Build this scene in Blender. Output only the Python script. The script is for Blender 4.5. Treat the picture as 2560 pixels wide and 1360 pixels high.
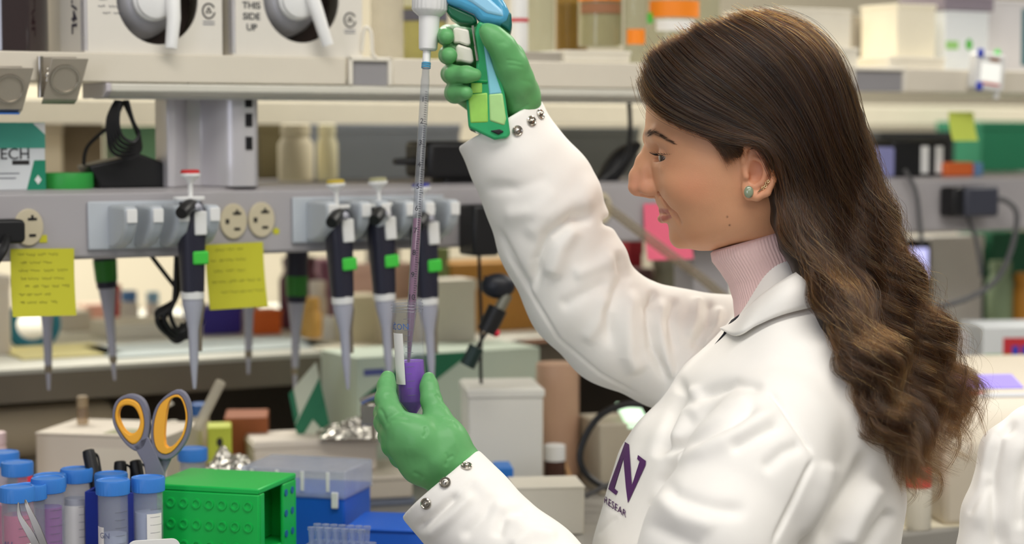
import bpy, bmesh, math, random
import numpy as np
from mathutils import Vector, Matrix
from mathutils.bvhtree import BVHTree
random.seed(7); rng = np.random.default_rng(7)
for o in list(bpy.data.objects): bpy.data.objects.remove(o)
SC = bpy.context.scene; COL = SC.collection
PI = math.pi
# ------------------------------------------------------------------ camera
F = 2560 * 70 / 36                      # focal length in pixels
PITCH = math.atan(352 / F)
CAM = Vector((0, 0, 1.36))
cd = bpy.data.cameras.new('camera'); cam = bpy.data.objects.new('camera', cd); COL.objects.link(cam)
cam.location = CAM; cam.rotation_euler = (PI / 2 - PITCH, 0, 0)
cd.lens = 70; cd.sensor_width = 36; cd.sensor_fit = 'HORIZONTAL'; cd.clip_start = 0.05
cd.dof.use_dof = True; cd.dof.focus_distance = 1.90; cd.dof.aperture_fstop = 3.3
SC.camera = cam
# ------------------------------------------------------------------ light
SC.view_settings.view_transform = 'Standard'; SC.view_settings.look = 'None'
SC.view_settings.gamma = 1; SC.view_settings.use_curve_mapping = False
SC.view_settings.exposure = 0.12
wd = bpy.data.worlds.new('world'); SC.world = wd; wd.use_nodes = True
wd.node_tree.nodes['Background'].inputs[0].default_value = (1.0, 0.965, 0.93, 1)
wd.node_tree.nodes['Background'].inputs[1].default_value = 0.21
def area(name, loc, size, power, color, target=None):
    l = bpy.data.lights.new(name, 'AREA'); l.shape = 'RECTANGLE'; l.size, l.size_y = size
    l.energy = power; l.color = color
    o = bpy.data.objects.new(name, l); COL.objects.link(o); o.location = loc
    if target is not None:
        o.rotation_euler = (Vector(target) - Vector(loc)).to_track_quat('-Z', 'Y').to_euler()
    return o
area('ceiling_lamp', (0.55, 1.0, 2.75), (2.4, 0.6), 34, (1.0, 0.965, 0.91))
area('ceiling_lamp', (0.7, -0.8, 2.75), (2.4, 0.6), 16, (1.0, 0.965, 0.91), (0.4, 1.4, 1.2))
area('ceiling_lamp', (1.3, 3.3, 2.75), (2.4, 0.5), 55, (1.0, 0.955, 0.87))
area('ceiling_lamp', (-1.0, 4.0, 2.75), (2.4, 0.5), 95, (1.0, 0.955, 0.87))
area('window_daylight', (-2.1, -1.9, 1.75), (0.9, 1.7), 25, (0.82, 0.86, 1.0), (0.1, 2.3, 1.3))

# ------------------------------------------------------------------ geometry of the view
RX = Vector((1, 0, 0)); FW = Vector((0, math.cos(PITCH), -math.sin(PITCH))); UP = Vector((0, math.sin(PITCH), math.cos(PITCH)))
def P(x, y, d): return CAM + (RX * ((x - 1280) / F) + UP * ((680 - y) / F) + FW) * d
A = math.radians(29.0)                  # the shelving runs away to the right
DU = Vector((math.cos(A), math.sin(A), 0)); DV = Vector((-math.sin(A), math.cos(A), 0))
O0 = P(110, 560, 2.2)
def W(u, v, z): return Vector((O0.x, O0.y, 0)) + DU * u + DV * v + Vector((0, 0, z))
def hit(x, y, v):                       # world point where the pixel's ray meets the plane v
    r = P(x, y, 1) - CAM
    o = Vector((O0.x, O0.y, 0))
    t = (v - (CAM - o).dot(DV)) / r.dot(DV)
    return CAM + r * t
def uz(x, y, v):
    p = hit(x, y, v); return (p - Vector((O0.x, O0.y, 0))).dot(DU), p.z
def onz(x, y, z):                       # world point where the pixel's ray meets height z
    r = P(x, y, 1) - CAM
    return CAM + r * ((z - CAM.z) / r.z)
# ------------------------------------------------------------------ materials
def lin(c): 
    c = c / 255.0
    return c / 12.92 if c <= 0.04045 else ((c + 0.055) / 1.055) ** 2.4
def rgb(t): return tuple(lin(c) for c in t) + (1.0,)
MATS = {}
def mat(name, col, rough=0.5, metal=0.0, var=0.05, vscale=25, bump=0.0, bscale=150, trans=0.0, ior=1.45, sss=0.0, spec=0.5, sheen=0, emit=0, coat=0, attr=None):
    if name in MATS: return MATS[name]
    m = bpy.data.materials.new(name); m.use_nodes = True; nt = m.node_tree
    b = nt.nodes['Principled BSDF']
    c = rgb(col)
    tc = nt.nodes.new('ShaderNodeTexCoord')
    if attr:
        at = nt.nodes.new('ShaderNodeVertexColor'); at.layer_name = attr; src = at.outputs['Color']
        mx = nt.nodes.new('ShaderNodeMixRGB'); mx.blend_type = 'MULTIPLY'; mx.inputs[0].default_value = 1
        nz = nt.nodes.new('ShaderNodeTexNoise'); nz.inputs['Scale'].default_value = vscale; nz.inputs['Detail'].default_value = 4
        mr = nt.nodes.new('ShaderNodeMapRange'); mr.inputs['To Min'].default_value = 1 - var; mr.inputs['To Max'].default_value = 1 + var
        nt.links.new(tc.outputs['Object'], nz.inputs['Vector']); nt.links.new(nz.outputs['Fac'], mr.inputs[0])
        nt.links.new(src, mx.inputs[1]); nt.links.new(mr.outputs[0], mx.inputs[2]); nt.links.new(mx.outputs[0], b.inputs['Base Color'])
    elif var > 0:
        nz = nt.nodes.new('ShaderNodeTexNoise'); nz.inputs['Scale'].default_value = vscale; nz.inputs['Detail'].default_value = 4
        rp = nt.nodes.new('ShaderNodeMixRGB')
        rp.inputs[1].default_value = tuple(max(0, x * (1 - var)) for x in c[:3]) + (1,)
        rp.inputs[2].default_value = tuple(min(1, x * (1 + var)) for x in c[:3]) + (1,)
        nt.links.new(tc.outputs['Object'], nz.inputs['Vector']); nt.links.new(nz.outputs['Fac'], rp.inputs[0]); nt.links.new(rp.outputs[0], b.inputs['Base Color'])
    else:
        b.inputs['Base Color'].default_value = c
    b.inputs['Roughness'].default_value = rough; b.inputs['Metallic'].default_value = metal
    b.inputs['Transmission Weight'].default_value = trans; b.inputs['IOR'].default_value = ior
    b.inputs['Specular IOR Level'].default_value = spec
    if sss:
        b.inputs['Subsurface Weight'].default_value = sss; b.inputs['Subsurface Radius'].default_value = (0.012, 0.005, 0.003); b.inputs['Subsurface Scale'].default_value = 0.6
    if sheen: b.inputs['Sheen Weight'].default_value = sheen
    if coat: b.inputs['Coat Weight'].default_value = coat
    if emit:
        b.inputs['Emission Color'].default_value = c; b.inputs['Emission Strength'].default_value = emit
    if bump:
        n2 = nt.nodes.new('ShaderNodeTexNoise'); n2.inputs['Scale'].default_value = bscale; n2.inputs['Detail'].default_value = 3
        bp = nt.nodes.new('ShaderNodeBump'); bp.inputs['Strength'].default_value = bump; bp.inputs['Distance'].default_value = 0.001
        nt.links.new(tc.outputs['Object'], n2.inputs['Vector']); nt.links.new(n2.outputs['Fac'], bp.inputs['Height']); nt.links.new(bp.outputs[0], b.inputs['Normal'])
    MATS[name] = m; return m
def clear(name, tint=(255, 255, 255), body=0.08, bodycol=(235, 235, 235), rough=0.04, gloss=1.0, ior=1.45):
    """thin see-through plastic or glass: transparent, a little milky, fresnel reflection"""
    if name in MATS: return MATS[name]
    m = bpy.data.materials.new(name); m.use_nodes = True; nt = m.node_tree
    for n in list(nt.nodes):
        if n.type != 'OUTPUT_MATERIAL': nt.nodes.remove(n)
    out = [n for n in nt.nodes if n.type == 'OUTPUT_MATERIAL'][0]
    tr = nt.nodes.new('ShaderNodeBsdfTransparent'); tr.inputs[0].default_value = rgb(tint)
    df = nt.nodes.new('ShaderNodeBsdfDiffuse'); df.inputs[0].default_value = rgb(bodycol)
    tl = nt.nodes.new('ShaderNodeBsdfTranslucent'); tl.inputs[0].default_value = rgb(bodycol)
    ad = nt.nodes.new('ShaderNodeMixShader'); ad.inputs[0].default_value = 0.4
    nt.links.new(df.outputs[0], ad.inputs[1]); nt.links.new(tl.outputs[0], ad.inputs[2])
    m1 = nt.nodes.new('ShaderNodeMixShader')
    nz = nt.nodes.new('ShaderNodeTexNoise'); nz.inputs['Scale'].default_value = 40
    tc = nt.nodes.new('ShaderNodeTexCoord'); nt.links.new(tc.outputs['Object'], nz.inputs['Vector'])
    mr = nt.nodes.new('ShaderNodeMapRange'); mr.inputs['To Min'].default_value = body * 0.8; mr.inputs['To Max'].default_value = body * 1.2
    nt.links.new(nz.outputs['Fac'], mr.inputs[0]); nt.links.new(mr.outputs[0], m1.inputs[0])
    nt.links.new(tr.outputs[0], m1.inputs[1]); nt.links.new(ad.outputs[0], m1.inputs[2])
    gl = nt.nodes.new('ShaderNodeBsdfGlossy'); gl.inputs['Roughness'].default_value = rough
    fr = nt.nodes.new('ShaderNodeFresnel'); fr.inputs[0].default_value = ior
    mu = nt.nodes.new('ShaderNodeMath'); mu.operation = 'MULTIPLY'; mu.inputs[1].default_value = gloss; nt.links.new(fr.outputs[0], mu.inputs[0])
    ge = nt.nodes.new('ShaderNodeNewGeometry'); iv = nt.nodes.new('ShaderNodeMath'); iv.operation = 'SUBTRACT'; iv.inputs[0].default_value = 1.0; nt.links.new(ge.outputs['Backfacing'], iv.inputs[1])
    mu3 = nt.nodes.new('ShaderNodeMath'); mu3.operation = 'MULTIPLY'; nt.links.new(mu.outputs[0], mu3.inputs[0]); nt.links.new(iv.outputs[0], mu3.inputs[1]); mu = mu3
    m2 = nt.nodes.new('ShaderNodeMixShader'); nt.links.new(mu.outputs[0], m2.inputs[0])
    nt.links.new(m1.outputs[0], m2.inputs[1]); nt.links.new(gl.outputs[0], m2.inputs[2]); nt.links.new(m2.outputs[0], out.inputs[0])
    MATS[name] = m; return m
# ------------------------------------------------------------------ mesh building
class MB:
    def __init__(s): s.v = []; s.f = []
    def add(s, vs, fs):
        n = len(s.v); s.v += [tuple(p) for p in vs]; s.f += [tuple(i + n for i in f) for f in fs]; return s
    def box(s, c, size, M=None):
        hx, hy, hz = size[0] / 2, size[1] / 2, size[2] / 2
        vs = [Vector((x, y, z)) for x in (-hx, hx) for y in (-hy, hy) for z in (-hz, hz)]
        if M is not None: vs = [M @ p for p in vs]
        vs = [p + Vector(c) for p in vs]
        return s.add(vs, [(0, 1, 3, 2), (4, 6, 7, 5), (0, 4, 5, 1), (2, 3, 7, 6), (0, 2, 6, 4), (1, 5, 7, 3)])
    def box2(s, a, b): 
        return s.box([(a[i] + b[i]) / 2 for i in range(3)], [abs(b[i] - a[i]) for i in range(3)])
    def hexa(s, bottom, top):           # 4 + 4 corners
        return s.add(list(bottom) + list(top), [(3, 2, 1, 0), (4, 5, 6, 7), (0, 1, 5, 4), (1, 2, 6, 5), (2, 3, 7, 6), (3, 0, 4, 7)])
    def lathe(s, prof, seg=24, c=(0, 0, 0), M=None, cap=True):
        c = Vector(c); vs = []; fs = []
        for r, z in prof:
            for k in range(seg):
                a = 2 * PI * k / seg; p = Vector((r * math.cos(a), r * math.sin(a), z))
                vs.append((M @ p if M is not None else p) + c)
        n = len(prof)
        for i in range(n - 1):
            for k in range(seg):
                k2 = (k + 1) % seg
                fs.append((i * seg + k, i * seg + k2, (i + 1) * seg + k2, (i + 1) * seg + k))
        if cap:
            if prof[0][0] > 1e-6: fs.append(tuple(range(seg))[::-1])
            if prof[-1][0] > 1e-6: fs.append(tuple((n - 1) * seg + k for k in range(seg)))
        return s.add(vs, fs)
    def cyl(s, c, r, h, seg=24, M=None): return s.lathe([(r, 0), (r, h)], seg, c, M)
    def tube(s, pts, r, seg=10, cap=True, close=False):
        pts = [Vector(p) for p in pts]; n = len(pts); rs = r if hasattr(r, '__len__') else [r] * n
        vs = []; fs = []; prev = None
        for i, p in enumerate(pts):
            if close: t = pts[(i + 1) % n] - pts[i - 1]
            else: t = pts[min(i + 1, n - 1)] - pts[max(i - 1, 0)]
            t.normalize()
            if prev is None:
                up = Vector((0, 0, 1)) if abs(t.z) < 0.9 else Vector((1, 0, 0))
                x = t.cross(up).normalized()
            else:
                x = (prev - t * prev.dot(t)).normalized()
            prev = x; y = t.cross(x)
            for k in range(seg):
                a = 2 * PI * k / seg; vs.append(p + (x * math.cos(a) + y * math.sin(a)) * rs[i])
        m = n if close else n - 1
        for i in range(m):
            j = (i + 1) % n
            for k in range(seg):
                k2 = (k + 1) % seg; fs.append((i * seg + k, i * seg + k2, j * seg + k2, j * seg + k))
        if cap and not close: fs += [tuple(range(seg))[::-1], tuple((n - 1) * seg + k for k in range(seg))]
        return s.add(vs, fs)
    def prism(s, poly, h0, h1, f=None):
        """poly in 2-D, extruded h0..h1; f maps (a, b, h) to a point, default x, z in the front plane, h along y"""
        f = f or (lambda a, b, h: (a, h, b))
        n = len(poly); vs = [f(a, b, h0) for a, b in poly] + [f(a, b, h1) for a, b in poly]
        fs = [tuple(range(n)), tuple(range(2 * n - 1, n - 1, -1))] + [(i, i + n, (i + 1) % n + n, (i + 1) % n) for i in range(n)]
        return s.add(vs, fs)
    def sphere(s, c, r, seg=20, rings=12, sc=(1, 1, 1), M=None):
        prof = [(r * math.sin(PI * i / rings), -r * math.cos(PI * i / rings)) for i in range(rings + 1)]
        S = Matrix.Diagonal(sc); M2 = (M @ S) if M is not None else S
        prof[0] = (1e-7, prof[0][1]); prof[-1] = (1e-7, prof[-1][1])
        return s.lathe(prof, seg, c, M2, cap=False)
    def mesh(s, name, smooth=35):
        me = bpy.data.meshes.new(name); me.from_pydata([tuple(p) for p in s.v], [], s.f)
        bm = bmesh.new(); bm.from_mesh(me); bmesh.ops.recalc_face_normals(bm, faces=bm.faces); bm.to_mesh(me); bm.free()
        if smooth:
            me.polygons.foreach_set('use_smooth', [True] * len(me.polygons)); me.set_sharp_from_angle(angle=math.radians(smooth))
        return me
def catmull(pts, n=8, close=False):
    pts = [Vector(p) for p in pts]; out = []; m = len(pts)
    for i in range(m if close else m - 1):
        p0 = pts[i - 1] if (i > 0 or close) else pts[0]; p1 = pts[i]; p2 = pts[(i + 1) % m]
        p3 = pts[(i + 2) % m] if (close or i + 2 < m) else pts[-1]
        for k in range(n):
            t = k / n
            out.append(0.5 * ((2 * p1) + (p2 - p0) * t + (2 * p0 - 5 * p1 + 4 * p2 - p3) * t * t + (3 * p1 - p0 - 3 * p2 + p3) * t ** 3))
    if not close: out.append(pts[-1])
    return out
def tag(o, label=None, cat=None, group=None, kind=None):
    if label: o['label'] = label
    if cat: o['category'] = cat
    if group: o['group'] = group
    if kind: o['kind'] = kind
    return o
def thing(name, label, cat, loc=(0, 0, 0), rotz=0, group=None, kind=None):
    o = bpy.data.objects.new(name, None); COL.objects.link(o); o.location = loc; o.rotation_euler = (0, 0, rotz); o.empty_display_size = 0.02
    return tag(o, label, cat, group, kind)
def link(name, me, m, parent=None):
    o = bpy.data.objects.new(name, me); COL.objects.link(o)
    if m is not None and not me.materials: me.materials.append(m)
    if parent is not None: o.parent = parent
    return o
def part(name, mb, m, parent, bevel=0.0, label=None, smooth=35, seg=2):
    me = mb.mesh(name, smooth) if isinstance(mb, MB) else mb
    o = link(name, me, m, parent)
    if bevel:
        b = o.modifiers.new('bevel', 'BEVEL'); b.width = bevel; b.segments = seg; b.limit_method = 'ANGLE'; b.angle_limit = math.radians(40); b.harden_normals = False
    if label: o['label'] = label
    return o
def single(name, mb, m, label, cat, loc=(0, 0, 0), rotz=0, group=None, bevel=0.0, kind=None, smooth=35):
    o = part(name, mb, m, None, bevel, smooth=smooth); o.location = loc; o.rotation_euler = (0, 0, rotz)
    return tag(o, label, cat, group, kind)
def copy_tree(o, parent=None):
    c = o.copy(); COL.objects.link(c); c.parent = parent
    for ch in [x for x in bpy.data.objects if x.parent == o]: copy_tree(ch, c)
    return c
_texts = {}
def text_mesh(s, size, ext=0.0003, align='CENTER', bold=0.0):
    cu = bpy.data.curves.new('lettering', 'FONT'); cu.body = s; cu.size = size; cu.extrude = ext; cu.offset = bold; cu.align_x = align; cu.align_y = 'CENTER'; cu.resolution_u = 3
    o = bpy.data.objects.new('tmp', cu); COL.objects.link(o)
    dg = bpy.context.evaluated_depsgraph_get(); me = bpy.data.meshes.new_from_object(o.evaluated_get(dg))
    bpy.data.objects.remove(o); bpy.data.curves.remove(cu); me.name = 'lettering'; return me
def text_on(s, size, m, parent, loc, rot=(PI / 2, 0, 0), bold=0.0, name='lettering', sx=1.0, align='CENTER'):
    o = link(name, text_mesh(s, size, bold=bold, align=align), m, parent); o.location = loc; o.rotation_euler = rot; o.scale = (sx, 1, 1); return o
def rrect(w, h, r, n=5, cx=0, cz=0):
    out = []
    for sx, sz, a0 in ((1, 1, 0), (-1, 1, 90), (-1, -1, 180), (1, -1, 270)):
        for k in range(n + 1):
            a = math.radians(a0 + 90 * k / n); out.append((cx + sx * (w / 2 - r) + r * math.cos(a), cz + sz * (h / 2 - r) + r * math.sin(a)))
    return out
def ellipse(rx, rz, n=28, cx=0, cz=0): return [(cx + rx * math.cos(2 * PI * k / n), cz + rz * math.sin(2 * PI * k / n)) for k in range(n)]
# ------------------------------------------------------------------ palette
CREAM = mat('cream_powder_coat', (222, 214, 197), 0.45, var=0.03)
CREAMD = mat('cream_edge', (232, 226, 212), 0.4, var=0.02)
GREYP = mat('grey_panel', (150, 148, 150), 0.5, var=0.04)
RAILM = mat('grey_rail_metal', (172, 168, 170), 0.4, var=0.04, vscale=8)
ALU = mat('satin_aluminium', (200, 197, 200), 0.32, metal=0.25, var=0.04)
STEEL = mat('bright_steel', (190, 185, 175), 0.22, metal=1.0, var=0.05)
BLACK = mat('black_plastic', (22, 22, 24), 0.42, var=0.1)
DARK = mat('dark_slot', (18, 17, 20), 0.8, var=0)
NAVY = mat('navy_plastic', (38, 38, 54), 0.45, var=0.08)
LAV = mat('pale_grey_plastic', (176, 177, 190), 0.4, var=0.04)
WHITEP = mat('white_plastic', (232, 232, 230), 0.38, var=0.02)
HOLD = mat('blue_grey_plastic', (190, 196, 202), 0.35, var=0.04)
CARD = mat('white_carton', (226, 221, 210), 0.65, var=0.03, bump=0.1)
INK = mat('black_ink', (45, 42, 42), 0.7, var=0)
INKB = mat('blue_ink', (70, 105, 170), 0.7, var=0)
PENCIL = mat('grey_pen_ink', (120, 118, 56), 0.8, var=0)
YNOTE = mat('yellow_note_paper', (200, 197, 50), 0.75, var=0.05, vscale=12)
GREENL = mat('green_sticker', (70, 205, 70), 0.55, var=0.05)
BEIGE = mat('beige_socket', (205, 194, 166), 0.4, var=0.03)
# ------------------------------------------------------------------ the room
BT = 0.90
fl = MB(); fl.box((0, 3, -0.02), (14, 14, 0.04)); o = part('floor', fl, mat('grey_vinyl_floor', (150, 148, 142), 0.4, var=0.08, vscale=3), None); o['kind'] = 'structure'
wl = MB(); wl.box((0, 0, 1.5), (9.5, 0.1, 3.0)); o = part('wall_back', wl, mat('cream_painted_wall', (232, 222, 196), 0.8, var=0.04, vscale=2), None); o.location = W(0.6, 3.4, 0); o.rotation_euler = (0, 0, A); o['kind'] = 'structure'
# ------------------------------------------------------------------ worktop
b = MB(); b.box2((-2.0, -0.42, -0.035), (4.5, 0.62, 0)); single('worktop', b, mat('grey_bench_top', (158, 155, 148), 0.35, var=0.05), 'long grey laboratory worktop carrying the tubes, racks and boxes', 'worktop', W(0, 0, BT), A, bevel=0.004)
b = MB(); b.box2((-2.0, -0.38, 0), (4.5, 0.62, BT - 0.036)); single('base_cabinet', b, mat('taupe_cabinet', (120, 112, 100), 0.5), 'taupe base cabinet under the grey worktop', 'cabinet', W(0, 0, 0), A)
# ------------------------------------------------------------------ upper reagent shelf
ZL0, ZL1 = 1.414, 1.446
rs = thing('reagent_shelf', 'cream metal shelf with tall front lip above the power rail', 'shelf', W(0, 0, 0), A)
def ush(x, y=170, v=-0.03): return uz(x, y, v)[0]
b = MB(); b.box2((-1.2, -0.028, ZL0 + 0.006), (4.0, 0.40, ZL1)); part('shelf_board', b, CREAM, rs)
u1, u2, u3, u4 = ush(862), ush(978), ush(2120, 190), ush(2262, 190)
for a0, a1 in ((-1.2, u1), (u2, u3), (u4, 4.0)):
    b = MB(); b.box2((a0, -0.034, ZL0), (a1, -0.028, ZL1)); part('front_lip', b, CREAM, rs, 0.0015)
for a0, a1 in ((u1, u2), (u3, u4)):
    b = MB(); b.box2((a0 + 0.004, -0.031, ZL0), (a1 - 0.004, -0.0285, ZL1 - 0.002)); part('recess_panel', b, GREYP, rs)
    for ua in (a0 + 0.003, a1 - 0.006):
        b = MB(); b.box2((ua, -0.036, ZL0), (ua + 0.005, 0.0, ZL1 + 0.001)); part('bracket_flange', b, CREAMD, rs, 0.001)
    b = MB(); b.box2((a0 + 0.003, -0.036, ZL1 - 0.004), (a1 - 0.001, 0.0, ZL1 + 0.001)); part('bracket_flange', b, CREAMD, rs, 0.001)
uc = (u1 + u2) / 2
ws_ = thing('wire_stop', 'small white bent wire stop at the bracket between the cartons and the bottles', 'wire stop', W(0, 0, 0), A)
b = MB(); b.tube(catmull([(uc + 0.008, -0.036, ZL1 + 0.000), (uc + 0.003, -0.036, ZL1 + 0.006), (uc + 0.001, -0.036, ZL1 + 0.03), (uc - 0.006, -0.034, ZL1 + 0.034), (uc - 0.008, -0.03, ZL1 + 0.008)], 5), 0.0022, 8); part('bent_wire', b, CREAMD, ws_)
for us_ in (0.205, 1.62):
    # slotted upright between rail and shelf
    su = thing('shelf_upright', 'slotted aluminium upright between the rail and the shelf, left of the pipettes' if us_ < 1 else 'slotted aluminium upright hidden behind the hair', 'upright', W(0, 0, 0), A)
    up = part('column', MB().prism([(-0.055, 0.008), (-0.046, 0.006), (-0.036, 0.014), (-0.022, 0.034), (-0.004, 0.034), (0.004, 0.012), (0.011, -0.004), (0.022, -0.0115), (0.034, -0.012), (0.045, -0.012), (0.051, -0.006), (0.052, 0.05), (-0.055, 0.05)], 1.2955, ZL0 - 0.001, lambda a, b_, h: (us_ + a, b_ + 0.012, h)), ALU, su, 0.0015)
    for k in range(3):
        zz = uz(630, (252, 300, 358)[k], 0.0)[1]
        b = MB(); b.box2((us_ + 0.033, -0.0016, zz - 0.0075), (us_ + 0.041, 0.0, zz + 0.0075)); part('slot', b, DARK, up)
# light bar below the shelf
ua, ub = ush(262, 225, -0.03), ush(1900, 225, -0.03)
lt = thing('under_shelf_light', 'long slim light bar mounted under the reagent shelf', 'light fixture', W(ua, 0, 0), A)
prof = [(-0.03, 1.4135), (-0.034, 1.412), (-0.034, 1.4045), (-0.024, 1.3985), (0.052, 1.3985), (0.052, 1.4135)]
part('housing', MB().prism(prof, 0.006, ub - ua, lambda a, b_, h: (h, a, b_)), mat('pale_light_housing', (214, 211, 198), 0.35), lt, 0.0012)
prof2 = [(-0.031, 1.4138), (-0.036, 1.412), (-0.036, 1.404), (-0.024, 1.3970), (0.054, 1.397), (0.054, 1.4138)]
part('end_cap', MB().prism(prof2, 0.0, 0.006, lambda a, b_, h: (h, a, b_)), mat('lilac_grey_cap', (196, 190, 194), 0.4), lt, 0.001)
part('diffuser', MB().box2((0.01, -0.018, 1.3965), (ub - ua - 0.01, 0.045, 1.3984)), mat('opal_diffuser', (205, 206, 200), 0.5), lt)
b = MB(); b.sphere((ush(468, 205) - ua, -0.032, 1.4145), 0.0016, 10, 6); part('screw', b, STEEL, lt)
# ------------------------------------------------------------------ power rail
ZR0, ZR1 = 1.217, 1.295
pr = thing('power_rail', 'long grey power rail with sockets running along the bench', 'power rail', W(0, 0, 0), A)
part('rail_body', MB().prism([(0, ZR0 + 0.004), (0.004, ZR0), (0.15, ZR0), (0.15, ZR1), (0.012, ZR1), (0, ZR1 - 0.005)], -1.3, 4.0, lambda a, b_, h: (h, a, b_)), RAILM, pr, 0.001)
for k in range(5):
    b = MB(); b.box2((-0.72 + k * 1.62, 0.05, BT + 0.001), (-0.66 + k * 1.62, 0.10, ZR0)); part('support_leg', b, RAILM, pr, 0.002)
def socket(x, y):
    u, z = uz(x, y, 0)
    s = part('socket', MB().prism([(px, pz) for px, pz in ellipse(0.0165, 0.0205, 32)], -0.0035, 0.0), BEIGE, pr, 0.001); s.location = (u, 0, z)
    for (sx, sz, w, h) in ((0.004, 0.009, 0.010, 0.0028), (0.004, 0.0105, 0.0026, 0.006), (-0.008, 0.0, 0.0042, 0.0055), (0.004, -0.009, 0.0075, 0.003)):
        b = MB(); b.box2((sx - w / 2, -0.0041, sz - h / 2), (sx + w / 2, -0.0034, sz + h / 2)); part('slot', b, DARK, s)
for xy in ((70, 568), (582, 553), (652, 549), (1500, 520), (2445, 505)): socket(*xy)
for (x, y, w) in ((108, 597, 0.0085), (690, 578, 0.008)):
    u, z = uz(x, y, 0)
    t = single('label_dot' if x > 300 else 'label_tab', MB().prism(ellipse(w / 2, w / 2, 16) if x > 300 else [(-w / 2, -w / 2), (w / 2, -w / 2), (w / 2, w / 2), (-w / 2, w / 2)], -0.0008, 0), YNOTE, 'tiny round yellow sticker beside a socket' if x > 300 else 'tiny square yellow sticker below the leftmost socket', 'sticker', W(u, 0, z), A)
# ------------------------------------------------------------------ sticky notes with pen scribbles
def scribble(n, w, h, top, seed):
    r = random.Random(seed); b = MB()
    for i in range(n):
        z = top - h * i / n; x = -w / 2 + r.uniform(0, 0.012)
        end = w / 2 - r.uniform(0, 0.022)
        while x < end:
            L = r.uniform(0.004, 0.012); pts = []
            m = 8
            for k in range(m + 1): pts.append((x + L * k / m, 0, z + 0.0014 * math.sin(k * 2.4 + r.uniform(0, 2)) + 0.0005 * r.uniform(-1, 1)))
            b.tube(pts, 0.00032, 4); x += L + r.uniform(0.002, 0.005)
    return b
def note(x0, y0, x1, y1, label, seed, lines, v=-0.004, m=YNOTE, tilt=0.0, drop=0.004):
    (ua_, z0), (ub_, z1) = uz(x0, y1, v), uz(x1, y0, v); w = ub_ - ua_; h = z1 - z0
    t = thing('sticky_note', label, 'sticky note', W((ua_ + ub_) / 2, v, z1), A, 'sticky notes on the power rail'); t.rotation_euler = (0, tilt, A)
    n = 10; vs = []; fs = []
    f = lambda s: -0.010 * s * s if drop else 0
    for side in (0, 1):
        for i in range(n + 1):
            s = i / n
            for sx in (-1, 1): vs.append((sx * w / 2, f(s) + side * 0.0004 - 0.002, -h * s))
    N = 2 * (n + 1)
    for i in range(n):
        a_ = 2 * i; fs.append((a_, a_ + 1, a_ + 3, a_ + 2)); fs.append((N + a_ + 2, N + a_ + 3, N + a_ + 1, N + a_))
    fs += [(0, N, N + 1, 1), (2 * n, 2 * n + 1, N + 2 * n + 1, N + 2 * n)]
    fs += [(2 * i, 2 * i + 2, N + 2 * i + 2, N + 2 * i) for i in range(n)] + [(2 * i + 1, N + 2 * i + 1, N + 2 * i + 3, 2 * i + 3) for i in range(n)]
    part('paper', MB().add(vs, fs), m, t)
    if lines:
        sc = scribble(lines, w * 0.86, h * 0.82, -h * 0.09, seed)
        sc.v = [(p[0], p[1] + f(-p[2] / h) - 0.0022, p[2]) for p in sc.v]
        part('handwriting', sc, PENCIL, t)
    return t
note(28, 619, 184, 792, 'yellow sticky note with handwriting below the leftmost socket', 3, 7, tilt=0.02)
note(513, 606, 656, 772, 'yellow sticky note below the pair of sockets in the middle', 5, 5, tilt=-0.02)
PINKN = mat('pink_note_paper', (244, 112, 140), 0.75, var=0.03)
note(1607, 507, 1722, 650, 'bright pink sticky note in front of the woman\'s chin', 8, 0, m=PINKN)
# ------------------------------------------------------------------ pipette holders
ARM = [(0, 0.022), (-0.058, 0.022), (-0.064, 0.018), (-0.064, 0.006), (-0.056, -0.008), (-0.04, -0.02), (-0.02, -0.026), (0, -0.026)]
def holder(xl, xr, yc, arms, label):
    ua_, z = uz(xl, yc, 0); ub_ = uz(xr, yc, 0)[0]
    t = thing('pipette_holder', label, 'pipette holder', W(ua_, 0, z), A, 'pipette holders on the power rail')
    part('back_plate', MB().box2((0, -0.006, -0.028), (ub_ - ua_, -0.0005, 0.026)), HOLD, t, 0.0015)
    for xa in arms:
        u = uz(xa, yc, -0.03)[0] - ua_
        p = part('hook_arm', MB().prism(ARM, -0.0075, 0.0075, lambda a, b_, h: (u + h, a - 0.004, b_)), HOLD, t, 0.004, seg=3)
        part('rim', MB().prism([(-0.0655, 0.019), (-0.0655, 0.004), (-0.063, 0.004), (-0.063, 0.019)], -0.0058, 0.0058, lambda a, b_, h: (u + h, a - 0.004, b_)), WHITEP, p, 0.0008)
    for k in range(2):
        b = MB(); b.lathe([(0.0022, 0), (0.0022, 0.0012)], 12, (0.035 + 0.035 * k, -0.006, -0.0235), Matrix.Rotation(PI / 2, 3, 'X')); part('screw', b, DARK, t)
    text_on('- - - -', 0.006, INKB, t, (0.03, -0.0064, 0.021))
    return t
holder(217, 498, 562, (303, 368, 432, 508), 'blue-grey pipette holder left of the middle sockets, mostly empty')
holder(728, 1105, 548, (800, 882, 930, 992, 1040, 1102), 'blue-grey pipette holder carrying three dark pipettes in a row')
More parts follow.
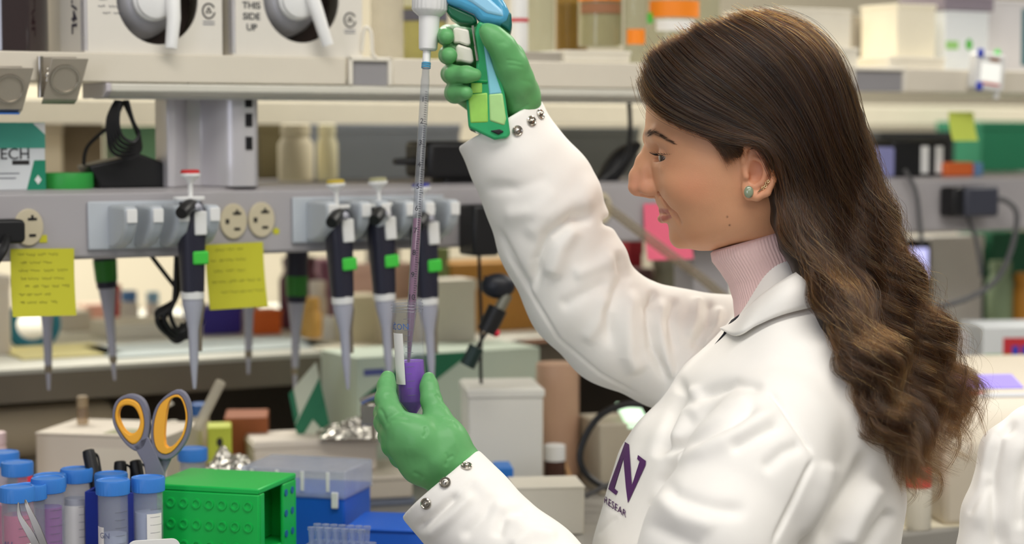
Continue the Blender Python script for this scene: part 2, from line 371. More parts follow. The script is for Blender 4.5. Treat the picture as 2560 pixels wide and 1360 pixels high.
# ------------------------------------------------------------------ pipettes
def pipette(name, label, capcol, group, sticker=True):
    t = thing(name, label, 'pipette', (0, 0, 0), A, group)
    btn = part('plunger', MB().lathe([(0.0026, -0.034), (0.0026, -0.016), (0.004, -0.013), (0.0115, -0.007), (0.0115, -0.004)], 20), WHITEP, t)
    part('button_cap', MB().lathe([(0.0108, -0.004), (0.0104, -0.001), (0.0085, 0.0)], 20), capcol, btn)
    part('flange', MB().prism(rrect(0.036, 0.022, 0.010), -0.034, -0.030, lambda a, b_, h: (a - 0.002, b_, h)), WHITEP, t, 0.0008)
    sec = [(-0.036, 0.012, 0.0115), (-0.045, 0.0145, 0.0150), (-0.075, 0.0150, 0.0165), (-0.105, 0.0140, 0.0145), (-0.137, 0.0128, 0.0130)]
    b = MB(); rings = []
    for z, rx, ry in sec:
        rings.append([(p[0], p[1], z) for p in [(rx * math.copysign(abs(math.cos(k * PI / 12)) ** 0.8, math.cos(k * PI / 12)), ry * math.copysign(abs(math.sin(k * PI / 12)) ** 0.8, math.sin(k * PI / 12))) for k in range(24)]])
    vs = [p for r_ in rings for p in r_]; fs = [(i * 24 + k, i * 24 + (k + 1) % 24, (i + 1) * 24 + (k + 1) % 24, (i + 1) * 24 + k) for i in range(len(sec) - 1) for k in range(24)]
    fs += [tuple(range(24)), tuple(range(96, 120))]
    part('grip', b.add(vs, fs), NAVY, t)
    part('volume_window', MB().box2((-0.002, -0.0185, -0.073), (0.0125, -0.012, -0.046)), WHITEP, t, 0.0015)
    hk = catmull([(0.004, -0.008, -0.041), (-0.008, -0.020, -0.039), (-0.018, -0.032, -0.043), (-0.026, -0.040, -0.047)], 5)
    part('finger_hook', MB().tube(hk, [0.005 + 0.0028 * math.sin(PI * k / (len(hk) - 1) * 0.8) for k in range(len(hk))], 12), BLACK, t)
    part('hook_collar', MB().tube(catmull([(0.006, -0.012, -0.046), (0.002, -0.018, -0.041), (-0.006, -0.0235, -0.0415)], 5), 0.0042, 10), LAV, t)
    if sticker:
        part('label_band', MB().box2((-0.004, -0.0172, -0.106), (0.0142, -0.006, -0.091)), GREENL, t, 0.002)
    sh = part('shaft', MB().lathe([(0.0125, -0.137), (0.0118, -0.152), (0.0075, -0.172), (0.0060, -0.180), (0.0050, -0.215), (0.0042, -0.222), (0.0028, -0.238), (0.0018, -0.247)], 20), LAV, t)
    part('ejector_collar', MB().lathe([(0.0132, -0.1365), (0.0132, -0.145)], 20), WHITEP, sh)
    part('ejector_bar', MB().tube([(0.011, 0.002, -0.143), (0.0125, 0.002, -0.155), (0.0085, 0.001, -0.176), (0.0075, 0, -0.205)], 0.0026, 8), mat('brushed_bar', (150, 140, 122), 0.35, metal=0.6), t)
    return t
RED = mat('red_cap', (200, 48, 48), 0.45); YEL = mat('mustard_cap', (196, 172, 60), 0.45); GRY = mat('grey_green_cap', (168, 165, 128), 0.5); BLU = mat('blue_cap_top', (66, 70, 150), 0.45)
for x, y, c, lab in ((475, 424, RED, 'pipette with red button hanging alone left of the middle sockets'),
                     (838, 449, YEL, 'pipette with mustard yellow button, leftmost of the three in the right holder'),
                     (944, 444, GRY, 'pipette with greyish green button, middle one of the three in the right holder'),
                     (1052, 458, BLU, 'pipette with blue button behind the serological pipette')):
    t = pipette('pipette', lab, c, 'pipettes in front of the power rail')
    u, z = uz(x, y, -0.045); t.location = W(u, -0.045, z); t.rotation_euler = (0.0, -0.06 if x > 600 else -0.01, A)
# pipettes hung on the far side of the rail: only the lower ends show
def backpipette(x0, y0, x1, y1, lab, band):
    v = 0.185
    u0, z0 = uz(x0, y0, v); u1_, z1 = uz(x1, y1, v)
    t = thing('pipette', lab, 'pipette', W(u1_, v, z1), A, 'pipettes hung behind the power rail')
    L = 0.247; lean = math.atan2(u1_ - u0, z0 - z1); t.rotation_euler = (0, -lean, A)
    part('shaft', MB().lathe([(0.0016, 0), (0.003, 0.02), (0.0042, 0.028), (0.0048, 0.036), (0.006, 0.075), (0.0085, 0.095), (0.0115, 0.118)], 18), LAV, t)
    part('tip_ring', MB().lathe([(0.0036, 0.021), (0.0046, 0.024), (0.0046, 0.03)], 16), mat('brushed_bar', (150, 140, 122), 0.35, metal=0.6), t)
    part('collar', MB().lathe([(0.0122, 0.114), (0.0128, 0.122)], 18), NAVY, t)
    part('grip', MB().lathe([(0.0125, 0.122), (0.0140, 0.15), (0.0145, 0.20)], 18), NAVY, t, 0.001)
    if band: part('label_band', MB().lathe([(0.0134, 0.1225), (0.0146, 0.148)], 18), mat('deep_green_band', (52, 130, 44), 0.5), t)
backpipette(118, 795, 122, 975, 'slim pipette end showing below the left sticky note', False)
backpipette(262, 652, 287, 950, 'pipette with green band hung behind the rail left of the cable coil', True)
backpipette(622, 772, 621, 935, 'slim pipette end showing below the middle sticky note', False)
backpipette(743, 640, 737, 977, 'pipette with green band hung behind the rail right of the middle sockets', True)
# ------------------------------------------------------------------ implicit surfaces: smooth unions meshed by surface nets
class Field:
    def __init__(s, lo, hi, h):
        s.lo = np.array(lo, float); s.h = h; s.n = np.ceil((np.array(hi) - s.lo) / h).astype(int) + 1
        s.ax = [np.float32(s.lo[i]) + np.float32(h) * np.arange(s.n[i], dtype=np.float32) for i in range(3)]
        s.f = np.full(s.n, 1e3, np.float32)
    def sub(s, lo, hi):
        sl = []
        for i in range(3):
            a = int(max(0, math.floor((lo[i] - s.lo[i]) / s.h))); b = int(min(s.n[i], math.ceil((hi[i] - s.lo[i]) / s.h) + 1))
            if b <= a: return None, None
            sl.append(slice(a, b))
        X = s.ax[0][sl[0]][:, None, None]; Y = s.ax[1][sl[1]][None, :, None]; Z = s.ax[2][sl[2]][None, None, :]
        return tuple(sl), (X, Y, Z)
    def put(s, fn, lo, hi, k=0.0, mode='u'):
        pad = max(k, 2 * s.h) + 2 * s.h
        sl, g = s.sub([x - pad for x in lo], [x + pad for x in hi])
        if sl is None: return
        b = np.asarray(fn(*g), np.float32); a = s.f[sl]
        if mode == 'u':
            if k > 0: hh = np.clip(0.5 + 0.5 * (a - b) / k, 0, 1); r = a + (b - a) * hh - k * hh * (1 - hh)
            else: r = np.minimum(a, b)
        elif mode == 's':
            b = -b
            if k > 0: hh = np.clip(0.5 - 0.5 * (a - b) / k, 0, 1); r = a + (b - a) * hh + k * hh * (1 - hh)
            else: r = np.maximum(a, b)
        s.f[sl] = r
    def cone(s, a, b, r1, r2, k=0.0, mode='u', sq=None):
        a = np.array(a, float); b = np.array(b, float); ba = b - a; l2 = float(ba @ ba) + 1e-12; rr = r1 - r2; a2 = l2 - rr * rr; il2 = 1 / l2
        if a2 <= 1e-9: return s.ell(a if r1 > r2 else b, (max(r1, r2),) * 3, None, k, mode)
        def fn(X, Y, Z):
            px, py, pz = X - a[0], Y - a[1], Z - a[2]
            y = px * ba[0] + py * ba[1] + pz * ba[2]; z = y - l2
            vx, vy, vz = px * l2 - ba[0] * y, py * l2 - ba[1] * y, pz * l2 - ba[2] * y
            x2 = vx * vx + vy * vy + vz * vz; y2 = y * y * l2; z2 = z * z * l2
            kk = math.copysign(1, rr) * rr * rr * x2 if rr != 0 else 0 * x2
            d3 = (np.sqrt(x2 * a2 * il2) + y * rr) * il2 - r1
            d1 = np.sqrt(x2 + z2) * il2 - r2; d2 = np.sqrt(x2 + y2) * il2 - r1
            return np.where(np.sign(z) * a2 * z2 > kk, d1, np.where(np.sign(y) * a2 * y2 < kk, d2, d3))
        R = max(r1, r2); s.put(fn, np.minimum(a, b) - R, np.maximum(a, b) + R, k, mode)
    def chain(s, pts, k=0.0, mode='u', k0=None):
        for i in range(len(pts) - 1):
            s.cone(pts[i][:3], pts[i + 1][:3], pts[i][3], pts[i + 1][3], k if (i or k0 is None) else k0, mode)
    def ell(s, c, r, M=None, k=0.0, mode='u'):
        c = np.array(c, float); r = np.array(r, float); R = r.max()
        def fn(X, Y, Z):
            x, y, z = X - c[0], Y - c[1], Z - c[2]
            if M is not None:
                x, y, z = (M[0][0] * x + M[1][0] * y + M[2][0] * z, M[0][1] * x + M[1][1] * y + M[2][1] * z, M[0][2] * x + M[1][2] * y + M[2][2] * z)
            k0 = np.sqrt((x / r[0]) ** 2 + (y / r[1]) ** 2 + (z / r[2]) ** 2)
            k1 = np.sqrt((x / r[0] ** 2) ** 2 + (y / r[1] ** 2) ** 2 + (z / r[2] ** 2) ** 2)
            return k0 * (k0 - 1) / np.maximum(k1, 1e-9)
        rr = r if M is None else np.array([R] * 3)
        s.put(fn, c - rr, c + rr, k, mode)
    def nets(s):
        """surface nets: verts (n,3), quads (m,4)"""
        f = s.f; ins = f < 0; nx, ny, nz = f.shape
        cnt = np.zeros((nx - 1, ny - 1, nz - 1), np.int8)
        for i in (0, 1):
            for j in (0, 1):
                for k in (0, 1): cnt += ins[i:nx - 1 + i, j:ny - 1 + j, k:nz - 1 + k]
        act = (cnt > 0) & (cnt < 8); idx = np.argwhere(act); vid = np.full(act.shape, -1, np.int64); vid[act] = np.arange(len(idx))
        acc = np.zeros((len(idx), 3)); num = np.zeros(len(idx))
        cor = [(i, j, k) for i in (0, 1) for j in (0, 1) for k in (0, 1)]
        val = {c: f[idx[:, 0] + c[0], idx[:, 1] + c[1], idx[:, 2] + c[2]].astype(float) for c in cor}
        for c in cor:
            for ax in range(3):
                if c[ax] == 0:
                    c2 = list(c); c2[ax] = 1; c2 = tuple(c2); a, b = val[c], val[c2]; m = (a < 0) != (b < 0)
                    t = np.where(m, a / np.where(m, a - b, 1), 0); p = np.tile(np.array(c, float), (len(idx), 1)); p[:, ax] += t
                    acc += p * m[:, None]; num += m
        V = s.lo + s.h * (idx + acc / num[:, None])
        Q = []
        for ax in range(3):
            a = [slice(None)] * 3; b = [slice(None)] * 3; a[ax] = slice(0, -1); b[ax] = slice(1, None)
            e = ins[tuple(a)] != ins[tuple(b)]; pos = np.argwhere(e); o1, o2 = (ax + 1) % 3, (ax + 2) % 3
            ok = (pos[:, o1] > 0) & (pos[:, o2] > 0) & (pos[:, o1] < f.shape[o1] - 1) & (pos[:, o2] < f.shape[o2] - 1); pos = pos[ok]
            q = []
            for d1, d2 in ((-1, -1), (0, -1), (0, 0), (-1, 0)):
                pp = pos.copy(); pp[:, o1] += d1; pp[:, o2] += d2; q.append(vid[pp[:, 0], pp[:, 1], pp[:, 2]])
            q = np.stack(q, 1); fl = ~ins[pos[:, 0], pos[:, 1], pos[:, 2]]; q[fl] = q[fl][:, ::-1]; Q.append(q)
        return V, np.concatenate(Q)
def relax(V, Q, n=3, lam=0.5):
    E = np.concatenate([Q[:, [0, 1]], Q[:, [1, 2]], Q[:, [2, 3]], Q[:, [3, 0]]]); E = np.concatenate([E, E[:, ::-1]])
    deg = np.bincount(E[:, 0], minlength=len(V)).astype(float)
    for _ in range(n):
        S = np.stack([np.bincount(E[:, 0], weights=V[E[:, 1], i], minlength=len(V)) for i in range(3)], 1)
        V = V + lam * (S / deg[:, None] - V)
    return V
def normals(V, Q):
    n = np.cross(V[Q[:, 2]] - V[Q[:, 0]], V[Q[:, 3]] - V[Q[:, 1]]); N = np.zeros_like(V)
    for i in range(4):
        for c in range(3): N[:, c] += np.bincount(Q[:, i], weights=n[:, c], minlength=len(V))
    return N / (np.linalg.norm(N, axis=1, keepdims=True) + 1e-12)
def outward(V, Q):
    """flip the faces of a closed surface if they look inwards"""
    c = V.mean(0); a, b, d, e = (V[Q[:, i]] - c for i in range(4))
    vol = (np.cross(a, b) * d).sum() + (np.cross(a, d) * e).sum()
    return Q if vol > 0 else Q[:, ::-1].copy()
def npmesh(name, V, Q, col=None):
    me = bpy.data.meshes.new(name); nv, nq = len(V), len(Q); w = Q.shape[1]
    me.vertices.add(nv); me.vertices.foreach_set('co', np.asarray(V, np.float32).ravel())
    me.loops.add(nq * w); me.loops.foreach_set('vertex_index', np.asarray(Q, np.int32).ravel())
    me.polygons.add(nq); me.polygons.foreach_set('loop_start', np.arange(0, nq * w, w, dtype=np.int32))
    me.update(calc_edges=True); me.validate()
    me.polygons.foreach_set('use_smooth', np.ones(len(me.polygons), bool))
    if col is not None:
        at = me.color_attributes.new('col', 'FLOAT_COLOR', 'POINT'); c4 = np.ones((nv, 4), np.float32); c4[:, :3] = col; at.data.foreach_set('color', c4.ravel())
    return me
def smooth01(x, a, b): t = np.clip((x - a) / (b - a), 0, 1); return t * t * (3 - 2 * t)
_R = np.array([list(RX), list(UP), list(FW)])           # camera axes as rows
_C = np.array(CAM)
def proj(V):
    q = (V - _C) @ _R.T; return 1280 + F * q[:, 0] / q[:, 2], 680 - F * q[:, 1] / q[:, 2], q[:, 2]
def Pn(x, y, d): p = P(x, y, d); return (p.x, p.y, p.z)
def pr4(x, y, d, r): return Pn(x, y, d) + (r * d / F,)      # a point with a radius given in pixels
def seg_dist(px, py, poly):
    """distance to a polyline and the parameter along it (0..1)"""
    best = np.full(px.shape, 1e9); par = np.zeros(px.shape); n = len(poly) - 1
    for i in range(n):
        (ax, ay), (bx, by) = poly[i], poly[i + 1]; dx, dy = bx - ax, by - ay
        t = np.clip(((px - ax) * dx + (py - ay) * dy) / (dx * dx + dy * dy + 1e-9), 0, 1)
        d = np.hypot(px - ax - t * dx, py - ay - t * dy); m = d < best; best[m] = d[m]; par[m] = (i + t[m]) / n
    return best, par
def vnoise(V, sc, seed=0, oct=3):
    """cheap smooth noise: sum of random sines"""
    r = np.random.default_rng(seed); out = np.zeros(len(V))
    for o in range(oct):
        for _ in range(5):
            k = r.normal(size=3) * sc * (1.8 ** o); out += np.sin(V @ k + r.uniform(0, 6.28)) / (1.7 ** o)
    return out / 5
# ------------------------------------------------------------------ the woman
D0 = 1.95; MP = D0 / F                                      # depth of her mid-plane, metres per pixel there
person = thing('person', 'woman in white lab coat and green gloves pipetting purple liquid into a tube', 'person', (P(1880, 680, D0).x, P(1880, 680, D0).y, 0.62))
PL = person.location.copy()
bpy.context.view_layer.update()
def wear(name, me, m, parent=None, label=None):
    o = link(name, me, m, None); o.parent = parent or person
    if parent is None: o.location = -PL
    if label: o['label'] = label
    return o
OC = np.array(P(1860, 400, D0))
def aff(V):                                                 # head units (px, py, towards camera) to world, no perspective in it
    return OC + np.outer((V[:, 0] - 1860) * MP, RX) - np.outer((V[:, 1] - 400) * MP, UP) - np.outer(V[:, 2] * MP, FW)
def fp(px, py, c):                                          # head units of the point seen at a pixel, c units nearer than the mid-plane
    s = 1 - c * MP / D0
    return (1280 + (px - 1280) * s, 680 + (py - 680) * s, c)
def fq(px, py, c, r): return fp(px, py, c) + (r,)
def table(xs, ys, sig=9.0):                                  # smoothed curve through the points
    t = np.arange(xs[0] - 40, xs[-1] + 41, 1.0); v = np.interp(t, xs, ys)
    v[t < xs[0]] = 2 * ys[0] - np.interp(2 * xs[0] - t[t < xs[0]], xs, ys); v[t > xs[-1]] = 2 * ys[-1] - np.interp(2 * xs[-1] - t[t > xs[-1]], xs, ys)
    kr = np.exp(-0.5 * (np.arange(-30, 31) / sig) ** 2); kr /= kr.sum(); v2 = np.convolve(np.pad(v, 30, mode='edge'), kr, 'valid')
    return lambda q: np.interp(q, t, v2)
# ---- head and neck, one skin
H = Field((1548, 60, -215), (2130, 830, 232), 3.0)
bs = [52, 60, 75, 100, 140, 200, 260, 320, 370, 420, 470, 510, 530, 560, 580, 595, 608, 618, 624, 627]
ff = table(bs, [1850, 1800, 1752, 1705, 1665, 1629, 1616, 1613, 1618, 1624, 1632, 1641, 1654, 1670, 1678, 1684, 1693, 1706, 1720, 1745])
kk = table(bs, [1880, 1930, 1975, 2020, 2060, 2090, 2102, 2100, 2090, 2075, 2055, 2030, 2010, 1985, 1960, 1935, 1900, 1860, 1820, 1780])
ww = table(bs, [10, 50, 90, 128, 160, 184, 192, 194, 194, 192, 184, 172, 164, 150, 138, 124, 104, 76, 48, 12])
pe = table([60, 300, 420, 520, 627], [2.1, 2.25, 2.3, 2.15, 2.0])
def headfn(X, Y, Z):
    y = Y.ravel(); f_, k_, w_, p_ = ff(y), kk(y), ww(y), pe(y)
    mid = ((f_ + k_) / 2)[None, :, None]; hl = np.maximum((k_ - f_) / 2, 4)[None, :, None]; w_ = np.maximum(w_, 3)[None, :, None]; p_ = p_[None, :, None]
    g = (np.abs((X - mid) / hl) ** p_ + np.abs(Z / w_) ** p_) ** (1 / p_)
    return np.maximum(np.clip((g - 1) * np.minimum(hl, np.maximum(w_, 4)), -80, 80), np.maximum(Y - 627, 54 - Y))
H.put(headfn, (1548, 60, -215), (2130, 627, 232))
H.chain([(1935, 430, 0, 112), (1920, 560, 0, 106), (1932, 672, 0, 92), (1952, 830, 0, 90)], k=30)
for sg in (1, -1):
    # brow ridge, orbit, lids
    H.chain([(1626, 344, 30 * sg, 12), (1644, 342, 80 * sg, 12), (1674, 358, 120 * sg, 10)], k=26)
    H.ell((1626, 392, 88 * sg), (23, 17, 46), None, 20, 's')
    H.ell((1672, 397, 82 * sg), (34, 33, 33), None, 5)
    H.chain([(1650, 368, 64 * sg, 6), (1652, 366, 92 * sg, 7), (1680, 378, 118 * sg, 4)], k=10)
    H.chain([(1648, 420, 66 * sg, 7), (1656, 424, 95 * sg, 7), (1684, 412, 118 * sg, 4)], k=12)
    # cheek, jaw corner
    H.ell((1722, 462, 98 * sg), (66, 50, 44), None, 34)
    H.ell((1850, 540, 108 * sg), (62, 52, 42), None, 40)
    # nose side walls and wings
    H.chain([(1628, 378, 9 * sg, 13), (1614, 425, 13 * sg, 18), (1612, 465, 15 * sg, 19)], k=14)
    H.ell((1622, 472, 27 * sg), (24, 19, 15), None, 9)
    H.chain([(1647, 462, 40 * sg, 2.6), (1648, 482, 40 * sg, 2.6), (1640, 494, 36 * sg, 2.0)], 9, 's')
    # crease from the wing to the mouth corner
    H.chain([(1652, 484, 50 * sg, 2.5), (1664, 510, 66 * sg, 3), (1684, 536, 78 * sg, 3), (1692, 556, 80 * sg, 2)], 16, 's')
    # lips
    H.chain([(1656, 527, 2 * sg, 7.5), (1662, 528, 26 * sg, 7), (1684, 531, 58 * sg, 3)], k=7)
    H.chain([(1656, 546, 0, 10.5), (1662, 545, 26 * sg, 10), (1686, 536, 58 * sg, 3)], k=8)
H.chain([(1624, 368, 0, 13), (1606, 402, 0, 15), (1592, 440, 0, 18), (1590, 467, 0, 20.5)], k=12)
H.chain([(1594, 478, 0, 12), (1628, 488, 0, 9)], k=8)
H.ell((1702, 596, 0), (26, 26, 36), None, 26)
for sg in (1, -1):
    H.chain([(1604, 489, 13 * sg, 5.5), (1622, 489, 17 * sg, 6.5)], 4, 's')
    H.chain([(1645, 536, 0, 1.6), (1654, 536, 28 * sg, 1.6), (1680, 533, 60 * sg, 1.3)], 5, 's')
    H.ell((1634, 401, 84 * sg), (27, 7.5, 46), None, 2.0, 's')      # lid slit
# ears
def ear(sg):
    e = lambda px, py, c, r: (lambda q: (q[0], q[1], q[2] * sg, r))(fp(px, py, c))
    hx = [e(1874, 428, 186, 8), e(1860, 402, 196, 8), e(1862, 370, 206, 8), e(1886, 356, 214, 8), e(1912, 370, 222, 8), e(1930, 410, 226, 7.5), e(1935, 450, 222, 7.5), e(1918, 482, 214, 9), e(1893, 492, 206, 11), e(1872, 488, 198, 12), e(1864, 466, 190, 10)]
    c0 = e(1896, 420, 198, 0)[:3]
    M = np.array(Matrix.Rotation(math.radians(-14 * sg), 3, 'Y'))
    H.ell(c0, (45, 72, 14), M, 6); H.ell(e(1880, 478, 196, 0)[:3], (24, 22, 12), M, 8)
    H.chain([(1860, 420, 165 * sg, 26), (1900, 430, 170 * sg, 26)], k=16)
    H.ell(e(1893, 428, 214, 0)[:3], (23, 34, 17), M, 5, 's'); H.ell(e(1884, 440, 208, 0)[:3], (17, 17, 16), None, 5, 's')
    H.ell(e(1893, 382, 216, 0)[:3], (16, 17, 8), M, 5, 's')
    H.chain(hx, k=5)
    H.chain([e(1886, 396, 207, 5), e(1908, 404, 213, 6.5), e(1915, 432, 214, 7), (e(1905, 458, 210, 7))], k=6)
    H.chain([e(1862, 424, 196, 7), e(1866, 442, 200, 8)], k=6)
    H.chain([e(1892, 466, 205, 7), e(1900, 460, 208, 6)], k=6)
ear(1); ear(-1)
V, Q = H.nets(); V = relax(V, Q, 2, 0.5)
px, py, _ = proj(aff(V)); pc = V[:, 2]
base = np.array([lin(c) for c in (214, 158, 120)]); Cc = np.tile(base, (len(V), 1))
def paint(wt_, col): 
    global Cc
    c = np.array([lin(x) for x in col]); Cc = Cc * (1 - wt_[:, None]) + c * wt_[:, None]
def blob(x, y, rx, ry, c=None, rc=40): 
    g = ((px - x) / rx) ** 2 + ((py - y) / ry) ** 2
    if c is not None: g = g + ((np.abs(pc) - c) / rc) ** 2
    return np.exp(-g)
paint(0.55 * blob(1730, 470, 60, 45), (216, 144, 108)); paint(0.6 * blob(1592, 465, 40, 40), (216, 146, 118))
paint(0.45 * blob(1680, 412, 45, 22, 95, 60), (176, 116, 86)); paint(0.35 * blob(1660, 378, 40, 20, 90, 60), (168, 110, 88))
paint(0.35 * blob(1895, 430, 40, 70) * (np.abs(pc) > 180), (214, 130, 110))
paint(0.35 * blob(1720, 600, 60, 30), (206, 140, 100))
d1, t1 = seg_dist(px, py, [(1652, 527), (1662, 528), (1686, 532)]); lip = np.exp(-(d1 / 6.5) ** 4) * (px < 1690)
d2, t2 = seg_dist(px, py, [(1654, 546), (1664, 545), (1684, 537)]); lip = np.maximum(lip, np.exp(-(d2 / (9.5 - 5 * t2)) ** 4) * (px < 1688)) * (np.abs(pc) < 64)
paint(0.85 * lip, (176, 100, 92))
d3, t3 = seg_dist(px, py, [(1617, 334), (1636, 331), (1658, 342), (1684, 358)]); brow = np.exp(-(d3 / np.interp(t3, [0, .3, 1], [8, 8, 3])) ** 2) * (np.abs(pc) > 14)
paint(0.75 * brow, (78, 54, 40))
for mx, my in ((1818, 542), (1824, 563)):
    paint(np.exp(-(((px - mx) ** 2 + (py - my) ** 2) / 5.0)) * (pc > 0) * 0.9, (70, 44, 36))
Wv = aff(V); Q = outward(Wv, Q)
SKIN = mat('skin', (220, 165, 135), 0.48, attr='col', var=0.05, vscale=60, bump=0.10, bscale=900, sss=0.12, spec=0.4)
body = wear('body', npmesh('body', Wv, Q, Cc), SKIN)
# eyes
def wsp(q): return Vector(aff(np.array([q]))[0])
for sg in (1, -1):
    ec = wsp((1671, 397, 82 * sg)); r = 31 * MP
    b = MB(); b.sphere(ec, r, 28, 18); e = wear('eye', b.mesh('eye', 180), mat('eye_white', (150, 132, 116), 0.15, var=0.03))  # eye white toned down, the shadow over the eye is in its colour
    gd = (-(RX) * 0.86 - UP * 0.30 + (-FW) * 0.36 * sg).normalized(); M = gd.to_track_quat('Z', 'Y').to_matrix()
    b = MB(); b.lathe([(r * 0.52, r * 0.86), (r * 0.44, r * 0.94), (r * 0.2, r * 1.02), (1e-6, r * 1.035)], 24, ec, M)
    wear('iris', b.mesh('iris', 180), mat('brown_iris', (62, 44, 34), 0.08, var=0.1, coat=1.0))
    # lashes and lash line
    b = MB()
    for k in range(18):
        s = k / 17; q0 = np.array([1638 + 36 * s ** 1.4, 391 + 4 * s, (60 + 56 * s) * sg])
        c0 = np.array([1671, 397, 82 * sg]); dr = (q0 - c0) / np.linalg.norm(q0 - c0); q0 = c0 + dr * 34
        L = 11 + 5 * math.sin(s * 3)
        p = [wsp(q0), wsp(q0 + dr * L * 0.55 + np.array([-2, 1.5, 2 * sg])), wsp(q0 + dr * L + np.array([-5, -2.0, 4 * sg]))]
        b.tube(catmull(p, 3), [0.0003 * (1 - 0.12 * j) for j in range(7)], 4)
    wear('eyelashes', b.mesh('eyelashes', 180), mat('lash_black', (24, 18, 16), 0.6, var=0))
# brow hairs
b = MB(); bl = catmull([(1618, 335, 0), (1636, 332, 0), (1658, 343, 0), (1684, 359, 0)], 12)
hbv = BVHTree.FromPolygons([tuple(p) for p in Wv], [tuple(q) for q in Q.tolist()])
for k in range(110):
    s = rng.uniform(0, 1) ** 1.1; i = int(s * (len(bl) - 1)); q = bl[i]; wd_ = (7 - 4.5 * s)
    x = q.x + rng.normal() * 2; y = q.y + rng.uniform(-wd_, wd_); pts = []
    for j in range(4):
        rp = P(x + j * 3.4, y - (1.6 * j if s < 0.3 else -1.3 * j) * (1 - s * 0.6), 1) - CAM
        h_ = hbv.ray_cast(CAM, rp.normalized())
        if h_[0] is None: break
        pts.append(h_[0] + h_[1] * (0.0003 + 0.0004 * j))
    if len(pts) >= 3: b.tube(pts, [0.00011, 0.00011, 0.00009, 0.00005][:len(pts)], 3)
wear('eyebrow', b.mesh('eyebrow', 180), mat('brow_brown', (62, 44, 34), 0.6, var=0.1))
# earrings
gp = lambda x, y, off=0.001: (lambda h_: (h_[0] + h_[1] * off, h_[1]))(hbv.ray_cast(CAM, (P(x, y, 1) - CAM).normalized()))
p, n = gp(1872, 481); Mq = (-FW + RX * -0.1).to_track_quat('Z', 'Y').to_matrix()
b = MB(); b.lathe([(0.0047, 0), (0.0047, 0.0012), (0.0036, 0.0024), (0.0018, 0.003), (1e-6, 0.0032)], 24, p, Mq @ Matrix.Diagonal((0.95, 1.22, 1)))
es = wear('earring', b.mesh('earring', 60), mat('green_stone', (138, 150, 124), 0.15, var=0.12, vscale=300, coat=0.6), label='oval pale green stone ear stud')
GOLD = mat('pale_gold', (226, 200, 160), 0.2, metal=1.0)
b = MB(); cr = [gp(x, y, 0.0015)[0] for x, y in ((1893, 484), (1900, 479), (1907, 471), (1914, 466), (1920, 460), (1924, 455))]
b.hexa([cr[0], cr[1] + UP * 0.0012, cr[2], cr[1] - UP * 0.0012], [p_ - FW * 0.001 for p_ in (cr[0], cr[1] + UP * 0.0008, cr[2], cr[1] - UP * 0.0008)])
for i, q in enumerate(cr[2:]):
    for k in range(5): b.sphere(q + (RX * math.cos(k * 1.256) + UP * math.sin(k * 1.256)) * 0.0012, 0.0009, 8, 6)
wear('earring', b.mesh('earring', 60), GOLD, label='gold ear climber with small stones')
# ---- ribbed pink roll neck
rn = [(1902, 597, 110), (1900, 592, 119), (1900, 600, 127), (1906, 622, 129), (1920, 652, 122), (1934, 686, 115), (1943, 726, 112), (1950, 770, 115), (1956, 830, 122), (1962, 880, 130)]
nr = 92; seg = nr * 6; vs = []; tilt = math.radians(17)
for i, (cx, cy, r) in enumerate(rn):
    for k in range(seg):
        a_ = 2 * PI * k / seg; rr = r + 2.0 * (abs(math.cos(a_ * nr / 2)) - 0.6)
        ox, oc = rr * math.cos(a_), rr * 0.98 * math.sin(a_); tl = tilt * (1 - 0.5 * i / len(rn))
        vs.append((cx + ox * math.cos(tl), cy - ox * math.sin(tl), oc))
Vn = aff(np.array(vs)); Qn = np.array([(i * seg + k, i * seg + (k + 1) % seg, (i + 1) * seg + (k + 1) % seg, (i + 1) * seg + k) for i in range(len(rn) - 1) for k in range(seg)])
wear('roll_neck', npmesh('roll_neck', Vn, Qn), mat('pink_rib_knit', (238, 204, 200), 0.85, var=0.05, sheen=0.3, bump=0.15, bscale=800), label='pale pink ribbed roll neck')
# ------------------------------------------------------------------ lab coat
def ua4(px_, py_, d, r):
    c = (D0 - d) / MP; return fp(px_, py_, c) + (r * d / D0,)
K = Field((985, 225, -520), (2310, 1900, 760), 5.5)
bt = [600, 640, 700, 760, 800, 850, 920, 1010, 1060, 1130, 1240, 1360, 1500, 1900]
tf = table(bt, [1905, 1890, 1875, 1858, 1838, 1795, 1712, 1652, 1596, 1552, 1516, 1484, 1470, 1480], 14)
tk = table(bt, [1990, 2010, 2045, 2085, 2110, 2145, 2180, 2212, 2226, 2242, 2252, 2236, 2214, 2230], 14)
tw = table(bt, [60, 105, 160, 235, 300, 360, 405, 425, 430, 430, 428, 425, 420, 430], 14)
def torso(X, Y, Z):
    y = Y.ravel(); f_, k_, w_ = tf(y), tk(y), tw(y)
    mid = ((f_ + k_) / 2)[None, :, None]; hl = ((k_ - f_) / 2)[None, :, None]; w_ = w_[None, :, None]; p_ = 2.35
    g = (np.abs((X - mid) / hl) ** p_ + np.abs(Z / w_) ** p_) ** (1 / p_)
    return np.clip((g - 1) * np.minimum(hl, w_), -120, 120)
K.put(torso, (1400, 655, -480), (2310, 1900, 620))
K.ell((2090, 1010, 150), (140, 170, 220), None, 60)
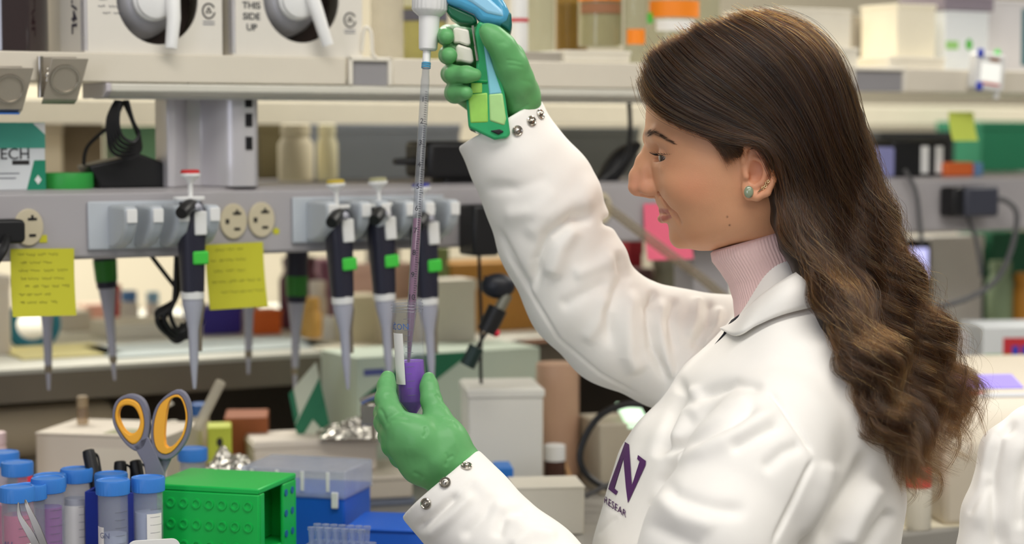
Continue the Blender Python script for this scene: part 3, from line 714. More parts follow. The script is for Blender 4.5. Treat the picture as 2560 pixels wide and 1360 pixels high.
# far arm, raised
far = [(1215, 248, 2.032, 110), (1250, 310, 2.032, 114), (1297, 400, 2.038, 122), (1348, 482, 2.05, 139), (1386, 590, 2.06, 142), (1456, 742, 2.07, 138), (1545, 826, 2.08, 141), (1674, 873, 2.09, 148), (1860, 890, 2.09, 150)]
K.chain([ua4(*q) for q in far], k=26)
K.ell(ua4(1446, 486, 2.04, 0)[:3], (60, 56, 95), None, 22)                    # cloth bunched above the elbow
K.ell(ua4(1505, 650, 2.055, 0)[:3], (70, 66, 95), None, 24); K.ell(ua4(1628, 742, 2.08, 0)[:3], (26, 34, 80), None, 14)
K.ell(ua4(1548, 553, 2.03, 0)[:3], (46, 15, 230), None, 16, 's')
# near arm, lowered
near = [(1950, 1075, 1.80, 150), (1890, 1180, 1.775, 172), (1790, 1350, 1.745, 176), (1640, 1650, 1.74, 160)]
K.chain([ua4(*q) for q in near], k=34)
fore = [(1640, 1650, 1.74, 158), (1480, 1590, 1.79, 156), (1315, 1432, 1.845, 140), (1160, 1272, 1.885, 124), (1105, 1215, 1.895, 119), (1060, 1168, 1.90, 116)]
K.chain([ua4(*q) for q in fore], k=30)
# cuffs: cut straight and hollowed
def cuff(c0, ax_, inner, box):
    c0 = np.array(c0); ax_ = np.array(ax_) / np.linalg.norm(ax_)
    K.put(lambda X, Y, Z: (X - c0[0]) * ax_[0] + (Y - c0[1]) * ax_[1] + (Z - c0[2]) * ax_[2], c0 - box, c0 + box, 3.0, 's')
    a = c0 - ax_ * 60; b_ = c0 + ax_ * 55
    K.cone(a, b_, inner, inner * 0.98, 3.0, 's')
cuff(ua4(1100, 1210, 1.895, 0)[:3], (0.66, 0.75, 0.10), 103, np.array((170, 150, 190)))
cuff(ua4(1248, 308, 2.032, 0)[:3], (0.50, 0.866, -0.05), 96, np.array((170, 128, 190)))
V, Q = K.nets(); V = relax(V, Q, 3, 0.5); Wv = aff(V); Q = outward(Wv, Q)
# ---- folds, stitched seams and slack
N = normals(Wv, Q); sx, sy, sd = proj(Wv); facing = np.clip(-(N @ _R[2]) * 1.6 + 0.15, 0, 1)
arm_far = smooth01(sd, 1.985, 1.995) * (sx < 1850) * (sy < 1060)
body_near = 1 - arm_far
def fold(poly, amp, wid, mask=None, ends=0.18, sharp=2.0):
    d, t = seg_dist(sx, sy, poly); g = np.exp(-(d / wid) ** sharp) * smooth01(t, 0, ends) * smooth01(1 - t, 0, ends)
    return amp * 0.0014 * g * facing * (1 if mask is None else mask)
dp = np.zeros(len(Wv))
Fa, Fn = arm_far, body_near
for poly, amp, wid, mk in (
    # raised sleeve
    ([(1492, 545), (1430, 548), (1370, 590), (1345, 650), (1335, 735)], -7.0, 13, Fa), ([(1500, 500), (1430, 505), (1360, 545), (1312, 600)], 3.0, 24, Fa),
    ([(1440, 560), (1400, 620), (1375, 700)], 4.5, 22, Fa), ([(1235, 560), (1290, 660), (1330, 730)], -2.5, 10, Fa),
    ([(1545, 620), (1560, 690), (1520, 780), (1525, 880)], -4.5, 15, Fa), ([(1580, 715), (1570, 800), (1575, 890), (1600, 940)], 4.5, 20, Fa),
    ([(1640, 722), (1618, 770), (1630, 870), (1672, 965)], -6.0, 11, Fa), ([(1655, 740), (1648, 810), (1668, 900), (1690, 955)], 4.0, 13, Fa),
    ([(1690, 740), (1672, 800), (1690, 890)], -3.5, 10, Fa), ([(1745, 735), (1742, 790), (1722, 850)], 3.5, 14, Fa), ([(1775, 740), (1770, 810), (1730, 880)], -4.0, 12, Fa),
    ([(1800, 760), (1790, 820), (1760, 870)], 3.0, 11, Fa), ([(1200, 470), (1290, 470), (1380, 440)], -2.0, 16, Fa), ([(1250, 540), (1330, 530), (1400, 470)], 2.2, 20, Fa),
    ([(1430, 690), (1480, 670), (1545, 640)], 2.5, 18, Fa), ([(1395, 770), (1450, 740), (1530, 700)], -2.0, 16, Fa), ([(1460, 860), (1500, 800), (1520, 730)], 2.4, 16, Fa),
    ([(1240, 595), (1330, 735), (1395, 845), (1500, 935), (1625, 1003)], -1.6, 4.5, Fa),
    # chest and armhole
    ([(1690, 925), (1706, 985), (1684, 1030), (1662, 1090), (1640, 1150)], -11.0, 14, Fn), ([(1725, 960), (1740, 1000), (1705, 1060), (1672, 1120)], 5.0, 20, Fn),
    ([(1700, 1030), (1760, 985), (1840, 960), (1915, 968)], -4.5, 13, Fn), ([(1720, 1050), (1800, 1010), (1880, 995)], 4.0, 18, Fn),
    ([(1655, 1135), (1740, 1100), (1830, 1050), (1900, 1005)], -5.0, 14, Fn), ([(1660, 1165), (1760, 1130), (1850, 1085), (1960, 1010)], 4.5, 22, Fn),
    ([(1820, 1130), (1890, 1090), (1960, 1060)], -3.0, 16, Fn), ([(1640, 1180), (1690, 1240), (1780, 1270), (1880, 1280)], -3.5, 20, Fn), ([(1625, 1225), (1700, 1290), (1800, 1320)], 3.0, 24, Fn),
    ([(1900, 1180), (1960, 1130), (2010, 1110)], -2.5, 18, Fn), ([(1600, 1300), (1680, 1340), (1760, 1380)], -2.5, 22, Fn),
    ([(1918, 972), (1955, 1015), (1995, 1075), (2036, 1140)], -3.0, 6, Fn), ([(2036, 1140), (2005, 1205), (1965, 1290), (1930, 1370)], -3.0, 6, Fn), ([(2075, 1150), (2060, 1230), (2000, 1370)], 4.0, 22, Fn),
    ([(2040, 1380), (2085, 1280), (2135, 1200), (2180, 1120)], -6.0, 20, Fn), ([(2110, 1380), (2150, 1290), (2200, 1200)], 5.0, 24, Fn), ([(2160, 1390), (2190, 1330), (2235, 1270)], -5.0, 16, Fn),
    ([(1640, 1010), (1600, 1070), (1570, 1150), (1550, 1240)], 2.0, 18, Fn), ([(1510, 1262), (1535, 1275), (1560, 1290)], -2.5, 5, Fn),
    ([(1495, 1340), (1520, 1310), (1545, 1290)], -2.0, 6, Fn),
    # lowered forearm
    ([(1035, 1330), (1090, 1285), (1150, 1230)], -4.0, 11, Fn), ([(1060, 1350), (1130, 1290), (1190, 1230)], 3.0, 14, Fn), ([(1150, 1350), (1210, 1290), (1240, 1230)], -2.5, 14, Fn),
    ([(1180, 1180), (1240, 1260), (1330, 1330)], 2.0, 18, Fn), ([(1240, 1350), (1260, 1290), (1330, 1270)], -3.5, 14, Fn), ([(1270, 1375), (1330, 1330), (1400, 1340)], 3.0, 16, Fn),
    ([(1035, 1262), (1075, 1222), (1128, 1180), (1190, 1148)], -0.8, 4, Fn), ([(1060, 1325), (1110, 1270), (1165, 1215), (1222, 1172)], -0.9, 5, Fn),
): dp += fold(poly, amp, wid, mk)
dp += 0.0011 * vnoise(Wv, 26, 3, 2) + 0.0004 * vnoise(Wv, 70, 5, 2)
Wv = Wv + N * dp[:, None]; Wv = relax(Wv, Q, 1, 0.35)
STEEL = mat('bright_steel', (190, 185, 175), 0.22, metal=1.0, var=0.05)
COATM = mat('white_cotton', (243, 240, 234), 0.75, var=0.02, vscale=40, bump=0.08, bscale=1500, sheen=0.2)
coat = wear('lab_coat', npmesh('lab_coat', Wv, Q), COATM)
cbv = BVHTree.FromPolygons([tuple(p) for p in Wv], [tuple(q) for q in Q.tolist()])
def chit(x, y, off=0.0):
    h_ = cbv.ray_cast(CAM, (P(x, y, 1) - CAM).normalized())
    return (None, None) if h_[0] is None else (h_[0] + h_[1] * off, h_[1])
def on_coat(name, mb, m, label=None):
    o = link(name, mb.mesh(name, 50) if isinstance(mb, MB) else mb, m, coat)
    if label: o['label'] = label
    return o
# snap fasteners
for x, y in ((1166, 1166), (1113, 1207), (1066, 1259), (1293, 327), (1328, 303), (1350, 286)):
    p, n = chit(x, y, 0.0004)
    if p is None: continue
    M = n.to_track_quat('Z', 'Y').to_matrix()
    b = MB(); b.lathe([(0.0054, 0), (0.0054, 0.0012), (0.0045, 0.0019), (0.0036, 0.0014), (0.0033, 0.0008), (0.0020, 0.0009), (0.0019, 0.0026), (0.0012, 0.0031), (1e-6, 0.0032)], 22, p, M)
    on_coat('snap_fastener', b, STEEL)
# collar
Atop = [(1834, 812, 1.925), (1870, 770, 1.895), (1912, 733, 1.868), (1960, 700, 1.852), (2010, 672, 1.856), (2050, 655, 1.885), (2080, 650, 1.93)]
Bbot = [(1812, 832), (1850, 850), (1902, 824), (1960, 799), (2010, 785), (2050, 775), (2075, 772)]
vs = []; n = 8; m_ = 36
A_ = catmull([P(*q) for q in Atop], 6); B_ = []
for q in Bbot:
    p, nn = chit(q[0], q[1], 0.006); B_.append(p)
B_ = catmull(B_, 6)
for i in range(len(A_)):
    for j in range(n + 1):
        t = j / n; p = A_[i].lerp(B_[i], t); bul = 0.007 * math.sin(PI * t) * (0.3 + 0.7 * min(1, i / 10)); vs.append(p - FW * bul + UP * bul * 0.3)
fs = [(i * (n + 1) + j, i * (n + 1) + j + 1, (i + 1) * (n + 1) + j + 1, (i + 1) * (n + 1) + j) for i in range(len(A_) - 1) for j in range(n)]
colbv = BVHTree.FromPolygons([tuple(p) for p in vs], fs)
o = on_coat('collar', MB().add(vs, fs).mesh('collar', 180), COATM); md = o.modifiers.new('solid', 'SOLIDIFY'); md.thickness = 0.0024; md.offset = 0
# dark strap along the opening
st = catmull([P(1846, 792, 1.935), P(1815, 832, 1.93), P(1780, 872, 1.94), P(1738, 912, 1.945)], 6); b = MB()
vs = []; 
for i, p in enumerate(st):
    w_ = 0.006 * (1 - 0.55 * i / (len(st) - 1)); vs += [p - RX * w_ - UP * w_ * 0.7, p + RX * w_ + UP * w_ * 0.7]
b.add(vs, [(2 * i, 2 * i + 1, 2 * i + 3, 2 * i + 2) for i in range(len(st) - 1)])
o = on_coat('lanyard_strap', b.mesh('lanyard_strap', 180), mat('black_cloth', (30, 30, 38), 0.8)); md = o.modifiers.new('solid', 'SOLIDIFY'); md.thickness = 0.002
# printed letters follow the cloth
def print_on(name, poly_list, m, label=None, off=0.0006, cuts=3):
    bm = bmesh.new()
    for poly in poly_list:
        vs_ = [bm.verts.new((x, y, 0)) for x, y in poly]; bm.faces.new(vs_)
    bmesh.ops.triangulate(bm, faces=bm.faces[:])
    for _ in range(cuts): bmesh.ops.subdivide_edges(bm, edges=[e for e in bm.edges if e.calc_length() > 5], cuts=1, use_grid_fill=False); bmesh.ops.triangulate(bm, faces=bm.faces[:])
    dead = []
    for v in bm.verts:
        p, nn = chit(v.co.x, v.co.y, off)
        if p is None: dead.append(v)
        else: v.co = p - (p - CAM).normalized() * 0.0006
    bmesh.ops.delete(bm, geom=dead, context='VERTS')
    me = bpy.data.meshes.new(name); bm.to_mesh(me); bm.free(); o = on_coat(name, me, m, label)
    return o
PURP = mat('purple_print', (84, 38, 98), 0.8, var=0.08, vscale=200)
print_on('printed_letter', [
    [(1564, 1106), (1571, 1110), (1537, 1221), (1546, 1229), (1541, 1238), (1522, 1223), (1525, 1212), (1531, 1216)],
    [(1563, 1105), (1574, 1112), (1579, 1190), (1582, 1226), (1571, 1258), (1566, 1220), (1560, 1150)],
    [(1596, 1138), (1616, 1153), (1615, 1163), (1609, 1161), (1571, 1258), (1580, 1216), (1600, 1154), (1594, 1148)]], PURP, 'purple serif letter N printed on the chest')
def letters(s, x0, y0, dx, dy, h):
    me = text_mesh(s, h, 0, 'LEFT'); polys = []
    L = math.hypot(dx, dy); ux, uy = dx / L, dy / L
    for p in me.polygons: polys.append([(x0 + me.vertices[i].co.x * ux * 0.82 - me.vertices[i].co.y * uy * -0.12, y0 + me.vertices[i].co.x * uy * 0.82 - me.vertices[i].co.y) for i in p.vertices])
    bpy.data.meshes.remove(me); return polys
def print_text(s, x0, y0, dx, dy, h):
    print_on('printed_text', letters(s, x0, y0, dx, dy, h), PURP, cuts=1)
print_text('RESEAR', 1511, 1248, 48, 34, 25)
# ------------------------------------------------------------------ long wavy hair
GD = [
 [(1612, 205), (1625, 250), (1665, 288), (1730, 318), (1800, 343), (1850, 352), (1900, 362), (1934, 408), (1949, 465), (1957, 530), (1985, 615), (2035, 700), (2075, 790), (2120, 880), (2165, 980), (2205, 1080), (2245, 1160), (2275, 1240)],
 [(1640, 135), (1685, 195), (1760, 250), (1840, 295), (1902, 335), (1955, 395), (1985, 480), (2015, 580), (2062, 670), (2105, 770), (2150, 870), (2195, 970), (2235, 1060), (2275, 1150), (2312, 1235)],
 [(1735, 82), (1800, 130), (1870, 190), (1935, 260), (1985, 340), (2025, 430), (2060, 530), (2100, 630), (2145, 730), (2190, 830), (2235, 930), (2280, 1030), (2320, 1120), (2350, 1205)],
 [(1850, 50), (1925, 88), (1995, 150), (2045, 240), (2080, 340), (2115, 440), (2150, 540), (2190, 640), (2235, 740), (2285, 840), (2330, 940), (2370, 1035), (2395, 1130)],
 [(1935, 46), (2015, 74), (2076, 132), (2116, 215), (2144, 310), (2180, 420), (2215, 520), (2255, 630), (2300, 730), (2348, 820), (2390, 900), (2420, 990), (2435, 1080)]]
MH = 56
def resample(pts, n):
    p = np.array([list(q) for q in catmull([(x, y, 0) for x, y in pts], 8)])[:, :2]; L = np.r_[0, np.cumsum(np.hypot(*np.diff(p, axis=0).T))]
    t = np.linspace(0, L[-1], n); return np.stack([np.interp(t, L, p[:, 0]), np.interp(t, L, p[:, 1])], 1)
GR = np.stack([resample(g, MH) for g in GD])                 # 5 x MH x 2 pixels
SK = np.array([0, .22, .5, .78, 1.0])
def guide(s):
    i = min(3, int(np.searchsorted(SK, s, 'right') - 1)); w = (s - SK[i]) / (SK[i + 1] - SK[i]); return GR[i] * (1 - w) + GR[i + 1] * w
def csurf(a, b):
    f_, k_, w_, p_ = ff(b), kk(b), ww(b), pe(b); t = np.clip(np.abs((a - (f_ + k_) / 2) / ((k_ - f_) / 2)), 0, 1); return w_ * (1 - t ** p_) ** (1 / p_)
TT = np.linspace(0, 1, MH)
def guide3(s, depth=0.0, side=1):
    """pixel guide -> head units, lying on the head, then on the shoulder and the back"""
    g = guide(s); c = np.zeros(MH)
    for _ in range(3):
        q = np.array([fp(x, y, cc) for (x, y), cc in zip(g, c)])
        on = csurf(q[:, 0], q[:, 1]) + 16
        mass = 40 + 165 * math.cos(min(1, s) * PI / 2) * np.interp(TT, [0, .4, 1], [1, 1.0, 1.15])
        w = smooth01(g[:, 1], 330, 520); c = on * (1 - w) + np.maximum(mass, np.where(g[:, 1] < 600, on, 0) * 0.9) * w
        rise = smooth01(TT, 0, 0.10); c = c * rise + 0.0
    q = np.array([fp(x, y, cc) for (x, y), cc in zip(g, c)]); q[:, 2] = q[:, 2] * side
    return q
TREES = [cbv, colbv]
def lift(q, gap):
    """keep a guide in front of the coat, the collar and the body of the hair"""
    W_ = aff(q); ix, iy, idp = proj(W_); z = q[:, 2].copy(); n0 = len(q)
    for i in range(n0):
        d_ = Vector(W_[i]) - CAM; L = d_.length; dn = d_.normalized()
        near_ = min([h_[3] for h_ in (t_.ray_cast(CAM, dn) for t_ in TREES) if h_[0] is not None], default=9.0)
        if near_ < L + gap * MP: z[i] += (L - near_) / MP + gap
    zp = np.pad(z, 2, mode='edge'); z = np.maximum(z, np.max(np.stack([zp[k:k + n0] for k in range(5)]), 0) - 4)
    zp = np.pad(z, 3, mode='edge'); z = sum(w * zp[k:k + n0] for k, w in enumerate(np.array([1, 2, 3, 4, 3, 2, 1]) / 16.0))
    return np.array([fp(x, y, c) for x, y, c in zip(ix, iy, z)])
# ---- the body of the hair
HM = Field((1585, 28, -235), (2470, 1290, 420), 6.0)
def shell(X, Y, Z):
    # skull cap: the head swollen by the hair, cut along the hairline
    y = Y.ravel(); f_, k_, w_, p_ = ff(y), kk(y), ww(y), pe(y); ad = 13
    mid = ((f_ + k_) / 2)[None, :, None]; hl = np.maximum((k_ - f_) / 2 + ad, 4)[None, :, None]; w2 = np.maximum(w_ + ad, 4)[None, :, None]; p_ = p_[None, :, None]
    g = np.clip(((np.abs((X - mid) / hl) ** p_ + np.abs(Z / w2) ** p_) ** (1 / p_) - 1) * np.minimum(hl, w2), -90, 90)
    line = np.interp(X, [1560, 1612, 1640, 1690, 1760, 1810, 1850, 1885, 1925, 1950, 1965, 2100], [215, 238, 268, 296, 322, 350, 372, 352, 380, 450, 560, 640])
    return np.maximum(np.maximum(g, (Y - line) * 0.8), 50 - Y)
HM.put(shell, (1585, 40, -235), (2150, 640, 235))
HM.ell((1850, 104, 0), (160, 46, 105), None, 20); HM.ell((1955, 108, 0), (100, 48, 95), None, 20); HM.ell((2040, 190, 0), (66, 104, 115), None, 22)
HM.ell((1676, 184, 0), (62, 66, 92), None, 16); HM.chain([(1638, 214, 20, 22), (1650, 250, 60, 20)], k=10); HM.chain([(1632, 200, 0, 20), (1634, 214, -40, 20)], k=10)
lowest = {}
for s in np.linspace(0.03, 0.97, 13):
    for side, dep in ((1, 34), (1, 70), (-1, 40)):
        q = guide3(s, 0, side); q = q if side < 0 else lift(q, 42)
        q[:, 2] -= side * dep * smooth01(TT, 0.05, 0.25)
        st = 4 if s > 0.3 else 14
        if side < 0: q = q[: int(MH * 0.9)]
        end = int(len(q) * (0.82 + 0.05 * math.sin(s * 40)))
        rr = np.interp(TT, [0, .12, .3, .55, .8, 1], [8, 18, 28, 30, 22, 6])
        HM.chain([(q[i, 0], q[i, 1], q[i, 2], rr[i]) for i in range(st, end, 3)], k=14)
for sg in (1, -1):
    on_ = lambda x, y, r, up=0: (lambda c_: fp(x, y, c_)[:2] + (c_ * sg, r))(float(csurf(np.array([1280 + (x - 1280) * 0.96]), np.array([y]))[0]) + up)
    HM.chain([on_(1770, 322, 10, -6), on_(1805, 348, 14, -8), on_(1830, 372, 14, -9), on_(1838, 386, 8, -7)], k=10)
    HM.chain([on_(1815, 350, 18), on_(1845, 372, 18), on_(1866, 356, 14, 4), on_(1905, 358, 18, 4)], k=12)
V, Q = HM.nets(); V = relax(V, Q, 3, 0.5); Wm = aff(V); Q = outward(Wm, Q)
hm = mat('dark_brown_hair_mass', (46, 34, 24), 0.55, var=0.35, vscale=60)
hair = wear('hair', npmesh('hair', Wm, Q), hm, label='long dark brown wavy hair')
TREES.append(hbv); TREES.append(BVHTree.FromPolygons([tuple(p) for p in Wm], [tuple(q) for q in Q.tolist()]))
# ---- strands
strands = []; shades = []
def emit(q, n, spread, tmax=(0.86, 1.0), wav=1.0, t0=0, ph=None, lay=0.0):
    """n strands around the guide q (MH x 3)"""
    ph = rng.uniform(0, 6.28) if ph is None else ph; M_ = len(q); T = np.linspace(0, 1, M_)
    tg = np.gradient(q, axis=0); tg /= np.linalg.norm(tg, axis=1, keepdims=True) + 1e-9; nrm = np.stack([tg[:, 1], -tg[:, 0], 0 * tg[:, 0]], 1)
    sh_ = rng.normal() * 0.5
    nw = 6.8 + rng.normal() * 0.06
    for k in range(n):
        o_ = rng.normal(size=3) * np.array([1, 1, 0.55]); env = spread * np.interp(T, [0, .08, .4, .75, 1], [1.5, 1.3, 0.95, 0.8, 0.35])
        p2 = ph + rng.normal() * 0.16; am = wav * np.interp(T, [0, .3, .5, .75, 1], [0, 2, 15, 25, 27])
        wv = am * np.sin(2 * PI * nw * T ** 1.15 + p2); wd_ = am * 0.8 * np.cos(2 * PI * nw * T ** 1.15 + p2)
        fr = rng.normal() * np.interp(T, [0, .5, 1], [0, 0.8, 3])
        p_ = q + o_[None, :] * env[:, None] + nrm * (wv + fr)[:, None]; p_[:, 2] += wd_ * 0.6
        p_ += rng.normal(size=3) * 0.4
        e_ = int(M_ * rng.uniform(*tmax)); strands.append(p_[t0:max(e_, t0 + 6)]); shades.append(sh_ + rng.normal() * 0.25)
for i in range(380):
    s = rng.uniform(0.0, 1.0) ** 0.92; q = lift(guide3(s), rng.uniform(4, 16)); q[:, 2] += rng.uniform(-2, 4)
    q[:, 0] += rng.normal() * 5; q[:, 1] += rng.normal() * 4
    q = q + np.outer(np.interp(TT, [0, .5, 1], [0, 4, 20]), rng.normal(size=3) * np.array([1, .6, .8]))
    emit(q, 36, rng.uniform(4, 9), ph=7 * s + 1.2 * math.sin(9 * s) + rng.normal() * 0.3, tmax=(rng.uniform(0.78, 0.93), 1.0), wav=rng.uniform(0.7, 1.25))
for i in range(46):                                          # far side, seen past the forehead and the crown
    s = rng.uniform(0, 1); q = guide3(s, 0, -1); q[:, 0] -= 6; emit(q, 26, 7, ph=7 * s, tmax=(0.8, 0.9))
for i in range(130):                                          # temple and ear
    s = rng.uniform(0, 1); tp = lambda x, y: np.array(fp(x, y, float(csurf(np.array([1280 + (x - 1280) * 0.96]), np.array([y]))[0]) + 15))
    a0 = tp(1745 + 60 * s, 315 + 18 * s); m0 = tp(1800 + 45 * s, 352 + 8 * s); e0 = tp(1822 + 46 * s, 418 - 40 * s + rng.normal() * 8)
    q = np.stack([(1 - t) ** 2 * a0 + 2 * t * (1 - t) * m0 + t * t * e0 for t in np.linspace(0, 1, 16)]); q = lift(q, 3); emit(q, 15, 5, tmax=(0.7, 1.0), wav=0.0)
for i in range(60):                                          # soft short hairs along the hairline
    s = rng.uniform(0, 1); g = guide(0.0)[int(2 + 14 * s)]; q0 = np.array(fp(g[0], g[1] + 4, csurf(np.array([g[0]]), np.array([g[1]]))[0] + 8))
    d_ = np.array([20 + 25 * rng.uniform(), 12 + 20 * rng.uniform(), 4]); q = np.stack([q0 + d_ * t + np.array([0, 6 * t * t, 0]) for t in np.linspace(0, 1, 10)]); emit(q, 3, 2.5, tmax=(0.6, 1), wav=0.0)
for i in range(420):                                         # flyaways
    s = rng.choice([rng.uniform(0.85, 1.03), rng.uniform(0, 1)]); q = guide3(min(s, 1.0)).copy(); q = lift(q, 40); q[:, 2] += rng.uniform(0, 20)
    q += np.outer(np.interp(TT, [0, .3, .6, 1], [0, 3, 9, 30]), rng.normal(size=3)) + np.outer(np.sin(TT * rng.uniform(5, 16) + rng.uniform(0, 6)) * TT * 12, rng.normal(size=3))
    q[:, :2] += np.array([6, -5]) * rng.uniform(0, 2.0) * (s > 0.84); emit(q, 1, 2, tmax=(0.45, 1.0), wav=rng.uniform(0.3, 1.3), t0=int(rng.integers(0, 20)))
for (pts, n) in (([(2330, 900), (2380, 950), (2425, 1000), (2455, 1050), (2478, 1140)], 14), ([(2300, 960), (2370, 1020), (2400, 1100), (2370, 1170), (2320, 1200)], 18), ([(2360, 860), (2400, 880), (2415, 930), (2400, 1010), (2420, 1080)], 16),
                 ([(2210, 1060), (2240, 1130), (2250, 1180), (2255, 1210), (2238, 1250)], 10), ([(2260, 1080), (2300, 1150), (2350, 1190), (2345, 1240), (2300, 1270)], 26), ([(2340, 1000), (2400, 1060), (2430, 1110), (2405, 1180)], 12), ([(2430, 960), (2455, 1000), (2466, 1060), (2462, 1090)], 3), ([(2240, 1110), (2275, 1180), (2290, 1230), (2262, 1265)], 18)):
    p_ = resample(pts, 30); q = np.array([fp(x, y, 120) for x, y in p_]); emit(q, n, 4.5, tmax=(0.8, 1.0), wav=0.0)
sizes = [len(s) for s in strands]; pos = aff(np.concatenate(strands))
hc = bpy.data.hair_curves.new('strands'); hc.add_curves(sizes)
hc.attributes['position'].data.foreach_set('vector', pos.astype(np.float32).ravel())
rad = np.concatenate([np.interp(np.linspace(0, 1, n), [0, .7, 1], [0.000105, 0.00009, 0.00003]) for n in sizes]).astype(np.float32)
ra = hc.attributes.get('radius') or hc.attributes.new('radius', 'FLOAT', 'POINT'); ra.data.foreach_set('value', rad)
hmat = bpy.data.materials.new('brown_hair_strands'); hmat.use_nodes = True; nt = hmat.node_tree
for n_ in list(nt.nodes):
    if n_.type == 'BSDF_PRINCIPLED': nt.nodes.remove(n_)
hb = nt.nodes.new('ShaderNodeBsdfHairPrincipled'); hb.parametrization = 'MELANIN'
hi = nt.nodes.new('ShaderNodeHairInfo'); mr = nt.nodes.new('ShaderNodeMapRange'); mr.inputs['To Min'].default_value = 0.73; mr.inputs['To Max'].default_value = 0.57
nt.links.new(hi.outputs['Intercept'], mr.inputs[0]); 
sa = hc.attributes.new('shade', 'FLOAT', 'CURVE'); sa.data.foreach_set('value', np.array(shades, np.float32))
an = nt.nodes.new('ShaderNodeAttribute'); an.attribute_name = 'shade'; ma = nt.nodes.new('ShaderNodeMath'); ma.operation = 'MULTIPLY_ADD'; ma.inputs[1].default_value = 0.13
nt.links.new(an.outputs['Fac'], ma.inputs[0]); nt.links.new(mr.outputs[0], ma.inputs[2]); nt.links.new(ma.outputs[0], hb.inputs['Melanin'])
hb.inputs['Melanin Redness'].default_value = 0.3; hb.inputs['Roughness'].default_value = 0.28; hb.inputs['Radial Roughness'].default_value = 0.4; hb.inputs['Random Color'].default_value = 0.5; hb.inputs['Random Roughness'].default_value = 0.2
nt.links.new(hb.outputs[0], nt.nodes['Material Output'].inputs[0]); hc.materials.append(hmat)
so = bpy.data.objects.new('hair_strands', hc); COL.objects.link(so); so.parent = hair; so['kind'] = 'stuff'
# ------------------------------------------------------------------ gloved hands
GLOVE = mat('green_nitrile', (102, 170, 106), 0.4, var=0.05, vscale=60, bump=0.12, bscale=260, spec=0.35)
def hand(name, lo, hi, build, wrinkles, label):
    G = Field(lo, hi, 2.4); build(G); V, Q = G.nets(); V = relax(V, Q, 2, 0.5); Wg = aff(V); Q = outward(Wg, Q)
    N = normals(Wg, Q); sx, sy, sd = proj(Wg); dp = 0.0002 * vnoise(Wg, 110, 9, 2) + 0.0001 * vnoise(Wg, 300, 4, 2)
    fc = np.clip(-(N @ _R[2]) * 2, 0, 1)
    for poly, amp, wid in wrinkles:
        d, t = seg_dist(sx, sy, poly); dp += amp * 0.0006 * np.exp(-(d / (1.25 * wid)) ** 2) * smooth01(t, 0, .2) * smooth01(1 - t, 0, .2) * fc
    return wear(name, npmesh(name, Wg + N * dp[:, None], Q), GLOVE, label=label)
g4 = ua4
def left_hand(G):
    # back of the hand, knuckles, wrist
    G.chain([g4(1140, 1185, 1.90, 66), g4(1098, 1140, 1.892, 66), g4(1046, 1098, 1.884, 56), g4(1010, 1072, 1.882, 42)], k=22)
    G.chain([g4(1150, 1168, 1.90, 56), g4(1118, 1100, 1.893, 46), g4(1096, 1050, 1.90, 34)], k=26)
    G.chain([g4(1110, 1192, 1.90, 46), g4(1048, 1160, 1.89, 44), g4(1000, 1110, 1.886, 38)], k=26)
    G.chain([g4(1180, 1225, 1.90, 66), g4(1140, 1185, 1.90, 68)], k=20)
    # index finger
    G.chain([g4(1004, 1076, 1.882, 36), g4(976, 1034, 1.888, 31), g4(965, 998, 1.898, 27), g4(966, 966, 1.910, 23), g4(969, 945, 1.917, 19)], k=10)
    # thumb
    G.chain([g4(1112, 1092, 1.893, 36), g4(1092, 1040, 1.902, 30), g4(1078, 1000, 1.908, 25.5), g4(1073, 968, 1.914, 22), g4(1072, 947, 1.917, 17)], k=12)
    # web between thumb and index
    G.chain([g4(1020, 1078, 1.892, 24), g4(1052, 1084, 1.898, 26), g4(1084, 1070, 1.902, 24)], k=20)
    # middle, ring and little finger curled behind the tube
    G.chain([g4(984, 1086, 1.892, 34), g4(962, 1056, 1.915, 27), g4(960, 1032, 1.938, 25), g4(985, 1018, 1.955, 22), g4(1010, 1022, 1.962, 19)], k=9)
    G.chain([g4(986, 1112, 1.895, 34), g4(972, 1090, 1.925, 26), g4(974, 1066, 1.95, 24), g4(1002, 1052, 1.966, 21), g4(1030, 1056, 1.968, 18)], k=9)
    G.chain([g4(1004, 1140, 1.90, 32), g4(992, 1126, 1.93, 24), g4(998, 1104, 1.952, 21), g4(1024, 1092, 1.962, 19), g4(1046, 1094, 1.96, 16)], k=9)
wr = [([(962, 1068), (975, 1052), (1000, 1046), (1030, 1052)], -1.6, 4), ([(958, 1052), (990, 1034), (1014, 1034)], -1.1, 4), ([(948, 1018), (958, 1034), (966, 1062)], -1.6, 4), ([(960, 988), (978, 984), (990, 990)], -0.7, 3.5),
      ([(1062, 1064), (1066, 1080), (1056, 1096)], -1.4, 4), ([(1086, 992), (1094, 988), (1104, 998)], -1.0, 3), ([(1090, 1010), (1104, 1010), (1112, 1022)], -0.9, 3), ([(1098, 1040), (1118, 1040), (1128, 1052)], -1.0, 3.5),
      ([(1112, 1064), (1134, 1056), (1146, 1070)], -1.0, 3.5), ([(1090, 1070), (1110, 1052), (1136, 1084)], 0.8, 5), ([(1112, 1168), (1122, 1146), (1136, 1136)], -1.4, 4), ([(1120, 1152), (1118, 1140), (1112, 1130)], -1.0, 3),
      ([(1060, 1200), (1046, 1186), (1030, 1180)], -1.2, 4), ([(1080, 1178), (1120, 1120), (1150, 1100)], 0.7, 8), ([(956, 950), (966, 944), (978, 948)], -0.5, 3), ([(1064, 952), (1074, 946), (1084, 952)], -0.5, 3),
      ([(1140, 1160), (1150, 1120), (1140, 1080)], -0.8, 5)]
hand('glove', (900, 885, -130), (1300, 1330, 300), left_hand, wr, 'green glove of the left hand pinching the tube')
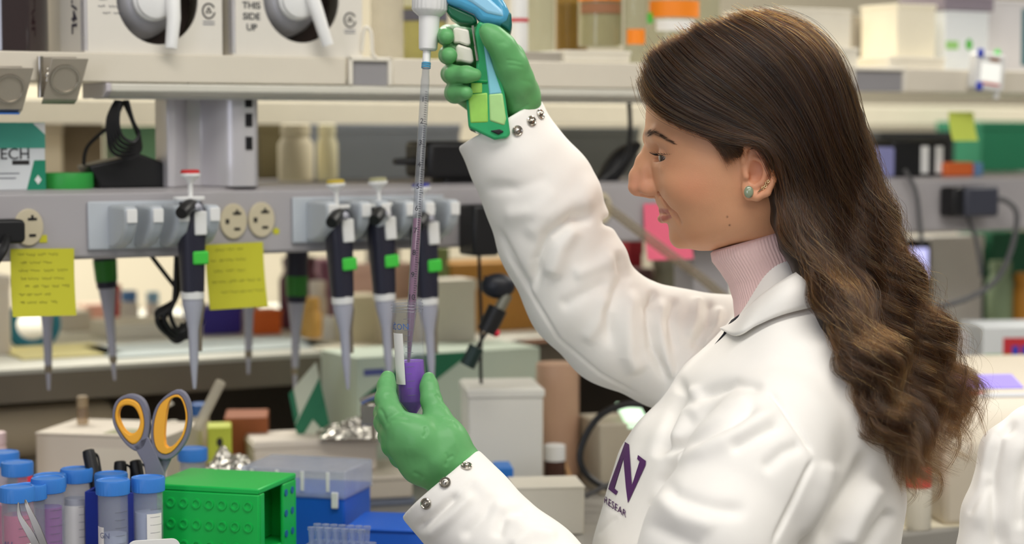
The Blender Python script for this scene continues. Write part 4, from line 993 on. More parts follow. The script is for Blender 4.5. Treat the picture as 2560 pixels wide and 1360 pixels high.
def right_hand(G):
    # heel of the hand, back of the hand behind the grip, wrist
    G.chain([g4(1330, 345, 2.042, 66), g4(1302, 290, 2.036, 56), g4(1288, 222, 2.018, 50), g4(1268, 150, 2.015, 48)], k=22)
    G.chain([g4(1292, 306, 2.042, 56), g4(1230, 240, 2.045, 50), g4(1215, 150, 2.05, 46), g4(1225, 90, 2.045, 40)], k=24)
    G.chain([g4(1300, 306, 2.035, 46), g4(1300, 240, 2.012, 40), g4(1280, 170, 1.986, 38)], k=20)
    # thumb over the back of the grip
    G.chain([g4(1304, 282, 2.026, 44), g4(1300, 246, 2.008, 42), g4(1290, 205, 1.992, 40), g4(1275, 158, 1.980, 35), g4(1256, 118, 1.972, 30), g4(1232, 92, 1.968, 24), g4(1216, 76, 1.966, 17)], k=24)
    # index and middle on the triggers
    G.chain([g4(1215, 92, 2.05, 27), g4(1160, 84, 2.045, 25), g4(1118, 86, 2.02, 23), g4(1112, 90, 1.99, 21.5), g4(1116, 91, 1.972, 20)], k=8)
    G.chain([g4(1212, 138, 2.052, 27), g4(1160, 134, 2.048, 25), g4(1124, 136, 2.02, 23), g4(1119, 138, 1.99, 22), g4(1123, 139, 1.972, 20.5)], k=8)
    # ring and little finger round the grip
    G.chain([g4(1205, 186, 2.052, 27), g4(1150, 184, 2.04, 25), g4(1126, 185, 2.005, 23), g4(1134, 186, 1.978, 22.5), g4(1166, 186, 1.966, 21), g4(1188, 187, 1.966, 16)], k=8)
    G.chain([g4(1205, 236, 2.05, 29), g4(1160, 234, 2.035, 27), g4(1138, 232, 2.005, 26), g4(1142, 231, 1.985, 25), g4(1164, 232, 1.970, 18)], k=8)
    G.chain([g4(1250, 290, 2.03, 44), g4(1190, 250, 2.03, 34)], k=20)
wr2 = [([(1262, 150), (1285, 152), (1310, 158)], -0.8, 3), ([(1266, 162), (1290, 164), (1312, 170)], -0.7, 3), ([(1300, 200), (1320, 204), (1335, 214)], -0.5, 4), ([(1282, 290), (1300, 272), (1326, 258)], -1.3, 4), ([(1278, 302), (1300, 286), (1330, 266)], 0.9, 5),
       ([(1128, 196), (1150, 200), (1176, 196)], -0.4, 4), ([(1130, 256), (1146, 250), (1160, 254)], -1.0, 4), ([(1240, 108), (1262, 106), (1276, 116)], -0.5, 4), ([(1284, 250), (1300, 240), (1316, 244)], 0.8, 7)]
hand('glove', (1060, 30, -360), (1440, 430, 20), right_hand, wr2, 'green glove of the right hand gripping the pipette controller')
# ------------------------------------------------------------------ conical tube held in the left hand
CLEARP = clear('clear_polystyrene', (246, 247, 250), 0.05, (235, 238, 242), 0.05, 0.55, 1.45)
FROST = clear('milky_polypropylene', (236, 238, 244), 0.22, (226, 228, 234), 0.2, 0.6)
def liquid(name, col, dens=1.0):
    if name in MATS: return MATS[name]
    m = mat(name, col, 0.06, var=0.12, vscale=50, trans=0.12, ior=1.34, spec=0.4); return m
TB = P(1034, 1046, 1.935); TT_ = P(1017, 752, 1.925); ax = (TT_ - TB).normalized(); TL = (TT_ - TB).length
tube = thing('centrifuge_tube', 'clear conical tube of purple liquid held in the gloved hand', 'tube', TB); tube.rotation_mode = 'QUATERNION'; tube.rotation_quaternion = ax.to_track_quat('Z', 'Y')
RT = 0.0146
part('tube_wall', MB().lathe([(0.0022, 0), (0.0028, 0.0005), (RT - 0.0004, 0.0165), (RT, 0.018), (RT, TL - 0.0125), (RT + 0.0003, TL - 0.012), (RT + 0.0003, TL), (RT - 0.0010, TL), (RT - 0.0012, 0.0185), (RT - 0.002, 0.0172), (0.0014, 0.0016), (1e-6, 0.0014)], 48, cap=False), CLEARP, tube)
for k in range(3):
    z = TL - 0.0035 - 0.003 * k; b = MB(); b.tube([((RT + 0.0007) * math.cos(a), (RT + 0.0007) * math.sin(a), z - 0.0004 + 0.0008 * a / 6.28) for a in np.linspace(0, 2 * PI, 40, endpoint=False)], 0.0007, 6, close=True); part('thread', b, CLEARP, tube)
ZLQ = (P(1027, 902, 1.93) - TB).dot(ax)
part('liquid', MB().lathe([(0.0012, 0.0020), (RT - 0.0026, 0.0170), (RT - 0.0016, 0.0186), (RT - 0.0016, ZLQ), (RT - 0.0030, ZLQ - 0.0006), (1e-6, ZLQ - 0.0008)], 40), liquid('purple_liquid', (164, 98, 226)), tube)
Mi = tube.rotation_quaternion.to_matrix().inverted()
def patch(parent, r, a0, a1, z0, z1, m, name, n=10):
    """a thin printed patch curved round an axis; angles from the side that faces the camera, + to the right"""
    ca = Mi @ Vector((0, -1, 0)); ph0 = math.atan2(ca.y, ca.x); vs = []
    for rr in (r, r + 0.00015):
        for i in range(n + 1):
            a = ph0 + math.radians(a0 + (a1 - a0) * i / n); vs += [(rr * math.cos(a), rr * math.sin(a), z0), (rr * math.cos(a), rr * math.sin(a), z1)]
    k = 2 * (n + 1); fs = [(2 * i, 2 * i + 2, 2 * i + 3, 2 * i + 1) for i in range(n)] + [(k + 2 * i, k + 2 * i + 1, k + 2 * i + 3, k + 2 * i + 2) for i in range(n)]
    fs += [(0, 1, k + 1, k), (2 * n, k + 2 * n, k + 2 * n + 1, 2 * n + 1)] + [(2 * i, k + 2 * i, k + 2 * i + 2, 2 * i + 2) for i in range(n)] + [(2 * i + 1, 2 * i + 3, k + 2 * i + 3, k + 2 * i + 1) for i in range(n)]
    return part(name, MB().add(vs, fs), m, parent)
zt = lambda y: (P(1027, y, 1.93) - TB).dot(ax)
patch(tube, RT + 0.0001, -78, -20, zt(957), zt(828), mat('white_write_on_patch', (238, 236, 232), 0.6, var=0.02), 'write_on_panel')
for i, y in enumerate((792, 806, 820, 834, 848, 862, 876, 890, 912, 930, 948, 966, 984)):
    patch(tube, RT + 0.0001, -14, 6 if i % 2 else 16, zt(y) - 0.0002, zt(y) + 0.0002, mat('grey_print', (110, 112, 124), 0.6, var=0), 'graduation', 4)
def curved_text(s, size, parent, r, a0, z, m, Mi_):
    me = text_mesh(s, size, 0.0, 'CENTER'); ca = Mi_ @ Vector((0, -1, 0)); ph0 = math.atan2(ca.y, ca.x)
    for v in me.vertices:
        a = ph0 + math.radians(a0) + v.co.x / r; v.co = (r * math.cos(a), r * math.sin(a), z + v.co.y)
    return part('lettering', me, m, parent)
curved_text('FALCON', 0.0085, tube, RT + 0.0003, -58, zt(812), INKB if 'INKB' in globals() else mat('blue_ink', (70, 105, 170), 0.7, var=0), Mi)
# ------------------------------------------------------------------ serological pipette
pe_ = P(1021, 915, 1.928); ps_ = P(1068, 118, 1.985); ax = (ps_ - pe_).normalized(); PLn = (ps_ - pe_).length
sp = thing('serological_pipette', 'long clear graduated pipette dipping into the tube', 'pipette', pe_); sp.rotation_mode = 'QUATERNION'; sp.rotation_quaternion = ax.to_track_quat('Z', 'Y'); Mi = sp.rotation_quaternion.to_matrix().inverted()
RP = 0.0044
PIPM = clear('pipette_wall', (236, 238, 242), 0.20, (200, 204, 210), 0.05, 1.0, 1.5)
part('barrel', MB().lathe([(0.0012, 0), (0.0016, 0.002), (0.0032, 0.032), (RP + 0.0003, 0.05), (RP, PLn - 0.035), (0.0037, PLn - 0.028), (0.0036, PLn)], 28, cap=False), PIPM, sp)
part('liquid', MB().lathe([(0.0009, 0.003), (0.0026, 0.032), (RP - 0.0006, 0.05), (RP - 0.0006, (P(1040, 545, 1.95) - pe_).dot(ax))], 24), liquid('mauve_liquid', (150, 96, 128)), sp)
part('mouthpiece', MB().lathe([(RP - 0.0004, PLn - 0.016), (RP - 0.0002, PLn + 0.012)], 24), WHITEP if 'WHITEP' in globals() else mat('white_plastic', (232, 232, 230), 0.38, var=0.02), sp)
BAND = mat('teal_band', (60, 150, 190), 0.5, var=0)
for z in (PLn - 0.0175, PLn - 0.0195, PLn - 0.0215): part('colour_band', MB().lathe([(RP + 0.00025, z), (RP + 0.00025, z + 0.0013)], 24, cap=False), BAND, sp)
b = MB(); INKD = mat('dark_print', (46, 44, 52), 0.6, var=0); ca = Mi @ Vector((0, -1, 0)); ph0 = math.atan2(ca.y, ca.x)
for i in range(95):
    z = 0.055 + i * (PLn - 0.10) / 95; a1_ = 40 if i % 10 else 80; rr = RP + 0.0003; vs = []
    for k in range(6):
        a = ph0 + math.radians(10 + (a1_ - 10) * k / 5); vs += [(rr * math.cos(a), rr * math.sin(a), z), (rr * math.cos(a), rr * math.sin(a), z + 0.0005)]
    b.add(vs, [(2 * k, 2 * k + 2, 2 * k + 3, 2 * k + 1) for k in range(5)])
part('graduations', b, INKD, sp)
for i, tx in enumerate(('10', '9', '8', '7', '6', '5', '4', '3', '2', '1')): curved_text(tx, 0.0075, sp, RP + 0.0004, -10, 0.058 + (i + 0.4) * (PLn - 0.10) / 10, INKD, Mi)
# ------------------------------------------------------------------ pipette controller
DC = 1.995
pc_ = thing('pipette_controller', 'translucent green and blue pistol-grip pipette controller', 'pipette controller', P(1215, 200, DC)); c0 = Vector(pc_.location)
GRN = mat('translucent_green', (66, 186, 122), 0.12, var=0.1, vscale=80, trans=0.3, ior=1.2, coat=0.5); BLUT = mat('translucent_blue', (96, 184, 226), 0.12, var=0.08, trans=0.3, ior=1.2, coat=0.5)
LIME = mat('lime_block', (150, 205, 90), 0.35, var=0.12, vscale=120); PALEB = mat('pale_blue_panel', (130, 200, 215), 0.3, var=0.06)
def slab(name, poly, d0, d1, m, bevel=0.003, parent=None, label=None):
    """outline seen from the side, from depth d0 to d1"""
    s0 = DC / F
    f = lambda a, b_, h: tuple(RX * ((a - 1280) * s0) + UP * ((680 - b_) * s0) + FW * h + CAM - c0)
    return part(name, MB().prism(poly, d0, d1, f), m, parent or pc_, bevel, label, seg=3)
slab('grip_shell', [(1196, 58), (1232, 66), (1240, 120), (1252, 180), (1264, 250), (1276, 338), (1268, 348), (1236, 352), (1172, 322), (1166, 250), (1176, 205), (1190, 185), (1192, 150), (1186, 90)], DC - 0.017, DC + 0.019, GRN, 0.005)
slab('battery_block', [(1170, 240), (1220, 234), (1222, 310), (1176, 312)], DC - 0.0178, DC + 0.010, LIME, 0.002)
slab('grip_window', [(1208, 108), (1222, 130), (1240, 190), (1256, 238), (1223, 242), (1218, 190)], DC - 0.0181, DC + 0.006, PALEB, 0.002)
slab('battery_label', [(1222, 238), (1257, 236), (1266, 300), (1262, 318), (1224, 306)], DC - 0.0180, DC + 0.006, mat('pale_lime_label', (170, 214, 140), 0.4, var=0.1, vscale=90), 0.002)
slab('internal_board', [(1178, 208), (1206, 206), (1206, 236), (1178, 238)], DC - 0.0179, DC + 0.004, LIME, 0.001)
slab('trim_strip', [(1174, 204), (1220, 204), (1220, 212), (1176, 212)], DC - 0.0186, DC + 0.006, mat('deep_green_trim', (0, 140, 70), 0.3), 0.001)
slab('charge_socket', [(1226, 330), (1250, 326), (1260, 332), (1246, 340)], DC - 0.0190, DC - 0.010, BLACK if 'BLACK' in globals() else mat('black_plastic', (22, 22, 24), 0.42, var=0.1), 0.001)
slab('head_shell', [(1112, -40), (1150, -46), (1236, -30), (1264, 14), (1276, 40), (1272, 62), (1252, 70), (1200, 60), (1186, 40), (1150, 24), (1114, 12)], DC - 0.020, DC + 0.020, BLUT, 0.006)
slab('head_cover', [(1150, -20), (1216, -8), (1258, 30), (1264, 52), (1216, 42), (1180, 16), (1152, 2)], DC - 0.0215, DC - 0.012, mat('pale_blue_cover', (150, 205, 235), 0.2, var=0.08), 0.004)
slab('head_end_cap', [(1236, 60), (1264, 36), (1278, 34), (1280, 66), (1276, 88), (1262, 76)], DC - 0.018, DC + 0.018, mat('teal_end_cap', (26, 96, 92), 0.3, var=0.1), 0.003)
slab('trigger_guard', [(1118, 12), (1150, 26), (1186, 42), (1196, 60), (1180, 66), (1150, 62), (1128, 48), (1118, 34)], DC - 0.014, DC + 0.016, mat('dark_green_inner', (24, 92, 64), 0.25, var=0.15), 0.003)
TRIG = mat('cream_trigger', (226, 222, 210), 0.35, var=0.02)
slab('trigger', [(1134, 76), (1142, 71), (1172, 78), (1178, 114), (1168, 118), (1150, 111), (1134, 112)], DC - 0.013, DC + 0.010, TRIG, 0.0025)
slab('trigger', [(1140, 117), (1148, 114), (1180, 124), (1186, 158), (1176, 162), (1152, 157), (1138, 158)], DC - 0.013, DC + 0.010, TRIG, 0.0025)
part('metal_pin', MB().tube([P(1182, 64, DC - 0.018) - c0, P(1194, 152, DC - 0.018) - c0], 0.0013, 8), STEEL, pc_)
# nose cone above the pipette
nb = ps_ - c0; nx = (P(1076, -30, DC) - P(1070, 122, DC)).normalized(); M = nx.to_track_quat('Z', 'Y').to_matrix()
b = MB(); b.lathe([(0.0078, 0.0), (0.0092, 0.0015), (0.0098, 0.012), (0.0104, 0.030), (0.0108, 0.036)], 32, P(1070, 126, 1.985) - c0, M); cone_ = part('nose_cone', b, WHITEP if 'WHITEP' in globals() else MATS['white_plastic'], pc_)
b = MB(); prof = [(0.0105, 0.0335), (0.0165, 0.0385), (0.0180, 0.041), (0.0180, 0.066), (0.0150, 0.069)]; b.lathe(prof, 72, P(1070, 126, 1.985) - c0, M)
vs = []
for i, p in enumerate(b.v):
    k = i % 72; r_ = i // 72
    if r_ in (2, 3) and k % 3 == 0:
        o_ = P(1070, 126, 1.985) - c0 + nx * prof[r_][1]; p = tuple(Vector(p) + (o_ - Vector(p)).normalized() * 0.0008)
    vs.append(p)
b.v = vs; part('ribbed_collar', b, MATS['white_plastic'], cone_)
# ------------------------------------------------------------------ things on the worktop
def col_at(px, d): p = P(px, 1000, d); return p
def zat(py, d): return P(1280, py, d).z
def bx(name, label, cat, x0, x1, y0, d, m, depth=0.1, rot=None, base=BT, bevel=0.002, group=None, top=None):
    """a box standing on height base, its front face spanning the pixels x0..x1, its top edge at y0"""
    rot = A if rot is None else rot
    z1 = zat(y0, d); w = (x1 - x0) * d / F / max(0.3, math.cos(rot)); c = P((x0 + x1) / 2, 1000, d)
    t = thing(name, label, cat, (c.x - math.sin(rot) * depth / 2, c.y + math.cos(rot) * depth / 2, base), rot, group)
    h = z1 - base; part('body', MB().box2((-w / 2, -depth / 2, 0), (w / 2, depth / 2, h)), m, t, bevel)
    t['_w'], t['_h'], t['_d'] = w, h, depth
    return t
def dims(t): r = (t['_w'], t['_h'], t['_d']); del t['_w'], t['_h'], t['_d']; return r
def panel(t, w, h, depth, a0, a1, b0, b1, m, name='printed_panel', off=0.0004):
    """flat print on the front face, fractions of width and height"""
    return part(name, MB().box2((-w / 2 + w * a0, -depth / 2 - off, h * b0), (-w / 2 + w * a1, -depth / 2 + 0.0003, h * b1)), m, t)
CAPB = mat('blue_screw_cap', (58, 128, 212), 0.42, var=0.04)
TUBEW = clear('tube_wall', (246, 247, 250), 0.20, (226, 230, 238), 0.08, 0.4)
GPRINT = mat('grey_print', (110, 112, 124), 0.6, var=0)
def tube50(label, cx, ycap, d, liq=None, level=0.6, whitep=None, grad=True, r=0.0146, L=0.104, tilt=0.0, note=None, group='blue-capped tubes on the worktop'):
    z1 = zat(ycap, d); zc = 0.0145; z0 = z1 - zc - L; p = P(cx, 1000, d)
    t = thing('capped_tube', label, 'tube', (p.x, p.y, z0), 0, group); t.rotation_euler = (0, tilt, 0)
    part('tube_wall', MB().lathe([(0.003, 0), (r - 0.0003, 0.0155), (r, 0.017), (r, L + 0.004), (r - 0.001, L + 0.004), (r - 0.0012, 0.0172), (0.002, 0.0018)], 32, cap=False), TUBEW, t)
    cp = MB(); prof = [(0.0158, L), (0.0168, L + 0.0006), (0.0170, L + 0.0125), (0.0162, L + 0.0143), (0.0145, L + 0.0146), (0.0138, L + 0.0136), (1e-6, L + 0.0134)]; cp.lathe(prof, 60)
    cp.v = [(q[0] * (0.975 if (i % 60) % 2 and i // 60 in (1, 2) else 1), q[1] * (0.975 if (i % 60) % 2 and i // 60 in (1, 2) else 1), q[2]) for i, q in enumerate(cp.v)]
    part('cap', cp, CAPB, t, smooth=25)
    if liq is not None: part('liquid', MB().lathe([(0.002, 0.0022), (r - 0.0016, 0.0172), (r - 0.0016, L * level), (1e-6, L * level)], 28), liq, t)
    global Mi
    Mi = Matrix.Identity(3)
    if whitep:
        a0, a1, b0, b1 = whitep; patch(t, r + 0.0001, a0, a1, L * b0, L * b1, mat('white_write_on_patch', (238, 236, 232), 0.6, var=0.02), 'write_on_panel')
    if grad:
        for i in range(9): patch(t, r + 0.0002, 18, 60 if i % 2 else 74, L * (0.24 + 0.075 * i), L * (0.24 + 0.075 * i) + 0.0004, GPRINT, 'graduation', 4)
    if note: curved_text(note, 0.008, t, r + 0.0004, -25, L * 0.62, mat('blue_grey_pen', (96, 104, 140), 0.7, var=0), Matrix.Identity(3))
    return t
PINKL = liquid('pink_liquid', (232, 110, 150)); MAGL = liquid('magenta_liquid', (172, 62, 178)); WATER = liquid('pale_liquid', (205, 212, 232)); WHT = mat('white_powder', (226, 224, 224), 0.6)
tube50('blue-capped tube of pink liquid behind the tweezers', 38, 1218, 1.90, PINKL, 0.88, (28, 80, 0.05, 0.62), note='AU')
tube50('blue-capped tube of purple liquid beside the tweezers', 117, 1196, 1.97, MAGL, 0.86)
tube50('blue-capped tube half hidden behind the purple one', 121, 1188, 2.035, None, grad=False)
tube50('blue-capped tube with broad white panel, third from the left edge', 189, 1172, 2.06, WHT, 0.84, (-62, 40, 0.1, 0.78))
tube50('clear blue-capped tube with white strip, in front of the dark blue holder', 279, 1201, 1.965, WATER, 0.62, (-75, -28, 0.05, 0.70), note='GN')
tube50('blue-capped tube half hidden behind the one with the white strip', 275, 1184, 2.035, None, grad=False)
tube50('clear blue-capped tube with fine scale, next to the green rack', 367, 1194, 1.985, WATER, 0.8, (5, 70, 0.1, 0.8))
tube50('tall blue-capped tube cut by the left picture edge, behind the others', 6, 1130, 2.14, PINKL, 0.6)
tube50('slim blue-capped tube beside the left picture edge', 40, 1156, 2.10, PINKL, 0.5, r=0.0095 if False else 0.0105)
tube50('blue-capped tube peeping out right of the pink tube', 70, 1214, 1.95, None, grad=False)
tube50('blue-capped jar behind the green rack and the scissors', 480, 1121, 2.24, WHT, 0.45, grad=False)
# tweezers
tw_ = thing('tweezers', 'pointed steel tweezers in front of the pink tube', 'tweezers', P(112, 1375, 1.86)); c0 = Vector(tw_.location)
for (xa, ya), (xb, yb), (xc, yc) in (((46, 1256), (50, 1292), (104, 1390)), ((63, 1249), (70, 1270), (118, 1385))):
    pts = catmull([P(xa, ya, 1.862) - c0, P(xb, yb, 1.86) - c0, P((xb + xc) / 2 + 2, (yb + yc) / 2, 1.858) - c0, P(xc, yc, 1.857) - c0], 6); n = len(pts)
    b = MB(); vs = []
    for i, p in enumerate(pts):
        t = i / (n - 1); w = 0.0006 + 0.0028 * min(1, t * 1.6); th = 0.0009
        t_ = (pts[min(i + 1, n - 1)] - pts[max(i - 1, 0)]).normalized(); sd_ = t_.cross(FW).normalized()
        vs += [p + sd_ * w - FW * th, p - sd_ * w - FW * th, p - sd_ * w + FW * th, p + sd_ * w + FW * th]
    fs = [(4 * i + k, 4 * i + (k + 1) % 4, 4 * i + 4 + (k + 1) % 4, 4 * i + 4 + k) for i in range(n - 1) for k in range(4)] + [(3, 2, 1, 0), tuple(4 * (n - 1) + k for k in range(4))]
    part('arm', b.add(vs, fs), mat('dull_steel', (128, 124, 118), 0.3, metal=0.8), tw_, 0.0003)
part('hinge', MB().box((P(114, 1392, 1.857) - c0), (0.012, 0.006, 0.006)), MATS['dull_steel'], tw_, 0.001)
# blue holder with pens and scissors
hp = P(322, 1000, 2.06); holder_ = thing('pen_holder', 'dark blue holder with pens and scissors behind the clear tubes', 'holder', (hp.x, hp.y, BT), math.radians(-6)); hh = zat(1232, 2.03) - BT
NB = mat('dark_blue_plastic', (30, 52, 150), 0.4, var=0.06); W2 = 0.0375; D2 = 0.034
for nm, a0, a1 in (('front_wall', (-W2, -D2, 0), (W2, -D2 + 0.003, hh)), ('back_wall', (-W2, D2 - 0.003, 0), (W2, D2, hh)), ('side_wall', (-W2, -D2 + 0.003, 0), (-W2 + 0.003, D2 - 0.003, hh)), ('side_wall', (W2 - 0.003, -D2 + 0.003, 0), (W2, D2 - 0.003, hh)), ('bottom', (-W2 + 0.003, -D2 + 0.003, 0), (W2 - 0.003, D2 - 0.003, 0.003))):
    part(nm, MB().box2(a0, a1), NB, holder_, 0.0008)
for (ux, uz_) in ((0.033, 0.62), (0.034, 0.36), (-0.02, 0.5), (-0.021, 0.25), (0.004, 0.55)):
    b = MB(); b.prism([(ux + 0.0012 * math.cos(k * PI / 4) * (1 if k % 2 else 0.4), hh * uz_ + 0.0012 * math.sin(k * PI / 4) * (1 if k % 2 else 0.4)) for k in range(8)], -D2 - 0.0004, -D2 + 0.0002); part('printed_star', b, mat('pale_cyan_print', (90, 190, 230), 0.6, var=0), holder_)
def pen(label, x0, y0, x1, y1, d0, d1):
    a = P(x0, y0, d0); b_ = P(x1, y1, d1); ax_ = (a - b_).normalized(); full = b_ - ax_ * max(0, (b_.z - BT - 0.006) / ax_.z)
    L = (a - full).length; t = thing('marker_pen', label, 'pen', full, 0, 'pens in the blue holder'); t.rotation_mode = 'QUATERNION'; t.rotation_quaternion = ax_.to_track_quat('Z', 'Y')
    part('barrel', MB().lathe([(0.004, 0), (0.0062, 0.004), (0.0062, L - 0.055)], 18), MATS['black_plastic'], t)
    part('cap', MB().lathe([(0.0068, L - 0.056), (0.0068, L - 0.006), (0.0060, L - 0.001), (0.004, L)], 18), MATS['black_plastic'], t)
    part('clip', MB().tube(catmull([(-0.005, 0, L - 0.004), (-0.0105, 0, L - 0.008), (-0.0105, 0, L - 0.02), (-0.009, 0, L - 0.042)], 5), 0.0013, 6), MATS['black_plastic'], t)
pen('black capped marker leaning left in the blue holder', 220, 1124, 242, 1225, 2.075, 2.07); pen('short black pen in the middle of the blue holder', 300, 1152, 304, 1240, 2.08, 2.075); pen('black pen beside the scissor shank', 338, 1150, 352, 1240, 2.085, 2.08)
sc_ = thing('scissors', 'scissors with grey and orange-yellow loop handles standing in the holder', 'scissors', (hp.x, hp.y, BT + 0.004)); c0 = Vector(sc_.location)
GS = mat('slate_grey_grip', (116, 116, 132), 0.5, var=0.04); OR = mat('orange_yellow_grip', (240, 172, 48), 0.5, var=0.05); DS = 2.06
def smoothpoly(pts, n=6): return [(q.x, q.y) for q in catmull([(x, y, 0) for x, y in pts], n, close=True)]
def sp_(a, b_, h): return tuple(P(a, b_, DS) + FW * h - c0)
def ringpart(name, outer, inner, h0, h1, m):
    N_ = 48
    def rs(poly):
        cx = sum(p[0] for p in inner) / len(inner); cy = sum(p[1] for p in inner) / len(inner); poly = smoothpoly(poly, 10)
        ang = sorted([(math.atan2(y - cy, x - cx), x, y) for x, y in poly]); A_a = np.array([q[0] for q in ang]); xs = np.array([q[1] for q in ang]); ys = np.array([q[2] for q in ang])
        A3 = np.r_[A_a - 2 * PI, A_a, A_a + 2 * PI]; th = np.linspace(-PI, PI, N_, endpoint=False); return list(zip(np.interp(th, A3, np.r_[xs, xs, xs]), np.interp(th, A3, np.r_[ys, ys, ys])))
    o_, i_ = rs(outer), rs(inner); vs = [sp_(*q, h0) for q in o_] + [sp_(*q, h0) for q in i_] + [sp_(*q, h1) for q in o_] + [sp_(*q, h1) for q in i_]; fs = []
    for k in range(N_):
        j = (k + 1) % N_; fs += [(k, j, N_ + j, N_ + k), (2 * N_ + k, 3 * N_ + k, 3 * N_ + j, 2 * N_ + j), (k, 2 * N_ + k, 2 * N_ + j, j), (N_ + k, N_ + j, 3 * N_ + j, 3 * N_ + k)]
    return part(name, MB().add(vs, fs), m, sc_, 0.0025, seg=3)
L_out = [(326, 984), (362, 1000), (376, 1050), (368, 1110), (345, 1128), (312, 1105), (284, 1055), (290, 1005)]; L_mid = [(322, 996), (350, 1010), (362, 1055), (354, 1095), (334, 1110), (308, 1085), (290, 1045), (298, 1008)]; L_in = [(322, 1012), (340, 1020), (352, 1048), (346, 1074), (328, 1084), (310, 1070), (298, 1040), (304, 1018)]
R_out = [(440, 974), (470, 990), (480, 1040), (468, 1100), (430, 1146), (392, 1140), (378, 1085), (392, 1015)]; R_mid = [(440, 986), (460, 1000), (470, 1045), (458, 1095), (424, 1133), (394, 1122), (386, 1070), (402, 1012)]; R_in = [(444, 992), (458, 1004), (466, 1045), (454, 1090), (430, 1116), (414, 1112), (414, 1060), (424, 1004)]
ringpart('handle_loop', L_out, L_mid, -0.005, 0.006, GS); ringpart('loop_lining', L_mid, L_in, -0.0062, 0.0072, OR); ringpart('handle_loop', R_out, R_mid, -0.004, 0.007, GS); ringpart('loop_lining', R_mid, R_in, -0.0052, 0.0082, OR)
part('shank', MB().prism([(332, 1108), (372, 1090), (388, 1122), (412, 1180), (420, 1240), (372, 1240), (362, 1160)], -0.005, 0.001, sp_), GS, sc_, 0.001)
part('shank', MB().prism([(382, 1110), (396, 1140), (432, 1138), (412, 1180), (404, 1240), (380, 1240), (384, 1170)], 0.0015, 0.006, sp_), GS, sc_, 0.001)
part('blade', MB().prism([(385, 1235), (412, 1235), (398, 1440)], -0.002, 0.0, sp_), STEEL, sc_); part('blade', MB().prism([(376, 1235), (400, 1235), (388, 1440)], 0.0025, 0.0045, sp_), STEEL, sc_)
part('pivot_screw', MB().lathe([(0.004, 0), (0.004, 0.001), (0.002, 0.0016)], 16, P(397, 1200, DS) - FW * 0.0052 - c0, (-FW).to_track_quat('Z', 'Y').to_matrix()), STEEL, sc_)
# green rack
GR_ = mat('bright_green_plastic', (16, 180, 76), 0.38, var=0.05, spec=0.4); gp_ = P(556, 1000, 2.06); ang = math.radians(-16); h = zat(1206, 2.04) - BT
rk = thing('tube_rack', 'bright green plastic tube rack with rows of round dimples', 'rack', (gp_.x, gp_.y, BT), ang); rw, rd = 0.122, 0.100
for nm, a0, a1 in (('top_plate', (-rw / 2, -rd / 2, h - 0.006), (rw / 2, rd / 2, h)), ('front_plate', (-rw / 2, -rd / 2, 0), (rw / 2, -rd / 2 + 0.004, h - 0.006)), ('back_plate', (-rw / 2, rd / 2 - 0.004, 0), (rw / 2, rd / 2, h - 0.006)), ('shelf', (-rw / 2 + 0.002, -rd / 2 + 0.004, 0.03), (rw / 2 - 0.002, rd / 2 - 0.004, 0.034)),
                   ('end_post', (rw / 2 - 0.004, -rd / 2 + 0.004, 0), (rw / 2, -rd / 2 + 0.016, h - 0.006)), ('end_post', (rw / 2 - 0.004, rd / 2 - 0.036, 0), (rw / 2, rd / 2 - 0.004, h - 0.006)), ('end_plate', (-rw / 2, -rd / 2 + 0.004, 0), (-rw / 2 + 0.004, rd / 2 - 0.004, h - 0.006)), ('inner_plate', (rw / 2 - 0.03, -rd / 2 + 0.004, 0.034), (rw / 2 - 0.026, rd / 2 - 0.004, h - 0.006))):
    part(nm, MB().box2(a0, a1), GR_, rk, 0.0015)
dm = MB().lathe([(0.0054, 0), (0.0052, 0.0012), (0.0034, 0.0012), (0.0030, 0.0002), (1e-6, 0.0001)], 16, (0, 0, 0), Matrix.Rotation(PI / 2, 3, 'X')).mesh('dimple')
for r_ in range(3):
    for c_ in range(8):
        o = link('dimple', dm, GR_, rk); o.location = (-rw / 2 + 0.011 + c_ * 0.0142, -rd / 2, h - 0.018 - r_ * 0.0215)
for r_ in range(3):
    for c_, yy in ((0, rd / 2 - 0.029), (1, rd / 2 - 0.012)):
        b = MB(); b.lathe([(0.0038, 0), (0.0038, 0.0008)], 14, (rw / 2, yy, h - 0.016 - 0.0215 * r_), Matrix.Rotation(PI / 2, 3, 'Y')); part('hole', b, mat('blue_seen_through_hole', (20, 96, 150), 0.5), rk)
# tip box with milky lid
t = bx('tip_box', 'royal blue tip box with milky lid behind the green rack', 'tip box', 600, 862, 1232, 2.2, mat('royal_blue_plastic', (24, 92, 200), 0.4, var=0.05), 0.085, math.radians(-16)); w, h, dd = dims(t)
lid = part('lid', MB().box2((-w / 2 - 0.002, -dd / 2 - 0.002, h - 0.006), (w / 2 + 0.002, dd / 2 + 0.002, h + 0.026)), clear('milky_lid', (236, 240, 248), 0.45, (226, 230, 236), 0.25, 0.5), t, 0.002)
for k in range(4): part('lid_rib', MB().box2((-w / 2 + 0.01 + k * w / 4, -dd / 2 - 0.0035, h + 0.002), (-w / 2 + 0.014 + k * w / 4, -dd / 2 - 0.002, h + 0.024)), MATS['white_plastic'], lid, 0.0004)
part('latch', MB().box2((w / 2 - 0.014, -dd / 2 - 0.004, h - 0.016), (w / 2 - 0.006, -dd / 2 - 0.001, h + 0.002)), MATS['white_plastic'], lid, 0.001)
